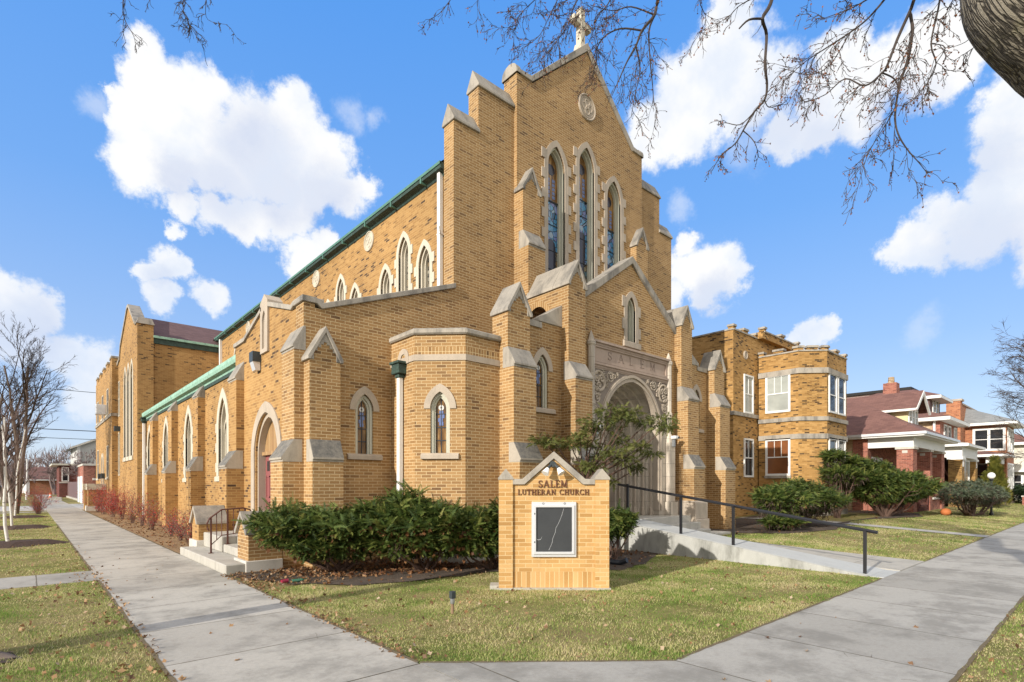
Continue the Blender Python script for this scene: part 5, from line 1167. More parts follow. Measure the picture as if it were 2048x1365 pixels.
x, y = placed(1243, 1132); m = MB(); m.tube([at(1222, 1124, 11.3), at(1240, 1126, 11.2), at(1254, 1121, 11.1)], 0.055, 8); o = m.build('drain_pipe', mt['black_plastic'], None); tag(o, 'short black plastic pipe lying on soil behind the brick sign', 'pipe')
for (px, py, z) in ((1190, 840, None), (1339, 858, None)):
    s = -1 if px < 1250 else 1
    cmx, cmz = AX + s * 1.83, 3.12 if s < 0 else 3.05
    c = thing('security_camera', 'white security camera on the %s of the portal' % ('left shaft' if s < 0 else 'right shaft'), 'camera', (cmx, YS - 0.22, cmz), 'cameras beside the portal')
    m = MB(); m.fbox(FS, cmx - 0.10, cmx + 0.12, cmz, cmz + 0.10, 0.19, 0.36); m.build('camera_head', mt['white_paint'], c, bevel=0.02)
    m = MB(); m.fbox(FS, cmx - 0.06, cmx + 0.04, cmz - 0.24, cmz, 0.20, 0.29); m.build('motion_light', mt['grey_metal'], c, bevel=0.02)
    m = MB(); m.lathe(tuple(FS.p(cmx + 0.07, cmz + 0.02, 0.37)), [(0.005, 0), (0.03, 0.01), (0.03, 0.05), (0.005, 0.06)], 8); m.build('lens', mt['rubber'], c)
# ------------------------------------------------------------------ plants
def unit(v): return v / np.maximum(np.linalg.norm(v, axis=-1, keepdims=True), 1e-9)
def sprays(P, D, L, g, pairs=6, wid=0.34, droop=0.25):
    """feathery evergreen sprays: base points P, directions D, lengths L -> verts, tris"""
    n = len(P); up = g.normal(size=(n, 3)) * 0.55 + np.array([0, 0, 1.0]); side = unit(np.cross(D, up))
    t = np.linspace(0, 1, pairs + 1)
    sp = P[:, None, :] + D[:, None, :] * (L[:, None] * t)[:, :, None]
    sp[:, :, 2] -= droop * L[:, None] * (t ** 2)[None, :]
    tips = []
    for i in range(pairs):
        l = (L * wid * (1.15 - 0.75 * t[i]))[:, None] * g.uniform(0.7, 1.2, (n, 1))
        q = (sp[:, i] + sp[:, i + 1]) / 2 + D * l * 0.55
        tips += [q + side * l * 0.8, q - side * l * 0.8]
    V = np.concatenate([sp] + [x[:, None, :] for x in tips], axis=1); k = V.shape[1]
    tri = []
    for i in range(pairs):
        a = pairs + 1 + 2 * i; tri += [(i, i + 1, a), (i + 1, i, a + 1)]
    F = (np.arange(n) * k)[:, None, None] + np.array(tri)[None]
    return V.reshape(-1, 3), F.reshape(-1, 3)
def cat(parts):
    V, F, o = [], [], 0
    for v, f in parts: V.append(v); F.append(f + o); o += len(v)
    return np.concatenate(V), np.concatenate(F)
def ell_points(g, c, r, n, shell=0.55, zmin=None):
    d = unit(g.normal(size=(n, 3))); rad = g.uniform(shell, 1.0, (n, 1)) ** 0.6
    P = np.array(c) + d * rad * np.array(r); return P, unit(d / np.array(r))
class TB(MB): pass
def branch(mb, p, d, L, r, rs, n=5, wander=0.18, grav=0.0, taper=0.35, sides=4):
    pts = [Vector(p)]; rad = [r]; d = Vector(d).normalized()
    for i in range(n):
        d = (d + Vector((rs.gauss(0, wander), rs.gauss(0, wander), rs.gauss(0, wander) + grav))).normalized()
        pts.append(pts[-1] + d * (L / n)); rad.append(r * (1 - (1 - taper) * (i + 1) / n))
    mb.tube(pts, rad, sides, caps=False); return pts, rad, d
def shrub(name, label, cat_, base, blobs, n, mat, L=(0.09, 0.17), stems=8, group=None, rust=0, seed=1, wood='yew_wood', dens_in=0.25, upb=0.1, stem_r=0.03, inner=None, wid=0.34, spike=0):
    g = np.random.default_rng(seed); rs = random.Random(seed)
    base = (base[0], base[1], H(base[0], base[1]))
    t = thing(name, label, cat_, base, group); B = Vector(base)
    lum = []                             # ragged secondary lobes around every main one
    for (c, r) in blobs:
        for q in range(7):
            d = unit(g.normal(size=3) * np.array([1, 1, 0.6])); d[2] = abs(d[2]) * 0.9 - 0.25; k = g.uniform(0.28, 0.5)
            lum.append((tuple(np.array(c) + d * np.array(r) * g.uniform(0.75, 1.0)), (r[0] * k, r[1] * k, r[2] * k * 0.7)))
    blobs = list(blobs) + lum
    vol = np.array([r[0] * r[1] + r[1] * r[2] + r[0] * r[2] for c, r in blobs]); cnt = (vol / vol.sum() * n).astype(int)
    parts = []
    for (c, r), k in zip(blobs, cnt):
        c = np.array(c) + np.array([0, 0, base[2]])
        P, Nn = ell_points(g, c, r, k, 1 - dens_in - 0.25)
        lump = np.sin(P[:, 0] * 5.1 + seed) * np.sin(P[:, 1] * 4.7) * np.sin(P[:, 2] * 6.3 + 1.0)
        P = P + Nn * (lump * 0.10 * min(r))[:, None]
        D = unit(Nn * np.array([1.0, 1.0, 0.3]) + np.array([0, 0, upb * 0.6]) + g.normal(size=P.shape) * np.array([0.55, 0.55, 0.3]))
        parts.append(sprays(P - D * 0.06, D, g.uniform(L[0], L[1], len(P)), g, wid=wid))
        if spike:
            P2, N2 = ell_points(g, c, r, spike, 0.97); P2 = P2[N2[:, 2] > 0.1]; D2 = unit(g.normal(size=P2.shape) * np.array([0.8, 0.8, 0.3]) + np.array([0, 0, 0.55]) + 0.6 * unit(P2 - c))
            parts.append(sprays(P2, D2, g.uniform(L[1] * 0.9, L[1] * 2.0, len(P2)), g, pairs=9, wid=0.2))
    V, F = cat(parts); raw_mesh('foliage', V, F, mt[mat], t)
    if inner:
        parts = []
        for (c, r), k in zip(blobs, cnt):
            c = np.array(c) + np.array([0, 0, base[2] - r[2] * 0.35]); P, Nn = ell_points(g, c, np.array(r) * 0.95, int(k * 0.6), 0.4)
            P = P[P[:, 2] < c[2] + r[2] * 0.45]; D = unit(g.normal(size=P.shape) + np.array([0, 0, -0.2])); parts.append(sprays(P, D, g.uniform(L[0], L[1], len(P)), g, wid=0.15))
        V, F = cat(parts); raw_mesh('dry_foliage', V, F, mt[inner], t)
    m = MB()
    for k in range(stems):
        c, r = blobs[k % (len(blobs) // 8)]
        tgt = Vector(c) + Vector((rs.uniform(-.8, .8) * r[0], rs.uniform(-.8, .8) * r[1], rs.uniform(-.5, .3) * r[2])) + Vector((0, 0, base[2]))
        s = B + Vector((rs.uniform(-.12, .12), rs.uniform(-.12, .12), -0.03)); d = tgt - s; mid = s + d * 0.45 + Vector((rs.uniform(-.1, .1), rs.uniform(-.1, .1), -0.12 * d.length + 0.05))
        mid.z = max(mid.z, base[2] + 0.06)
        m.tube([s, (s + mid) / 2 + Vector((rs.uniform(-.04, .04), rs.uniform(-.04, .04), 0.0)), mid, (mid + tgt) / 2, tgt], [stem_r, stem_r * .85, stem_r * .65, stem_r * .45, stem_r * .2], 5)
        for q in range(5):
            a = mid.lerp(tgt, rs.uniform(0.0, 0.9)); branch(m, a, d + Vector((rs.uniform(-1, 1), rs.uniform(-1, 1), rs.uniform(-.4, .5))) * d.length, 0.4 * max(r), stem_r * 0.3, rs, 4, 0.3)
    m.build('stems', mt[wood], t)
    if rust:
        P = []
        for (c, r) in blobs:
            p, _ = ell_points(g, np.array(c) + np.array([0, 0, base[2] - r[2] * 0.45]), np.array(r) * 0.95, rust, 0.6); P.append(p)
        P = np.concatenate(P); V, F = leaf_quads(P, g, (0.03, 0.06)); raw_mesh('caught_leaves', V, F, mt['rust_leaf'], t)
    return t
def leaf_quads(P, g, size, flat=0.0):
    n = len(P); nrm = unit(g.normal(size=(n, 3)) * (1 - flat) + np.array([0, 0, 1.0]) * (flat + 0.2)); a = unit(np.cross(nrm, g.normal(size=(n, 3)))); b = np.cross(nrm, a)
    s = g.uniform(size[0], size[1], (n, 1)); curl = nrm * s * g.uniform(0, 0.7, (n, 1))
    K = [(-1, 0, 0), (-.35, .55, .3), (.1, .95, 1), (.4, .4, .2), (1.1, 0.05, .8), (.4, -.4, .2), (.1, -.95, 1), (-.35, -.55, .3)]
    V = np.stack([P + a * s * k[0] + b * s * k[1] + curl * k[2] for k in K], axis=1)
    F = (np.arange(n) * 8)[:, None, None] + np.array([(0, 1, 7), (1, 2, 3), (1, 3, 5), (1, 5, 7), (3, 4, 5), (5, 6, 7)])[None]
    return V.reshape(-1, 3), F.reshape(-1, 3)

hg = 'yew bushes under the church front'
shrub('yew_bush', 'dense dark green yew bush spreading over the corner pier of the side steps', 'bush', (4.35, 9.95), [((3.75, 10.35, 0.92), (0.78, 0.62, 0.40)), ((4.3, 9.75, 0.86), (0.66, 0.6, 0.40)), ((4.75, 9.5, 0.84), (0.65, 0.55, 0.38)), ((3.5, 10.2, 0.85), (0.5, 0.5, 0.36)), ((4.6, 9.7, 0.56), (0.8, 0.5, 0.30)), ((4.0, 9.85, 0.5), (0.55, 0.4, 0.25)), ((5.0, 9.5, 0.95), (0.55, 0.5, 0.36))], 11000, 'yew_leaf', stems=16, group=hg, rust=14, seed=3, spike=90)
shrub('yew_bush', 'green yew bush with tall upright sprigs in front of the bay downspout', 'bush', (5.7, 9.0), [((5.3, 9.2, 0.84), (0.66, 0.55, 0.40)), ((5.75, 8.9, 0.86), (0.66, 0.5, 0.42)), ((5.6, 9.45, 1.2), (0.42, 0.4, 0.42)), ((5.35, 9.0, 0.56), (0.75, 0.45, 0.30)), ((5.9, 8.7, 0.5), (0.5, 0.4, 0.25)), ((6.1, 8.65, 0.9), (0.5, 0.45, 0.36))], 7500, 'yew_leaf', stems=12, group=hg, rust=45, seed=4, spike=110)
shrub('yew_bush', 'green yew bush with rusty leaves caught in it, left of the brick sign', 'bush', (6.9, 8.2), [((6.4, 8.4, 0.84), (0.66, 0.5, 0.40)), ((6.95, 8.0, 0.88), (0.66, 0.5, 0.44)), ((7.3, 7.7, 0.88), (0.55, 0.45, 0.44)), ((6.6, 8.2, 0.56), (0.8, 0.45, 0.30))], 7500, 'yew_leaf', stems=12, group=hg, rust=45, seed=5, spike=90)
shrub('yew_bush', 'small rounded yew bush half hidden behind the right side of the brick sign', 'bush', (9.5, 7.35), [((9.72, 7.35, 0.83), (0.42, 0.38, 0.33)), ((9.4, 7.5, 0.8), (0.45, 0.4, 0.33))], 3000, 'yew_leaf', stems=8, group=hg, seed=6, spike=20)
shrub('yew_bush', 'broad spreading yew bush right beside the rightmost church buttress', 'bush', (19.6, 7.6), [((18.9, 7.6, 0.95), (1.05, 0.8, 0.55)), ((20.2, 7.5, 1.05), (1.3, 0.9, 0.6)), ((21.2, 7.3, 0.95), (1.0, 0.8, 0.55)), ((18.4, 7.3, 0.25), (0.6, 0.4, 0.2))], 15000, 'yew_leaf', L=(0.1, 0.18), stems=20, seed=7, rust=14, spike=160, stem_r=0.045, inner='juniper_inner', group='yew bushes in front of the two storey house')
shrub('yew_bush', 'tall open yew bush with bare lower stems under the bay of the tan brick house', 'bush', (25.4, 7.9), [((25.3, 7.9, 1.85), (0.75, 0.6, 0.42)), ((25.0, 7.9, 2.45), (0.42, 0.4, 0.36)), ((26.0, 7.6, 1.75), (0.62, 0.5, 0.36)), ((26.3, 7.6, 2.25), (0.36, 0.36, 0.3))], 4600, 'yew_leaf', L=(0.10, 0.2), stems=14, seed=8, spike=120, stem_r=0.05, inner='juniper_inner', group='yew bushes in front of the two storey house')
shrub('yew_bush', 'large sprawling yew bush in front of the red brick porch', 'bush', (28.4, 6.9), [((28.2, 7.1, 1.35), (1.5, 1.1, 0.85)), ((29.6, 6.6, 1.3), (1.5, 1.0, 0.75)), ((27.9, 7.2, 1.95), (0.8, 0.6, 0.55)), ((31.0, 6.2, 1.25), (0.9, 0.7, 0.5))], 18000, 'yew_leaf', L=(0.11, 0.2), stems=20, seed=9, spike=200, stem_r=0.06, group='yew bushes in front of the two storey house')
shrub('juniper_bush', 'low wide grey green juniper bush with brown bare underside on the right lawn', 'bush', (34.8, 4.9), [((34.0, 5.1, 1.15), (1.7, 1.0, 0.65)), ((35.9, 4.7, 1.2), (1.6, 1.0, 0.62)), ((37.6, 4.5, 1.0), (1.2, 0.8, 0.5))], 8000, 'juniper_leaf', L=(0.1, 0.19), stems=18, seed=10, inner='juniper_inner', stem_r=0.06)
shrub('dark_hedge', 'dark clipped hedge behind the black iron fence', 'hedge', (61.5, 5.6), [((61.5, 5.6, 0.9), (1.8, 0.6, 0.7)), ((64.5, 5.4, 0.9), (1.8, 0.6, 0.7))], 1200, 'hedge_leaf', L=(0.25, 0.4), stems=4, seed=12)
def conifer(x, y, h, r, label, seed):
    g = np.random.default_rng(seed); z0 = H(x, y); t = thing('arborvitae', label, 'conifer', (x, y, z0), 'conical conifers beside the second porch')
    n = 1500; z = g.uniform(0.05, 1, n) ** 1.1; rr = r * np.minimum(1, (1 - z) * 1.25 + 0.03) * g.uniform(0.6, 1.02, n); a = g.uniform(0, 2 * np.pi, n)
    P = np.stack([x + rr * np.cos(a), y + rr * np.sin(a), z0 + z * h], -1); D = unit(np.stack([np.cos(a) * 0.5, np.sin(a) * 0.5, np.full(n, 1.0)], -1) + g.normal(size=(n, 3)) * 0.2)
    V, F = sprays(P, D, g.uniform(0.25, 0.42, n), g, wid=0.4, droop=0); raw_mesh('foliage', V, F, mt['arborvitae_leaf'], t)
    m = MB(); m.lathe((x, y, z0), [(0.08, 0), (0.05, h * 0.8)], 8); m.build('trunk', mt['yew_wood'], t)
conifer(47.5, 5.75, 2.1, 0.62, 'shorter conical golden green conifer beside the second porch', 1); conifer(50.6, 5.75, 3.25, 0.8, 'taller conical golden green conifer beside the second porch', 2)

# cloud-like yew tree by the portal
def portal_yew():
    g = np.random.default_rng(21); rs = random.Random(21); B = at(1168, HOR, 12.35); B.z = 0
    t = thing('yew_tree', 'open olive green yew tree with layered branches in front of the portal', 'tree', B)
    pads = [(1108,884,46,9),(1085,880,24,8),(1222,822,34,10),(1262,827,24,9),(1323,838,28,9),(1330,855,24,7),(1290,848,20,7),(1196,843,34,11),(1143,892,36,10),(1174,888,26,10),(1218,858,30,11),(1237,882,20,12),(1279,893,20,8),(1303,907,20,6),(1229,904,30,10),(1250,919,22,11),(1273,936,13,7),(1183,932,27,9),(1178,861,16,9),(1222,962,8,8),(1200,915,22,9),(1160,872,14,6),(1246,838,22,8)]
    m = MB(); parts = []; fork = B + Vector((0.02, 0, 1.75))
    m.tube([B + Vector((0, 0, -0.05)), B + Vector((0.03, 0.02, 0.8)), fork], [0.085, 0.075, 0.06], 7)
    for i, (px, py, rx, ry) in enumerate(pads):
        dep = 12.3 + rs.uniform(-0.7, 0.35); c = at(px, py, dep); k = dep / FPX; rxx, rz_ = rx * k, ry * k * 0.9
        n = int(75 * rx / 25) + 30
        P = np.array(c) + g.normal(size=(n, 3)) * np.array([0, 0, 0]) ; a = g.uniform(0, 2 * np.pi, n); q = np.sqrt(g.uniform(0, 1, n))
        off = np.outer(q * np.cos(a) * rxx, np.array(RGT)) + np.outer(q * np.sin(a) * rxx * 0.8, np.array(FWD)) + np.outer(g.normal(size=n) * rz_ * 0.5, [0, 0, 1])
        P = P + off; D = unit(off * 1.6 + g.normal(size=(n, 3)) * 0.25 + np.array([0, 0, 0.05]))
        parts.append(sprays(P, D, g.uniform(0.08, 0.16, n), g, wid=0.36, droop=0.2))
        s = fork if py < 900 else B + Vector((0, 0, rs.uniform(1.2, 1.6))); mid = s.lerp(c, 0.5) + Vector((rs.uniform(-.08, .08), rs.uniform(-.08, .08), rs.uniform(-0.12, 0.02)))
        m.tube([s, s.lerp(mid, 0.5) + Vector((rs.uniform(-.04, .04), 0, rs.uniform(-.03, .05))), mid, mid.lerp(c, 0.6) + Vector((0, 0, -0.02)), c - Vector((0, 0, rz_ * 0.4))], [0.028, 0.024, 0.018, 0.012, 0.005], 5)
        for q_ in range(4): branch(m, mid.lerp(c, rs.uniform(0.3, 1)), (c - s) + Vector((rs.uniform(-1, 1), rs.uniform(-1, 1), rs.uniform(-.3, .3))), rxx * 0.8, 0.006, rs, 4, 0.25)
    V, F = cat(parts); raw_mesh('foliage', V, F, mt['yew_olive'], t); m.build('branches', mt['yew_wood'], t)
portal_yew()

# deciduous shrubs along the side wall, bare with red berries
def twig_shrub(x, y, h, w, label, seed, red=0.5, group=None, n=26):
    rs = random.Random(seed); g = np.random.default_rng(seed); z0 = H(x, y); t = thing('barberry_bush', label, 'bush', (x, y, z0), group); m = MB(); tips = []
    for k in range(n):
        a = rs.uniform(0, 6.283); sp = rs.uniform(0.1, 1.0) * w; d = Vector((math.cos(a) * sp, math.sin(a) * sp, h))
        pts, rad, dd = branch(m, (x + rs.uniform(-.12, .12) * w, y + rs.uniform(-.12, .12) * w, z0 - 0.02), d, d.length * rs.uniform(0.7, 1.05), 0.0065, rs, 5, 0.13, 0.0, 0.4, 3)
        for q in range(5):
            p = pts[rs.randint(1, 5)]; p2, _, _ = branch(m, p, d.normalized() + Vector((rs.uniform(-1, 1), rs.uniform(-1, 1), rs.uniform(-.3, .8))), rs.uniform(0.15, 0.4) * h, 0.005, rs, 3, 0.25, 0, 0.4, 3); tips += p2
        tips += pts[2:]
    m.build('twigs', mt['barberry_twig'], t)
    k = int(len(tips) * 1.5 * red); T = np.array([tuple(tips[rs.randrange(len(tips))]) for _ in range(k)]); T = T + g.normal(size=T.shape) * 0.05
    if k:
        V, F = leaf_quads(T, g, (0.012, 0.024)); raw_mesh('berries', V, F, mt['berry_red'], t)['kind'] = 'stuff'
bl = 'barberry bushes along the side wall'
for i, (x, y, h, w, red, lab) in enumerate([(3.35, 17.1, 0.85, 0.45, 0.35, 'sparse barberry bush nearest the side steps'), (3.4, 18.6, 0.75, 0.38, 0.3, 'second barberry bush from the side steps'), (3.45, 20.3, 0.85, 0.45, 0.45, 'third barberry bush from the side steps, beside a buttress'), (3.4, 23.8, 1.0, 0.5, 0.55, 'red tinted barberry bush midway along the side wall'), (3.45, 26.3, 1.05, 0.5, 0.35, 'greyish barberry bush with few berries by the aisle downspout'), (3.4, 28.6, 1.2, 0.55, 0.6, 'reddish barberry bush in front of the far aisle buttress'), (3.4, 32.0, 1.3, 0.7, 1.6, 'tall orange red barberry bush below the downspout'), (3.3, 35.0, 1.35, 0.8, 3.0, 'bright crimson barberry bush below the triple lancets'), (3.2, 38.2, 1.45, 0.8, 2.2, 'deep red barberry bush past the triple lancets'), (3.2, 41.5, 1.6, 0.8, 0.7, 'brownish barberry bush farthest along the side wall')]):
    twig_shrub(x, y, h, w, lab, 30 + i, red, bl, n=13 + int(h * 7))
twig_shrub(0.45, 41.2, 1.35, 0.9, 'round brown twiggy bush at the far end of the left lawn', 50, 0.9, None, 60)

# ------------------------------------------------------------------ trees
def bare_tree(name, label, x, y, stems, mats, seed, depth=4, kids=(4, 6), group=None, shrink=0.62, grav=0.02, spread=0.75, minr=0.006, wander=0.09, z0=0.0, sides=5, fine=True):
    rs = random.Random(seed); t = thing(name, label, 'tree', (x, y, z0), group); mt_, mb = MB(), MB(); base = Vector((x, y, z0 - 0.05))
    def rec(p, d, L, r, lv):
        pts, rad, dd = branch(mt_ if lv == 0 else mb, p, d, L, r, rs, 6 if lv < 2 else 4, wander * (1 + 0.35 * lv), grav, 0.42 if lv else 0.5, max(3, sides - lv))
        if lv >= depth: return
        k = rs.randint(*kids)
        for i in range(k):
            f = 0.3 + 0.7 * (i + rs.random()) / k; j = min(len(pts) - 2, int(f * (len(pts) - 1))); q = pts[j].lerp(pts[j + 1], rs.random())
            ax = Vector((rs.gauss(0, 1), rs.gauss(0, 1), rs.gauss(0, 0.6))); ax = ax - dd * ax.dot(dd); ax = ax.normalized() if ax.length > 1e-6 else Vector((1, 0, 0))
            rec(q, dd + ax * rs.uniform(0.5, 1.1) * spread, L * shrink * rs.uniform(0.75, 1.15) * (1.1 - 0.35 * f), max(minr, rad[j] * rs.uniform(0.4, 0.6)), lv + 1)
    for (d, L, r) in stems: rec(base, Vector(d), L, r, 0)
    mt_.build('trunk', mt[mats[0]], t, smooth=True); mb.build('branches', mt[mats[1]], t); return t
# saplings with white bark
for i, (x, y, h, lean, lab) in enumerate([(-0.40, 20.5, 3.6, -0.10, 'nearest slender white birch sapling in a mulch ring'), (-0.45, 28.2, 4.0, 0.02, 'middle slender white birch sapling in a mulch ring'), (-0.5, 37.5, 4.6, 0.03, 'farthest slender white birch sapling in a mulch ring')]):
    bare_tree('birch_tree', lab, x, y, [((lean, 0.02, 1), h, 0.045)], ('birch_bark', 'twig_brown'), 60 + i, depth=2, kids=(9, 12), group='young birches on the left lawn', shrink=0.42, grav=0.03, spread=0.6, minr=0.006, wander=0.05, sides=7)
    m = MB(); rs = random.Random(i); pts = []
    for k in range(14): a = k / 14 * 6.283; rr = rs.uniform(0.9, 1.25) * 0.85; pts.append((x + 0.25 + rr * math.cos(a) * 1.1, y + rr * math.sin(a)))
    m.extrude(pts, -0.02, 0.10, 0.5); tag(m.build('mulch_mound', mt['dark_mulch'], None), ['dark mulch mound around the nearest birch', 'dark mulch mound around the middle birch', 'dark mulch mound around the farthest birch'][i], 'mulch', 'mulch mounds on the left lawn')
bare_tree('street_tree', 'tall bare multi stemmed street tree at the far end of the left lawn', -0.5, 42.6, [((-0.05, 0.1, 1), 7.5, 0.14), ((0.17, 0.02, 1), 8.6, 0.13), ((-0.42, 0.1, 1), 7.0, 0.11), ((0.08, -0.2, 1), 8.5, 0.09)], ('bark_grey', 'twig_dark'), 5, depth=4, kids=(5, 6), shrink=0.46, grav=0.02, spread=0.7, minr=0.008, wander=0.06, sides=6)
bare_tree('street_tree', 'thick trunked bare street tree beyond the driveway on the left', -1.4, 69.0, [((-0.1, 0, 1), 7.0, 0.42), ((0.25, 0.1, 1), 9.5, 0.3), ((-0.4, 0.1, 1), 9, 0.28)], ('bark_grey', 'twig_dark'), 6, depth=3, kids=(5, 7), shrink=0.52, grav=0.02, spread=0.75, minr=0.018, sides=6)
labs = ['hazy bare tree straight behind the grey sided house', 'bare tree rising over the far red brick garage', 'bare tree left of the far utility pole', 'distant bare tree near the far end of the left pavement', 'bare tree behind the dark red brick house front', 'distant bare tree over the parked blue car', 'large hazy bare tree at the left edge of the photo']
for i, (x, y, h) in enumerate([(14, 118, 11), (8, 105, 8.5), (3.5, 125, 9), (0.0, 150, 9), (7, 92, 8.5), (-3.0, 165, 10), (-3.6, 118, 10)]):
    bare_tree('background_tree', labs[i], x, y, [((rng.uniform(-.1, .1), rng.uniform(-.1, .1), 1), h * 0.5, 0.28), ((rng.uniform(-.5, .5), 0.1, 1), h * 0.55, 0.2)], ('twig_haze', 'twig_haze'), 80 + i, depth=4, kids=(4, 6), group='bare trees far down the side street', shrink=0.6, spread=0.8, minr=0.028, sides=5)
# far-off wood closing the view
def far_wood():
    g = np.random.default_rng(5); V = []; n = 9000
    ang = np.concatenate([g.uniform(R(-3), R(6.5), n // 2), g.uniform(R(80), R(86), n // 2)]); rr = g.uniform(190, 260, n)
    x, y = rr * np.sin(ang), rr * np.cos(ang); z = g.uniform(0, 1, n) ** 0.8 * (9 + 3 * np.sin(ang * 40)); d = unit(g.normal(size=(n, 3)) * 0.5 + np.array([0, 0, 1.0])); L = g.uniform(1.2, 3.2, n)[:, None]; s = unit(np.cross(d, g.normal(size=(n, 3)))) * g.uniform(0.05, 0.12, n)[:, None]
    P = np.stack([x, y, z], -1); V = np.stack([P - s, P + s, P + d * L], 1).reshape(-1, 3); F = np.arange(n * 3).reshape(-1, 3)
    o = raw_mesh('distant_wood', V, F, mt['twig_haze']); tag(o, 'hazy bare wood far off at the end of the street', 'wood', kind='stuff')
far_wood()
bare_tree('street_tree', 'bare tree with fine drooping twigs entering from the right edge above the houses', 45.5, 0.3, [((0.0, 0.1, 1), 8.5, 0.2), ((-0.35, 0.4, 1), 8.5, 0.12)], ('bark_grey', 'twig_dark'), 9, depth=4, kids=(6, 7), shrink=0.55, grav=-0.01, spread=0.85, minr=0.009, wander=0.08, z0=0.0, sides=6)

# overhanging street trees whose trunks stand just outside the picture
def uv_tube(name, pts, rad, sides, mat, parent):
    m = MB(); m.tube(pts, rad, sides, caps=False); o = m.build(name, mt[mat], parent, smooth=True, recalc=False)
    me = o.data; uv = me.uv_layers.new(name='UVMap'); n = len(pts); s = [0.0]
    for a, b in zip(pts, pts[1:]): s.append(s[-1] + (Vector(b) - Vector(a)).length)
    li = 0
    for i in range(n - 1):
        for k in range(sides):
            c0, c1 = k / sides * 6.283 * rad[0], (k + 1) / sides * 6.283 * rad[0]
            for (u, v) in ((c0, s[i]), (c1, s[i]), (c1, s[i + 1]), (c0, s[i + 1])): uv.data[li].uv = (u, v); li += 1
    return o
def smooth_path(P, n=5):
    out = []
    for i in range(len(P) - 1):
        p0, p1, p2, p3 = P[max(i - 1, 0)], P[i], P[i + 1], P[min(i + 2, len(P) - 1)]
        for k in range(n):
            t = k / n; out.append(0.5 * ((2 * p1) + (p2 - p0) * t + (2 * p0 - 5 * p1 + 4 * p2 - p3) * t * t + (3 * p1 - p0 - 3 * p2 + p3) * t ** 3))
    return out + [P[-1]]
def twigs_on(mb, buds, pts, rad, rs, dens, L, drop=-0.10, lv=0, maxlv=2):
    tot = 0
    for a, b in zip(pts, pts[1:]):
        seg = (b - a).length; k = dens * seg; k = int(k) + (rs.random() < k % 1)
        dd = (b - a).normalized()
        for _ in range(k):
            q = a.lerp(b, rs.random()); ax = Vector((rs.gauss(0, 1), rs.gauss(0, 1), rs.gauss(0, 0.8))); ax = (ax - dd * ax.dot(dd)).normalized()
            l = L * rs.uniform(0.4, 1.2); p2, r2, _ = branch(mb, q, dd * 0.9 + ax * rs.uniform(0.5, 1.1) + Vector((0, 0, -0.15)), l, max(0.0034, rad * 0.5), rs, 5, 0.19, drop, 0.45, 3)
            if lv < maxlv: twigs_on(mb, buds, p2, max(0.003, rad * 0.5), rs, dens * 1.4, L * 0.5, drop, lv + 1, maxlv)
            if rs.random() < 0.6: buds.append(tuple(p2[-1]))
            if rs.random() < 0.3: buds.append(tuple(p2[-2]))
tr = thing('street_tree', 'large overhanging maple with thick furrowed limb in the top right corner', 'tree', (6.45, -0.55, 0))
tp = [Vector((6.45, -0.55, -0.1)), Vector((6.4, -0.5, 1.2)), Vector((6.3, -0.3, 2.6)), at(2212, 232, 4.1), at(2110, 112, 4.05), at(2054, 54, 4.0), at(2016, 2, 4.0), at(2006, -75, 4.1), at(1990, -200, 4.4)]
sp_ = smooth_path(tp, 6); uv_tube('trunk', sp_, [0.36 - 0.10 * min(1, i / 18) for i in range(len(sp_))], 28, 'furrowed_bark', tr)
mb, buds = MB(), []
rs = random.Random(77)
def limb(px_pts, dep, r0, r1, dens=2.6, L=0.42, d2=None):
    n = len(px_pts); P = [at(px, py, dep + ((d2 or dep) - dep) * i / max(1, n - 1) + rs.uniform(-.12, .12)) for i, (px, py) in enumerate(px_pts)]
    P = smooth_path(P, 4); rad = [(r0 + (r1 - r0) * i / (len(P) - 1)) * 0.88 for i in range(len(P))]
    mb.tube(P, rad, 6, caps=False); twigs_on(mb, buds, P[len(P) // 6:], min(0.010, r1 * 1.5), rs, dens * 2.3, L)
top = at(1985, -200, 4.4)
def scaffold(px, py, dep, r=0.06):        # carries a drooping branch back to the limb above the picture
    e = at(px, py, dep); mid = top.lerp(e, 0.5) + Vector((0, 0, 0.9)); P = smooth_path([top, top.lerp(mid, 0.5) + Vector((0, 0, 0.25)), mid, mid.lerp(e, 0.6) + Vector((0, 0, 0.1)), e], 4); mb.tube(P, [r * 1.5 - r * 0.7 * i / (len(P) - 1) for i in range(len(P))], 6, caps=False)
D1 = 6.2
scaffold(1560, -60, D1, 0.035); scaffold(1850, -50, 5.6, 0.04); scaffold(1330, -50, 7.0, 0.045)
limb([(1560,-60),(1541,8),(1525,38),(1533,70),(1530,130),(1534,170),(1529,200),(1507,226),(1486,262)], D1, 0.026, 0.010, 0.5, 0.3)
limb([(1525,38),(1498,40),(1478,58)], D1, 0.015, 0.009, 0.0)
limb([(1486,262),(1470,288),(1442,312),(1424,342)], D1, 0.010, 0.004, 5.5, 0.22); limb([(1486,262),(1502,276),(1512,292),(1517,314)], D1, 0.008, 0.003, 5.0, 0.2); limb([(1529,200),(1538,215),(1565,208),(1577,196)], D1, 0.007, 0.003, 5, 0.18)
limb([(1507,226),(1480,250),(1450,246),(1436,252)], D1, 0.007, 0.003, 5, 0.18); limb([(1545,-20),(1510,-5),(1475,15),(1450,45)], D1, 0.009, 0.003, 4, 0.35)
limb([(1850,-50),(1822,18),(1825,60),(1816,120),(1800,166),(1790,230),(1796,268),(1815,300),(1838,326),(1858,352)], 5.6, 0.022, 0.003, 3.4, 0.40)
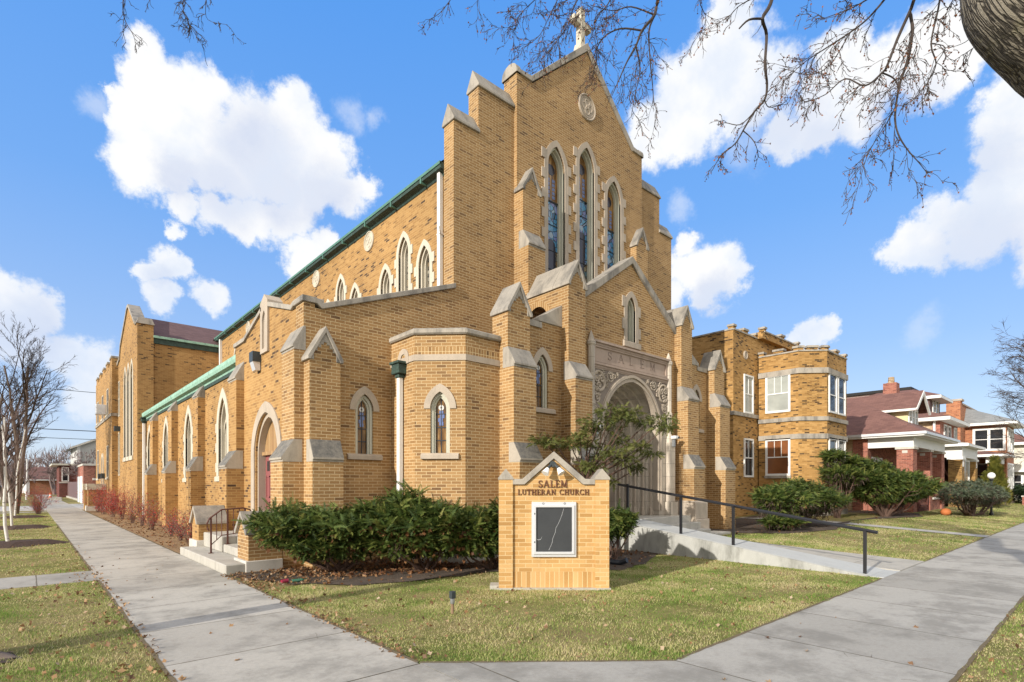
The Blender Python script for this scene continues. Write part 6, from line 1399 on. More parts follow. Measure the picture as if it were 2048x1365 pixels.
limb([(1822,18),(1795,78),(1775,130),(1764,146),(1730,172),(1690,158),(1650,190),(1602,208)], 5.6, 0.018, 0.003, 4.2, 0.38); limb([(1764,146),(1788,158),(1796,180),(1786,225),(1740,300),(1722,352)], 5.7, 0.010, 0.003, 4.2, 0.35)
limb([(1800,-40),(1745,28),(1705,62),(1650,98),(1605,128),(1570,162)], 5.9, 0.014, 0.003, 5.0, 0.38); limb([(1780,-30),(1725,5),(1690,22),(1640,40)], 6.0, 0.011, 0.003, 5.0, 0.36); limb([(1700,66),(1660,130),(1620,150),(1575,140)], 5.9, 0.007, 0.003, 5, 0.3)
limb([(1886,-40),(1876,20),(1862,88),(1872,128),(1855,165),(1838,192)], 5.5, 0.012, 0.003, 4.0, 0.32); limb([(1862,88),(1890,96),(1868,135),(1842,200)], 5.5, 0.006, 0.003, 5.0, 0.25); limb([(1930,-30),(1900,10),(1888,45)], 5.3, 0.008, 0.003, 4, 0.3); limb([(1985,75),(1950,92),(1935,120),(1915,140)], 4.6, 0.004, 0.002, 5, 0.2); limb([(1960,60),(1930,85),(1900,96)], 4.6, 0.004, 0.002, 4, 0.2)
limb([(1330,-50),(1314,8),(1308,32),(1284,62),(1272,92),(1254,124),(1238,160),(1222,196)], 7.0, 0.03, 0.004, 3.2, 0.48); limb([(1310,30),(1298,62),(1300,118),(1305,170),(1308,205),(1316,228)], 7.0, 0.015, 0.003, 3.6, 0.38); limb([(1286,62),(1240,58),(1205,78),(1186,118),(1178,160)], 7.1, 0.014, 0.003, 4.0, 0.42); limb([(1308,30),(1262,14),(1225,22),(1180,10)], 7.1, 0.012, 0.003, 4.0, 0.45); limb([(1272,92),(1280,140),(1270,190),(1262,236)], 7.0, 0.012, 0.003, 3.8, 0.4); limb([(1240,-40),(1215,10),(1190,40),(1196,90)], 7.2, 0.011, 0.003, 4, 0.42)
limb([(1180,-40),(1150,10),(1136,50),(1105,95),(1082,120)], 7.3, 0.009, 0.003, 5, 0.4); limb([(1110,-40),(1070,0),(1040,30),(1030,60)], 7.4, 0.008, 0.003, 4.5, 0.4); limb([(1130,-30),(1100,30),(1080,70),(1050,95)], 7.4, 0.007, 0.003, 5, 0.36); limb([(930,-40),(895,8),(878,28),(858,40)], 7.4, 0.006, 0.003, 4, 0.28); limb([(985,-40),(955,0),(960,30)], 7.4, 0.006, 0.003, 4, 0.3); limb([(1430,-40),(1400,0),(1412,40),(1392,78)], 6.8, 0.008, 0.003, 4.5, 0.32)
for a in ((1180,-40),(985,-40),(930,-40),(1110,-40),(1430,-40)): scaffold(a[0], a[1], 7.2, 0.016)
mb.build('branches', mt['twig_dark'], tr)
g = np.random.default_rng(2); P = np.array(buds); V, F = leaf_quads(P, g, (0.006, 0.014)); raw_mesh('buds', V, F, mt['tree_bud'], tr)
trl = thing('street_tree', 'street tree at the left edge whose twigs hang into the top left sky', 'tree', (-0.75, 7.25, 0))
tp = [Vector((-0.75, 7.25, -0.1)), Vector((-0.78, 7.25, 0.4)), Vector((-0.85, 7.25, 2.5)), Vector((-0.8, 7.2, 5.0)), Vector((-0.6, 7.1, 7.5))]
sp_ = smooth_path(tp, 5); uv_tube('trunk', sp_, [max(0.10, (0.40 - 0.05 * i) if i < 4 else 0.26 - 0.012 * i) for i in range(len(sp_))], 20, 'furrowed_bark', trl)
mb, buds = MB(), []
top = Vector((-0.6, 7.1, 7.5)); rs = random.Random(78)
scaffold(252, -60, 6.2, 0.03); scaffold(380, -60, 6.3, 0.025)
limb([(252,-60),(246,10),(250,40),(262,62),(284,84)], 6.2, 0.008, 0.003, 4, 0.22); limb([(249,30),(246,60),(252,86)], 6.2, 0.004, 0.002, 4, 0.18); limb([(380,-60),(366,10),(374,40),(388,64)], 6.3, 0.006, 0.003, 5, 0.28); limb([(420,-60),(412,5),(416,40),(455,50)], 6.3, 0.005, 0.002, 5, 0.22); limb([(320,-60),(300,0),(308,18)], 6.3, 0.005, 0.002, 3, 0.2)
mb.build('branches', mt['twig_dark'], trl)
m = MB(); rs = random.Random(4)
for (a, L) in ((-0.25, 0.85), (0.35, 0.6), (-1.0, 0.7)):
    P = smooth_path([Vector((-0.75 + math.cos(a + rs.uniform(-.15, .15)) * L * k / 4, 7.25 + math.sin(a + rs.uniform(-.15, .15)) * L * k / 4, 0.10 - 0.045 * k + rs.uniform(-.01, .01))) for k in range(5)], 4); m.tube(P, [0.15 * (1 - 0.045 * q) * rs.uniform(0.9, 1.1) for q in range(len(P))], 10)
m.build('roots', mt['bark_grey'], trl, smooth=True)

# ------------------------------------------------------------------ grass blades and fallen leaves
def in_poly(px, py, poly):
    inside = np.zeros(len(px), bool); j = len(poly) - 1
    for i in range(len(poly)):
        xi, yi = poly[i]; xj, yj = poly[j]
        c = ((yi > py) != (yj > py)) & (px < (xj - xi) * (py - yi) / (yj - yi + 1e-12) + xi); inside ^= c; j = i
    return inside
def lawn_mask(x, y):
    m = np.ones(len(x), bool)
    e1 = 0.03 * np.sin(y * 9.1) + 0.02 * np.sin(y * 23.7 + x * 40) + 0.01; e2 = 0.03 * np.sin(x * 8.3) + 0.02 * np.sin(x * 21.1 + y * 40) + 0.01
    m &= ~((x > 0.90 + e1) & (x < 2.72 - e1) & (y > -3)); m &= ~((y > 0.91 + e2) & (y < 2.80 - e2) & (x > 0.9)); m &= ~((x > 2.5) & (x < 4.57) & ((x - 2.7) / 1.87 + (y - 2.78) / 1.56 < 0.985) & (y > 2))
    m &= ~((x < 0.95) & (y > 11.83) & (y < 13.27)); m &= ~((x < 0.95) & (y > 43.9) & (y < 58)); m &= ~in_poly(x, y, BED)
    m &= ~((x > 11.36) & (x < 14.44) & (y > 2.5)); m &= ~((x > 3.0) & (y > 10.6) & (x < 16.2)); m &= ~((x > 3.0) & (x < 4.6) & (y > 10.5))
    m &= ~((x > 3.6) & (x < 16) & (y > 8.4)); m &= ~((x > 2.7) & (x < 16) & (y > 10.9)); m &= ~((x > 22.58) & (x < 23.52)); m &= ~in_poly(x, y, [(15.9, 8.3), (17.5, 6.9), (20.5, 6.4), (24.5, 7.0), (30.5, 5.9), (33, 6.6), (33.0, 9.5), (24, 10.8), (17.8, 10.5), (16, 9.2)])
    m &= ~in_poly(x, y, [(-1.3, 6.5), (-0.5, 6.55), (-0.2, 6.85), (-0.3, 7.3), (-1.0, 7.6), (-1.5, 7.2)])
    f = x * FWD.x + y * FWD.y; l = x * RGT.x + y * RGT.y; m &= (f > 3.2) & (np.abs(l) < f * 1.0 + 0.3)
    return m
def grass():
    g = np.random.default_rng(1); parts = []
    for (x0, x1, y0, y1, n, hmax, wd) in [(2.7, 11.5, 2.7, 9.0, 230000, 0.042, 0.004), (-4, 0.92, 3, 12, 130000, 0.042, 0.004), (-4.5, 0.92, 12, 45, 90000, 0.045, 0.008), (4, 14, -1, 0.95, 50000, 0.042, 0.0045), (14, 36, 2.75, 8.6, 90000, 0.04, 0.009), (11.4, 16, 2.75, 8, 24000, 0.04, 0.006), (33, 62, 2.75, 6.0, 20000, 0.04, 0.016)]:
        x = g.uniform(x0, x1, n); y = g.uniform(y0, y1, n); k = lawn_mask(x, y); x, y = x[k], y[k]
        cl = np.sin(x * 2.1 + np.sin(y * 1.7) * 2) * np.sin(y * 2.6 + np.sin(x * 1.3) * 2); pt = np.sin(x * 0.9 + 1.3 * np.sin(y * 0.7)) + np.sin(y * 1.1 + 1.7 * np.sin(x * 0.8 + 2)) + 0.7 * np.sin(x * 3.1 + y * 2.3); keep = g.uniform(0, 1, len(x)) < np.clip(0.66 + 0.26 * cl + 0.24 * pt, 0.22, 1.0); x, y, cl = x[keep], y[keep], cl[keep]
        z = hgt(x, y) - 0.012; a = g.uniform(0, 2 * np.pi, len(x)); h = g.uniform(0.35, 1.0, len(x)) * hmax * (0.8 + 0.35 * cl); le = g.uniform(0.1, 1.1, len(x)) * h; b = g.uniform(0, 2 * np.pi, len(x))
        w = wd * g.uniform(0.6, 1.2, len(x)); dx, dy = np.cos(a) * w, np.sin(a) * w
        parts.append(np.stack([np.stack([x - dx, y - dy, z], -1), np.stack([x + dx, y + dy, z], -1), np.stack([x + np.cos(b) * le, y + np.sin(b) * le, z + h], -1)], 1).reshape(-1, 3))
    V = np.concatenate(parts); o = raw_mesh('grass', V, np.arange(len(V)).reshape(-1, 3), mt['grass_blade']); tag(o, 'short winter grass, green mixed with straw, on the lawns', 'grass', kind='stuff')
grass()
def litter():
    g = np.random.default_rng(8); pts = []; big = []
    def scatter(n, x0, x1, y0, y1, mask=None, z=0.012):
        x = g.uniform(x0, x1, n); y = g.uniform(y0, y1, n)
        if mask is not None: k = mask(x, y); x, y = x[k], y[k]
        return np.stack([x, y, hgt(x, y) + z], -1)
    inb = lambda x, y: in_poly(x - 0.42, y - 0.55, BED) & in_poly(x, y, BED); ins = lambda x, y: in_poly(x, y, BED)
    A = [scatter(2600, 2.8, 11.4, 7.6, 11.2, inb, 0.02), scatter(700, 2.8, 11.4, 6.2, 11.2, ins, 0.015), scatter(700, 3.2, 7.5, 8.6, 10.6, inb, 0.03), scatter(800, 2.76, 4.4, 15, 34, None, 0.015), scatter(260, 15.9, 33, 6.0, 10.6, None, 0.02)]
    Bq = [scatter(900, 2.7, 12, 2.7, 9, lawn_mask, 0.02), scatter(1400, -4, 0.95, 4, 14, lawn_mask, 0.02), scatter(900, -4, 0.95, 14, 42, lawn_mask, 0.02), scatter(300, 5, 14, -0.5, 0.95, lawn_mask, 0.02), scatter(400, 14, 34, 2.8, 8, lawn_mask, 0.02), scatter(420, 2.62, 3.0, 4.4, 11, None, 0.006), scatter(500, 2.75, 4.2, 9.0, 11, None, 0.02), scatter(260, 0.55, 1.0, 4.4, 14, None, 0.012), scatter(60, 0.85, 1.05, 4.4, 20, None, 0.006), scatter(16, 1, 9, 1, 2.7, None, 0.006), scatter(26, 1, 2.6, 4.5, 16, None, 0.006)]
    V, F = leaf_quads(np.concatenate(A), g, (0.02, 0.045), 0.5); tag(raw_mesh('fallen_leaves', V, F, mt['rust_leaf']), 'rust brown leaves fallen on the beds under the bushes', 'leaves', kind='stuff')
    V, F = leaf_quads(np.concatenate(Bq), g, (0.01, 0.034), 0.45); tag(raw_mesh('leaf_litter', V, F, mt['litter_leaf']), 'scattered dry leaves on the lawns and pavements', 'leaves', kind='stuff')
litter()
# ------------------------------------------------------------------ houses to the right
def hip(par, x0, x1, y0, y1, ze, pitch, mat, t=0.16, name='roof', fascia='white_paint'):
    """hip roof on an eaves rectangle; ridge along the longer side"""
    w, d = x1 - x0, y1 - y0; m = MB()
    if d >= w: r = w / 2; a, b = ((x0 + x1) / 2, y0 + r), ((x0 + x1) / 2, y1 - r)
    else: r = d / 2; a, b = (x0 + r, (y0 + y1) / 2), (x1 - r, (y0 + y1) / 2)
    zr = ze + r * pitch; A = (a[0], a[1], zr); B = (b[0], b[1], zr)
    c = [(x0, y0, ze), (x1, y0, ze), (x1, y1, ze), (x0, y1, ze)]
    if d >= w: m.poly([c[0], c[1], A]); m.poly([c[1], c[2], B, A]); m.poly([c[2], c[3], B]); m.poly([c[3], c[0], A, B])
    else: m.poly([c[0], c[1], B, A]); m.poly([c[1], c[2], B]); m.poly([c[2], c[3], A, B]); m.poly([c[3], c[0], A])
    o = m.build(name, mt[mat], par, recalc=False)
    f = MB(); k = 0.004; f.box(x0 + k, x1 - k, y0 + k, y1 - k, ze - t, ze - 0.006); f.build('eaves', mt[fascia], o)
    return o, zr
# two-storey tan brick house with crenellated parapet and polygonal bay
tf = thing('brick_house', 'two storey tan brick house with polygonal bay and battlemented parapet beside the church', 'house', (27, 15, 0))
Z0 = 0.0; b = 'flat_brick'
TFp = [(25.5, 11.2), (25.5, 9.45), (26.37, 8.58), (28.95, 8.58), (29.82, 9.45), (29.82, 11.2)]
m = MB(); m.box(23.1, 33.5, 11.26, 30, -0.3, 8.5); m.box(25.45, 29.9, 11.0, 30.0, 8.5, 8.8)
m.build('wall', mt[b], tf)
m = MB(); m.extrude(TFp, -0.3, 7.62); m.build('bay', mt[b], tf)
def poly_ring(P, off, z0, z1, name, mat, par):
    m = MB(); n = len(P); cx = sum(p[0] for p in P) / n; cy = 10.6
    Q = []
    for i, (x, y) in enumerate(P):
        vx, vy = x - cx, (y - cy); sx = -1 if vx < 0 else 1
        Q.append((x + (sx * off if i in (0, 1, 4, 5) else sx * off * 0.41), y - (off if i in (2, 3) else off * 0.41 if i in (1, 4) else 0)))
    m.extrude(Q, z0, z1); return m.build(name, mt[mat], par)
for z0, z1, o in ((6.62, 6.86, 0.07), (4.52, 4.70, 0.07), (3.72, 3.94, 0.05), (-0.2, 0.55, 0.05)): poly_ring(TFp, o, z0, z1, 'stone_course', 'cap_stone', tf)
m = MB(); T1 = left(25.5); T2 = Fr((25.5, 9.45, 0), (1, -1, 0), (-1, -1, 0)); T3 = front(8.58)
def crenels(fr, u0, u1, z, name='parapet_block'):
    m = MB(); n = 2; L = u1 - u0; s = MB()
    for k in range(n + 1):
        a = u0 + L * k / n - (0.22 if 0 < k < n else 0.0) - (0.22 if k == n else 0); c = a + (0.44 if 0 < k < n else 0.22)
        m.fbox(fr, a, c, z, z + 0.16, -0.24, -0.002); s.fbox(fr, a - 0.03, c + 0.03, z + 0.16, z + 0.25, -0.28, 0.045)
    s.fbox(fr, u0, u1, z - 0.005, z + 0.06, -0.27, 0.04)
    m.build(name, mt[b], tf); s.build('parapet_coping', mt['cap_stone'], tf)
crenels(T1, 9.45, 11.2, 7.60); crenels(T2, 0.0, 1.23, 7.60); crenels(T3, 26.37, 28.95, 7.60); crenels(front(11.26), 23.1, 25.5, 8.5); crenels(left(23.1), 11.26, 16.5, 8.5); crenels(front(11.0), 25.6, 29.8, 8.8)
m = MB(); m.fbox(front(11.26), 23.06, 25.5, 4.75, 4.92, -0.1, 0.07); m.fbox(left(23.1), 11.2, 16, 4.75, 4.92, -0.1, 0.07); m.build('stone_course', mt['cap_stone'], tf)
roundel_par = church
def house_roundel(fr, u, z, r, par):
    m = MB(); m.plate(fr, arc_pts(u, z, r, 0, 2 * math.pi * 15 / 16, 15), (), -0.05, 0.03); m.ring(fr.p(u, z, 0.03), fr.u, Vector((0, 0, 1)), r * 0.8, r * 0.12, 16, 5); m.build('medallion', mt['limestone'], par)
house_roundel(front(11.26), 24.25, 7.55, 0.2, tf)
flat_window(T1, 10.33, 5.05, 0.92, 1.55, tf, 'blind_glass', 'white_paint', t=0.09, proj=0.05, heads=2); flat_window(T1, 10.33, 2.18, 0.92, 1.50, tf, 'brown_glass', 'white_paint', t=0.09, proj=0.05, heads=2, sill='cap_stone')
for z, h in ((4.98, 1.62), (2.1, 1.6)):
    for u in (27.05, 28.2): flat_window(T3, u, z, 0.85, h, tf, 'dark_glass', 'white_paint', t=0.08, proj=0.05, mid=0.45)
FT2 = front(11.26)
for z, g_ in ((5.0, 'blind_glass'), (2.1, 'dark_glass')): flat_window(FT2, 24.55, z, 0.78, 1.6, tf, g_, 'white_paint', t=0.08, proj=0.05, heads=1)
flat_window(left(23.1), 13.3, 5.0, 0.9, 1.5, tf, 'dark_glass', 'white_paint', t=0.08, proj=0.04); flat_window(left(23.1), 13.3, 2.1, 0.9, 1.5, tf, 'dark_glass', 'white_paint', t=0.08, proj=0.04)
m = MB(); L_ = 1.23                        # herringbone panel between the bay's windows, laid in relief
for k in range(14):
    for s in (-1, 1):
        z = 4.95 + k * 0.105; u = L_ / 2; d = 0.25
        m.plate(T2, [(u, z), (u + s * d, z + 0.13), (u + s * d, z + 0.17), (u, z + 0.04)], (), -0.01, 0.008)
m.build('herringbone_panel', mt['tan_brick'], tf)
m = MB(); m.box(22.9, 23.6, 17.0, 17.7, 8.4, 9.45); m.build('chimney', mt['red_brick'], tf)
m = MB(); m.tube([(24.5, 16.5, 8.4), (24.5, 16.5, 9.2), (24.1, 16.5, 9.2)], 0.06, 6); m.build('vent_pipe', mt['rusty_iron'], tf)

# brick bungalow with hipped roof and porch
bg = thing('bungalow', 'red brick bungalow with broad brown hipped roof, gabled dormer and pillared porch', 'house', (37, 13, 0))
m = MB(); m.box(33.45, 41.0, 9.05, 22, -0.3, 4.25); m.build('wall', mt['cream_brick'], bg)
m = MB(); m.box(33.40, 34.0, 8.9, 9.6, -0.3, 4.2); m.box(34.0, 41.05, 8.99, 9.3, -0.3, 4.2); m.build('front_wall', mt['red_brick'], bg)
ro, zr = hip(bg, 32.9, 41.4, 6.35, 23.0, 4.32, 0.60, 'red_shingle', 0.2)
m = MB(); m.fbox(left(32.9), 6.3, 23, 4.2, 4.33, 0.0, 0.09); m.fbox(front(6.35), 32.85, 41.5, 4.2, 4.33, 0.0, 0.09); m.build('gutter', mt['aluminium'], ro)
m = MB(); m.box(33.45, 33.75, 6.9, 9.0, 3.62, 4.15); m.box(33.75, 40.9, 6.9, 7.2, 3.62, 4.15); m.box(40.6, 40.9, 7.2, 9.0, 3.62, 4.15); m.build('porch_beam', mt['white_paint'], bg)
for (x0, x1) in ((33.45, 34.25), (37.2, 37.75), (40.1, 40.9)):
    m = MB(); m.box(x0, x1, 6.92, 7.62, -0.2, 3.5); p = m.build('porch_pillar', mt['red_brick'], bg)
    m = MB(); m.box(x0 - 0.06, x1 + 0.06, 6.86, 7.68, 3.5, 3.62); m.fbox(left(x0), 7.15, 7.38, 3.3, 3.44, 0, 0.02); m.build('pillar_cap', mt['white_stone'], p)
m = MB(); m.box(33.5, 40.9, 6.98, 9.0, -0.2, 0.85); m.box(34.25, 37.2, 6.95, 7.2, 0.85, 1.50); m.box(33.5, 33.7, 7.62, 9.0, 0.85, 1.45); m.build('porch_base', mt['red_brick'], bg)
m = MB(); m.box(34.26, 37.19, 6.9, 7.25, 1.5, 1.6); m.box(33.44, 33.76, 7.62, 8.89, 1.45, 1.55); m.box(37.76, 40.0, 6.86, 7.3, 0.86, 0.96); m.build('porch_ledge', mt['white_stone'], bg)
m = MB(); fr = front(6.95)
for k in range(4): a = 0.12 * k; m.plate(fr, [(34.5 + a, 0.2 + a), (36.9 - a, 0.2 + a), (36.9 - a, 1.4 - a), (34.5 + a, 1.4 - a)], [[(34.55 + a, 0.25 + a), (36.85 - a, 0.25 + a), (36.85 - a, 1.35 - a), (34.55 + a, 1.35 - a)]], 0.0, 0.02 + 0.012 * k)
m.build('brick_relief', mt['dark_red_brick'], bg)
flat_window(left(33.45), 9.75, 2.35, 0.5, 0.62, bg, 'blue_pane', 'white_paint', t=0.1, proj=0.06, stile=False)
flat_window(front(8.99), 34.6, 1.5, 0.8, 1.6, bg, 'blind_glass', 'white_paint', t=0.1, proj=0.05); flat_window(front(8.99), 35.8, 1.5, 0.8, 1.6, bg, 'dark_glass', 'white_paint', t=0.1, proj=0.05)
m = MB(); m.fbox(front(8.99), 37.6, 38.6, 0.85, 3.0, 0.0, 0.05); m.build('front_door', mt['brown_fence'], bg)
xm = 37.4
m = MB(); m.box(36.3, 38.5, 7.75, 11, 4.9, 5.95); dm = m.build('dormer', mt['yellow_siding'], bg)
m = MB(); m.plate(front(7.75), [(36.3, 5.9), (38.5, 5.9), (xm, 6.72)], (), -0.1, 0.0); m.build('dormer_gable', mt['yellow_siding'], dm)
for k in range(3): flat_window(front(7.75), 36.72 + 0.68 * k, 5.12, 0.5, 0.75, dm, 'blind_glass', 'white_paint', t=0.08, proj=0.05, stile=True)
m = MB()
for s in (-1, 1): m.poly([(xm, 7.25, 6.98), (xm, 12.5, 6.98), (xm + s * 1.65, 12.5, 5.85), (xm + s * 1.65, 7.25, 5.85)])
m.build('dormer_roof', mt['red_shingle'], dm, recalc=False)
m = MB(); m.plate(front(7.25), [(xm - 1.68, 5.78), (xm, 6.96), (xm + 1.68, 5.78), (xm + 1.5, 5.70), (xm, 6.75), (xm - 1.5, 5.70)], (), -0.06, 0.03); m.fbox(left(xm - 1.62), 7.25, 11, 5.72, 5.86, -0.3, 0.0); m.build('bargeboard', mt['white_paint'], dm)
# taller sided house standing behind
rh = thing('rear_house', 'tall pinkish sided house with flat black roof edge rising behind the bungalow roof', 'house', (66, 18, 0))
m = MB(); m.box(60, 72, 12.8, 26, 0, 10.35); m.build('wall', mt['pink_siding'], rh)
m = MB(); m.box(59.7, 72.3, 12.5, 26.3, 10.35, 10.6); m.build('roof', mt['rubber'], rh)
m = MB(); m.box(59.94, 60, 12.7, 26, 9.55, 9.8); m.build('trim', mt['white_paint'], rh)
flat_window(left(60.0), 16.2, 8.75, 1.6, 0.6, rh, 'dark_glass', 'white_paint', t=0.1)
# second house: cream and red brick, two hipped roofs
h2 = thing('brick_house', 'two storey cream and red brick house with brown hipped roof and white porch', 'house', (48, 14, 0))
m = MB(); m.box(44.7, 50.4, 7.9, 20, 0, 6.0); m.build('wall', mt['cream_brick'], h2)
m = MB(); m.box(44.64, 50.46, 7.78, 8.2, 0, 5.98); m.build('front_wall', mt['red_brick'], h2)
ro2, z2 = hip(h2, 44.0, 51.0, 7.15, 21, 6.1, 0.40, 'red_shingle', 0.22)
m = MB(); m.box(45.2, 46.0, 10.3, 11.1, 6, 8.85); ch = m.build('chimney', mt['red_brick'], h2)
m = MB(); m.lathe((45.6, 10.7, 8.85), [(0.3, 0), (0.3, 0.06), (0.2, 0.07), (0.18, 0.45), (0.14, 0.45)], 10); m.build('chimney_pot', mt['cream_brick'], ch)
m = MB(); m.box(46.0, 49.3, 8.6, 13, 6.3, 7.72); dm = m.build('dormer', mt['brown_fence'], h2)
flat_window(front(8.6), 47.3, 6.75, 0.7, 0.8, dm, 'blind_glass', 'white_paint', t=0.09, proj=0.05); flat_window(front(8.6), 48.2, 6.75, 0.7, 0.8, dm, 'blind_glass', 'white_paint', t=0.09, proj=0.05)
hip(dm, 45.7, 49.6, 7.9, 14, 7.75, 0.42, 'red_shingle', 0.2)
for u in (46.2, 47.5): flat_window(front(7.78), u, 4.2, 0.75, 1.45, h2, 'dark_glass', 'white_paint', t=0.1, proj=0.05)
flat_window(front(7.78), 49.5, 4.2, 0.8, 1.45, h2, 'blind_glass', 'white_paint', t=0.1, proj=0.05)
m = MB(); m.box(44.45, 44.6, 8.0, 8.12, 0, 5.9); m.build('downspout', mt['white_paint'], h2)
hip(h2, 43.7, 50.3, 6.2, 9.5, 4.3, 0.2, 'white_stone', 0.18, 'porch_roof')
m = MB(); m.box(44.3, 49.9, 6.6, 7.0, 3.45, 4.1); m.box(44.3, 44.6, 7.0, 7.8, 3.45, 4.1); m.build('porch_beam', mt['white_paint'], h2)
for x in (44.3, 49.2): m = MB(); m.box(x, x + 0.9, 6.62, 7.3, 0, 3.3); p = m.build('porch_pillar', mt['tan_brick'], h2); m = MB(); m.box(x - 0.07, x + 0.97, 6.55, 7.37, 3.3, 3.45); m.fbox(front(6.62), x + 0.3, x + 0.6, 2.85, 3.3, 0, 0.02); m.build('pillar_cap', mt['white_paint'], p)
flat_window(front(6.9), 46.9, 0.9, 3.4, 2.35, h2, 'blind_glass', 'white_paint', t=0.12, proj=0.05, stile=False)
m = MB(); m.box(45.2, 49.2, 6.95, 7.2, 0, 3.44); m.build('porch_screen', mt['white_paint'], h2)
# third house: orange red brick with a bay and grey roof
h3 = thing('brick_house', 'orange red brick house with wide white upper window, grey bay roof and stepped parapet', 'house', (60, 14, 0))
m = MB(); m.box(55.0, 66, 8.3, 12.4, 0, 7.4); m.box(55.0, 55.8, 8.3, 9.2, 7.4, 8.35); m.box(55.3, 65.6, 8.31, 8.7, 7.4, 8.1); m.build('wall', mt['orange_red_brick'], h3)
m = MB(); m.box(54.94, 55.9, 8.2, 9.3, 8.35, 8.5); m.box(55.9, 66.1, 8.25, 8.75, 8.1, 8.22); m.build('parapet_coping', mt['limestone'], h3)
m = MB(); m.box(57.0, 61.5, 5.8, 8.3, 0, 6.4); m.build('bay', mt['orange_red_brick'], h3)
m = MB(); x0, x1, y0, y1 = 56.3, 62.2, 5.1, 8.35
m.poly([(x0, y0, 6.6), (x1, y0, 6.6), (x1 - 1.2, y1, 8.0), (x0 + 1.2, y1, 8.0)]); m.poly([(x0, y0, 6.6), (x0 + 1.2, y1, 8.0), (x0, y1, 6.6)]); m.poly([(x1, y0, 6.6), (x1, y1, 6.6), (x1 - 1.2, y1, 8.0)]); ro3 = m.build('bay_roof', mt['grey_shingle'], h3, recalc=False)
m = MB(); m.box(x0 + 0.01, x1 - 0.01, y0 + 0.01, y1 - 0.06, 6.4, 6.592); m.build('eaves', mt['white_paint'], ro3)
flat_window(left(57.0), 7.3, 4.55, 0.75, 1.5, h3, 'dark_glass', 'white_paint', t=0.16, proj=0.06); flat_window(left(57.0), 6.38, 4.55, 0.75, 1.5, h3, 'dark_glass', 'white_paint', t=0.16, proj=0.065)
for u in (58.0, 59.3, 60.6): flat_window(front(5.8), u, 4.4, 0.8, 1.7, h3, 'blind_glass', 'white_paint', t=0.12, proj=0.05); flat_window(front(5.8), u, 1.4, 0.8, 1.9, h3, 'blind_glass', 'white_paint', t=0.12, proj=0.05)
flat_window(left(57.0), 7.2, 1.6, 0.7, 1.7, h3, 'dark_glass', 'white_paint', t=0.12, proj=0.05)
m = MB(); m.box(56.95, 61.55, 5.75, 8.3, 1.15, 1.32); m.box(56.9, 61.6, 5.7, 8.3, 0.0, 0.35); m.build('stone_course', mt['limestone'], h3)
m = MB(); m.box(53.6, 56.7, 6.0, 6.5, 0, 3.3); p = m.build('porch_pillar', mt['orange_red_brick'], h3)
m = MB(); m.fbox(left(53.6), 6.1, 6.35, 2.2, 2.9, 0, 0.02); m.box(53.5, 56.8, 5.9, 6.6, 3.3, 3.8); m.build('pillar_cap', mt['white_paint'], p)
hip(h3, 52.9, 57.0, 5.3, 8.3, 3.95, 0.2, 'red_shingle', 0.18, 'porch_roof')
m = MB(); m.fbox(left(56.95), 7.75, 8.25, 0.7, 2.9, 0.0, 0.06); m.build('front_door', mt['red_paint'], h3)
# fourth house at the right edge
h4 = thing('sided_house', 'pale beige sided house with dark red roof at the far right edge', 'house', (75, 12, 0))
m = MB(); m.box(70, 84, 5.6, 22, 0, 5.6); m.build('wall', mt['beige_siding'], h4)
hip(h4, 69.3, 84.7, 4.9, 22.7, 5.7, 0.55, 'red_shingle', 0.25)
flat_window(left(70.0), 6.5, 1.3, 0.8, 1.3, h4, 'dark_glass', 'white_paint', t=0.14, proj=0.05); flat_window(left(70.0), 7.9, 1.3, 0.8, 1.3, h4, 'dark_glass', 'white_paint', t=0.14, proj=0.05)
m = MB(); m.box(69.2, 70, 5.2, 9, 2.9, 3.05); m.build('canopy', mt['white_paint'], h4)
# garden fence, low wall and globe lamp
fe = thing('iron_fence', 'low black iron fence standing on a brick kerb before the third brick house', 'fence', (60, 4.9, 0))
m = MB(); m.box(57.5, 68, 4.7, 4.95, 0.0, 0.75); m.build('brick_kerb', mt['red_brick'], fe); m = MB(); m.box(57.45, 68, 4.65, 5.0, 0.75, 0.85); m.build('kerb_cap', mt['white_stone'], fe)
m = MB()
for z in (0.95, 1.45): m.box(57.6, 68, 4.81, 4.84, z, z + 0.04)
for k in range(52): x = 57.6 + k * 0.2; m.box(x - 0.012, x + 0.012, 4.813, 4.837, 0.85, 1.6)
m.build('iron_bars', mt['black_iron'], fe)
lx, ly = 37.05, 4.35
lp = thing('garden_lamp', 'white globe lamp on a black post behind the juniper bush', 'lamp post', (lx, ly, H(lx, ly)))
m = MB(); z = H(lx, ly); m.lathe((lx, ly, z), [(0.09, 0), (0.09, 0.1), (0.05, 0.16), (0.045, 1.75), (0.09, 1.82), (0.09, 1.88)], 10); m.build('post', mt['black_iron'], lp)
m = MB(); m.lathe((lx, ly, z + 1.87), [(0.17 * math.sin(math.pi * (0.1 + 0.9 * k / 9)), 0.17 - 0.17 * math.cos(math.pi * (0.1 + 0.9 * k / 9))) for k in range(10)], 14); m.build('globe', mt['opal_globe'], lp, smooth=True)
x, y = 33.4, 5.6; m = MB(); m.lathe((x, y, H(x, y)), [(0.12, 0), (0.2, 0.08), (0.22, 0.2), (0.16, 0.3), (0.04, 0.34)], 12); tag(m.build('pumpkin', mt['terracotta'], None, smooth=True), 'orange pumpkin lying on the ground by the red brick porch', 'pumpkin')

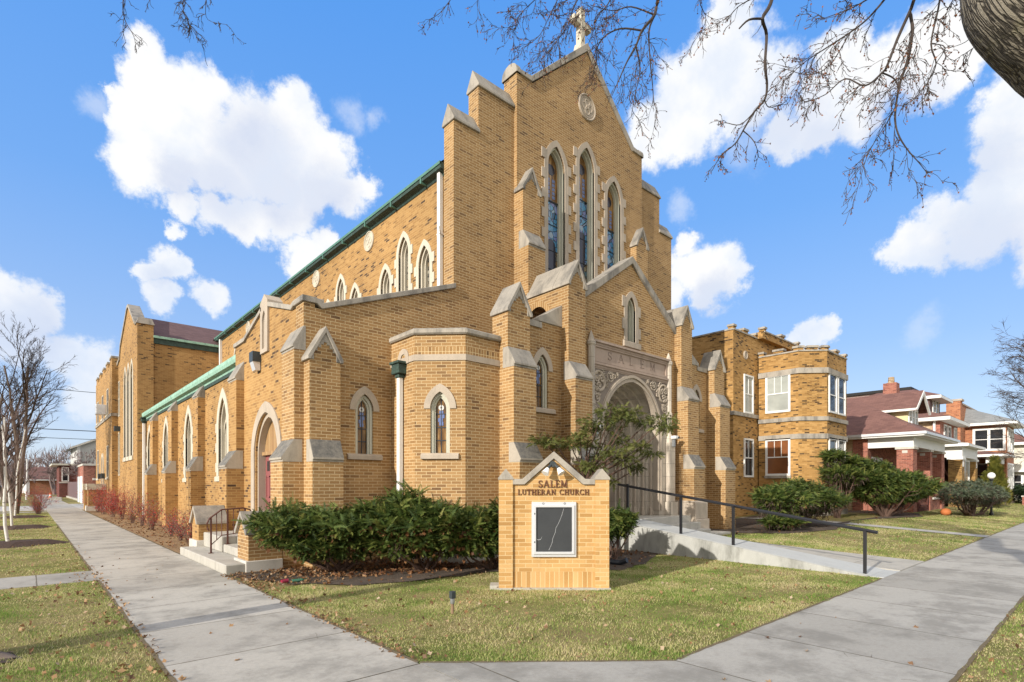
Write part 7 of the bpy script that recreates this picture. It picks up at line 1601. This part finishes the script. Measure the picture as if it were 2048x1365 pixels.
# ------------------------------------------------------------------ far left: garage, fence, houses, street things
ga = thing('brick_garage', 'small brick garage with white door past the end of the church', 'garage', (4.3, 66, 0))
m = MB(); m.box(3.75, 10, 62.5, 70.5, -0.2, 3.45); m.build('wall', mt['red_brick'], ga)
m = MB(); m.box(3.68, 10.1, 62.42, 70.6, 3.45, 3.62); m.build('wall_coping', mt['white_stone'], ga)
m = MB(); m.fbox(left(3.75), 63.2, 66.0, 0, 2.5, 0, 0.05); m.fbox(left(3.75), 66.8, 69.8, 0, 2.5, 0, 0.05); m.build('garage_door', mt['white_paint'], ga)
m = MB(); m.box(4.6, 6.4, 62.0, 62.45, 2.3, 3.1); m.build('condenser', mt['rubber'], ga); m = MB(); m.box(4.4, 6.8, 61.9, 62.46, 2.12, 2.3); m.build('shelf', mt['white_stone'], ga)
fn = thing('board_fence', 'tall brown vertical board fence beside the far driveway', 'fence', (3.7, 80, 0))
m = MB(); m.box(4.1, 4.22, 72.4, 100, 0.15, 2.05); m.box(4.22, 8, 72.4, 72.52, 0.15, 2.05); m.build('board_panel', mt['fence_planks'], fn)
m = MB(); m.box(3.95, 9, 72.2, 100, -0.1, 0.2); m.build('fence_kerb', mt['bare_concrete'], fn)
gh = thing('grey_house', 'house with grey siding above dark red brick beyond the board fence', 'house', (6, 100, 0))
m = MB(); m.box(5.05, 15, 94, 110, 0, 4.5); m.build('wall', mt['dark_red_brick'], gh)
m = MB(); m.box(5.0, 15, 93.9, 110, 4.62, 7.1); m.plate(front(93.9), [(5.0, 7.1), (15, 7.1), (10, 9.4)], (), -16, 0); m.build('upper_wall', mt['grey_siding'], gh)
m = MB(); m.box(4.92, 15.1, 93.8, 110, 4.45, 4.66); m.fbox(front(93.9), 4.95, 5.3, 4.62, 7.1, 0, 0.06); m.build('trim', mt['white_paint'], gh)
m = MB(); m.poly([(4.2, 93.3, 6.75), (10, 93.3, 9.55), (10, 110.5, 9.55), (4.2, 110.5, 6.75)]); m.poly([(15.8, 93.3, 6.75), (15.8, 110.5, 6.75), (10, 110.5, 9.55), (10, 93.3, 9.55)]); ro4 = m.build('roof', mt['grey_shingle'], gh, recalc=False)
m = MB(); m.plate(front(93.3), [(4.2, 6.5), (10, 9.3), (10, 9.54), (4.2, 6.74)], (), -0.1, 0.0); m.build('bargeboard', mt['white_stone'], ro4)
m = MB(); m.box(3.2, 5.05, 97, 106, 0, 4.4); m.build('front_room', mt['dark_red_brick'], gh)
m = MB(); m.box(2.4, 5.05, 96.3, 107, 4.4, 4.62); m.build('porch_roof', mt['beige_siding'], gh)
flat_window(front(97.0), 3.85, 2.3, 0.55, 1.75, gh, 'dark_glass', 'white_paint', t=0.12, proj=0.06); m = MB(); m.fbox(front(97.0), 3.15, 5.0, 1.95, 2.12, 0, 0.1); m.build('stone_course', mt['white_stone'], gh)
m = MB(); m.box(8.3, 8.6, 93.6, 93.9, 0, 7.2); m.build('downspout', mt['white_paint'], gh)
fg = thing('far_garage', 'low red brick garage with brown gabled roof far down the side street', 'garage', (2, 132, 0))
m = MB(); m.box(0.2, 10, 128, 138, 0, 2.7); m.build('wall', mt['orange_red_brick'], fg)
m = MB(); m.poly([(-0.4, 127.4, 2.65), (10.5, 127.4, 2.65), (10.5, 133, 5.0), (-0.4, 133, 5.0)]); m.poly([(-0.4, 138.6, 2.65), (-0.4, 133, 5.0), (10.5, 133, 5.0), (10.5, 138.6, 2.65)]); r5 = m.build('roof', mt['red_shingle'], fg, recalc=False)
m = MB(); m.box(-0.4, 10.5, 127.3, 127.42, 2.5, 2.68); m.build('eaves', mt['white_paint'], r5); m = MB(); m.box(0.0, 0.2, 127.9, 128.2, 0, 2.6); m.build('corner_post', mt['white_paint'], fg)
fh = thing('far_house', 'small orange brick bungalow half hidden by trees far down the side street', 'house', (3, 175, 0))
m = MB(); m.box(-4, 8, 172, 182, 0, 3.6); m.build('wall', mt['orange_red_brick'], fh); hip(fh, -4.8, 8.8, 171, 183, 3.6, 0.45, 'church_shingle', 0.25, fascia='white_paint'); 
flat_window(front(172), -1, 1.2, 1.4, 1.4, fh, 'dark_glass', 'white_paint', t=0.15)
for i, (px, dep, h, lab) in enumerate([(54.5, 78.0, 5.4, 'nearer white metal street pole on the left verge'), (77, 105.0, 6.1, 'farther white street pole in front of the dark hedge')]):
    p = at(px, HOR, dep); po = thing('street_pole', lab, 'pole', (p.x, p.y, 0), 'street poles on the left'); m = MB(); m.lathe((p.x, p.y, 0), [(0.13, 0), (0.1, h)], 8); m.build('shaft', mt['steel_white'], po)
    m = MB(); m.tube([(p.x, p.y, h - 0.2), (p.x - 0.6, p.y, h + 0.1), (p.x - 1.0, p.y, h + 0.05)], 0.05, 5); m.build('arm', mt['steel_white'], po)
p = at(46, HOR, 62); sg_ = thing('yard_sign', 'plain white board sign between white posts on the left verge', 'sign', (p.x, p.y, 0)); m = MB(); f_ = Fr((p.x, p.y, 0), RGT, -FWD); m.fbox(f_, -0.25, 0.30, 0.75, 1.75, -0.02, 0.02); m.build('board', mt['white_paint'], sg_); m = MB(); m.fbox(f_, 0.32, 0.42, 0, 1.95, -0.05, 0.05); m.build('post', mt['white_paint'], sg_)
p = at(13, HOR, 52); br_ = thing('barricade', 'orange and white striped street barricade at the left edge', 'barricade', (p.x, p.y, 0)); f_ = Fr((p.x, p.y, 0), RGT, -FWD)
for z in (0.55, 1.0):
    m = MB(); m.fbox(f_, -0.5, 0.5, z, z + 0.22, -0.03, 0.0); bo_ = m.build('rail', mt['white_paint'], br_); m = MB()
    for k in range(4): u = -0.45 + k * 0.25; m.plate(f_, [(u, z + 0.002), (u + 0.12, z + 0.002), (u + 0.2, z + 0.218), (u + 0.08, z + 0.218)], (), 0.0, 0.006)
    m.build('stripe', mt['orange_plastic'], bo_)
for u in (-0.4, 0.4): m = MB(); m.tube([f_.p(u, 1.25, -0.03), f_.p(u, 0, 0.3)], 0.03, 4); m.tube([f_.p(u, 1.25, -0.04), f_.p(u, 0, -0.4)], 0.03, 4); m.build('leg', mt['white_paint'], br_)
p = at(101, HOR, 66); co = thing('traffic_cone', 'orange traffic cone beside rubble near the board fence', 'traffic cone', (p.x, p.y, 0)); m = MB(); m.lathe((p.x, p.y, 0), [(0.24, 0), (0.24, 0.05), (0.17, 0.06), (0.05, 0.75)], 12); m.build('cone_body', mt['orange_plastic'], co); m = MB(); m.lathe((p.x, p.y, 0.35), [(0.124, 0), (0.098, 0.15)], 12); m.build('cone_band', mt['white_paint'], co)
m = MB(); rs = random.Random(9)
for k in range(14):
    a = at(105 + rs.uniform(-3, 16), HOR, 64 + rs.uniform(-4, 4)); s = rs.uniform(0.15, 0.4); m.extrude([(a.x - s, a.y - s * .7), (a.x + s * .8, a.y - s), (a.x + s, a.y + s * .6), (a.x - s * .6, a.y + s)], -0.02, s * 0.8, s * 0.3)
tag(m.build('rubble', mt['bare_concrete'], None), 'broken concrete heaped along the pavement by the board fence', 'rubble', kind='stuff')
p = at(10, HOR, 88); cx, cy = p.x, p.y
car = thing('parked_car', 'bright blue car parked on the side street at the far left edge', 'car', (cx, cy, 0))
prof = [(-2.1, 0.35), (2.1, 0.35), (2.15, 0.75), (1.9, 0.98), (1.0, 1.02), (0.45, 1.48), (-1.0, 1.5), (-1.7, 1.05), (-2.1, 0.95)]
m = MB(); m.plate(Fr((cx, cy, 0), (0, -1, 0), (1, 0, 0)), prof, (), -0.85, 0.85); cb = m.build('body', mt['blue_paint'], car, bevel=0.08)
m = MB(); m.plate(Fr((cx, cy, 0), (0, -1, 0), (1, 0, 0)), [(-1.55, 1.04), (0.9, 1.04), (0.42, 1.42), (-0.98, 1.44)], (), -0.862, 0.862); m.build('side_glass', mt['dark_glass'], car)
m = MB(); m.prism(front(cy - 0.98), [(0, 0)] * 0 or [(-0.05, 1.05), (0.02, 1.05), (-0.42, 1.44), (-0.47, 1.44)], cx - 0.7, cx + 0.7); m.build('windscreen', mt['dark_glass'], car)
for dx in (-0.78, 0.78):
    for dy in (-1.35, 1.3):
        m = MB(); m.tube([(cx + dx - 0.1, cy + dy, 0.33), (cx + dx + 0.1, cy + dy, 0.33)], 0.33, 16); w_ = m.build('wheel', mt['rubber'], car); m = MB(); m.tube([(cx + dx - 0.11, cy + dy, 0.33), (cx + dx + 0.11, cy + dy, 0.33)], 0.2, 12); m.build('rim', mt['grey_metal'], w_)
for dx in (-0.6, 0.6): m = MB(); m.box(cx + dx - 0.16, cx + dx + 0.16, cy - 2.17, cy - 2.08, 0.68, 0.84); m.build('headlight', mt['opal_globe'], car)
# overhead wires
for i, (z, lab) in enumerate([(13.0, 'highest thin utility wire crossing the sky at left'), (8.35, 'thickest utility wire crossing the sky at left'), (7.35, 'lowest utility wire crossing behind the bare trees')]):
    m = MB(); m.tube([(-40 + 8.5 * k, 82, z - 0.25 * math.sin(math.pi * k / 8)) for k in range(9)], 0.03 if i != 1 else 0.045, 4); tag(m.build('utility_wire', mt['dark_metal'], None), lab, 'wire', 'utility wires at left')
for i, x in enumerate((-40, 28)): m = MB(); m.lathe((x, 82, 0), [(0.16, 0), (0.11, 13.6)], 8); m.box(x - 0.9, x + 0.9, 81.9, 82.0, 12.7, 12.85); tag(m.build('utility_pole', mt['bark_grey'], None), ['wooden utility pole beyond the left edge carrying the wires', 'wooden utility pole hidden behind the church carrying the wires'][i], 'utility pole')
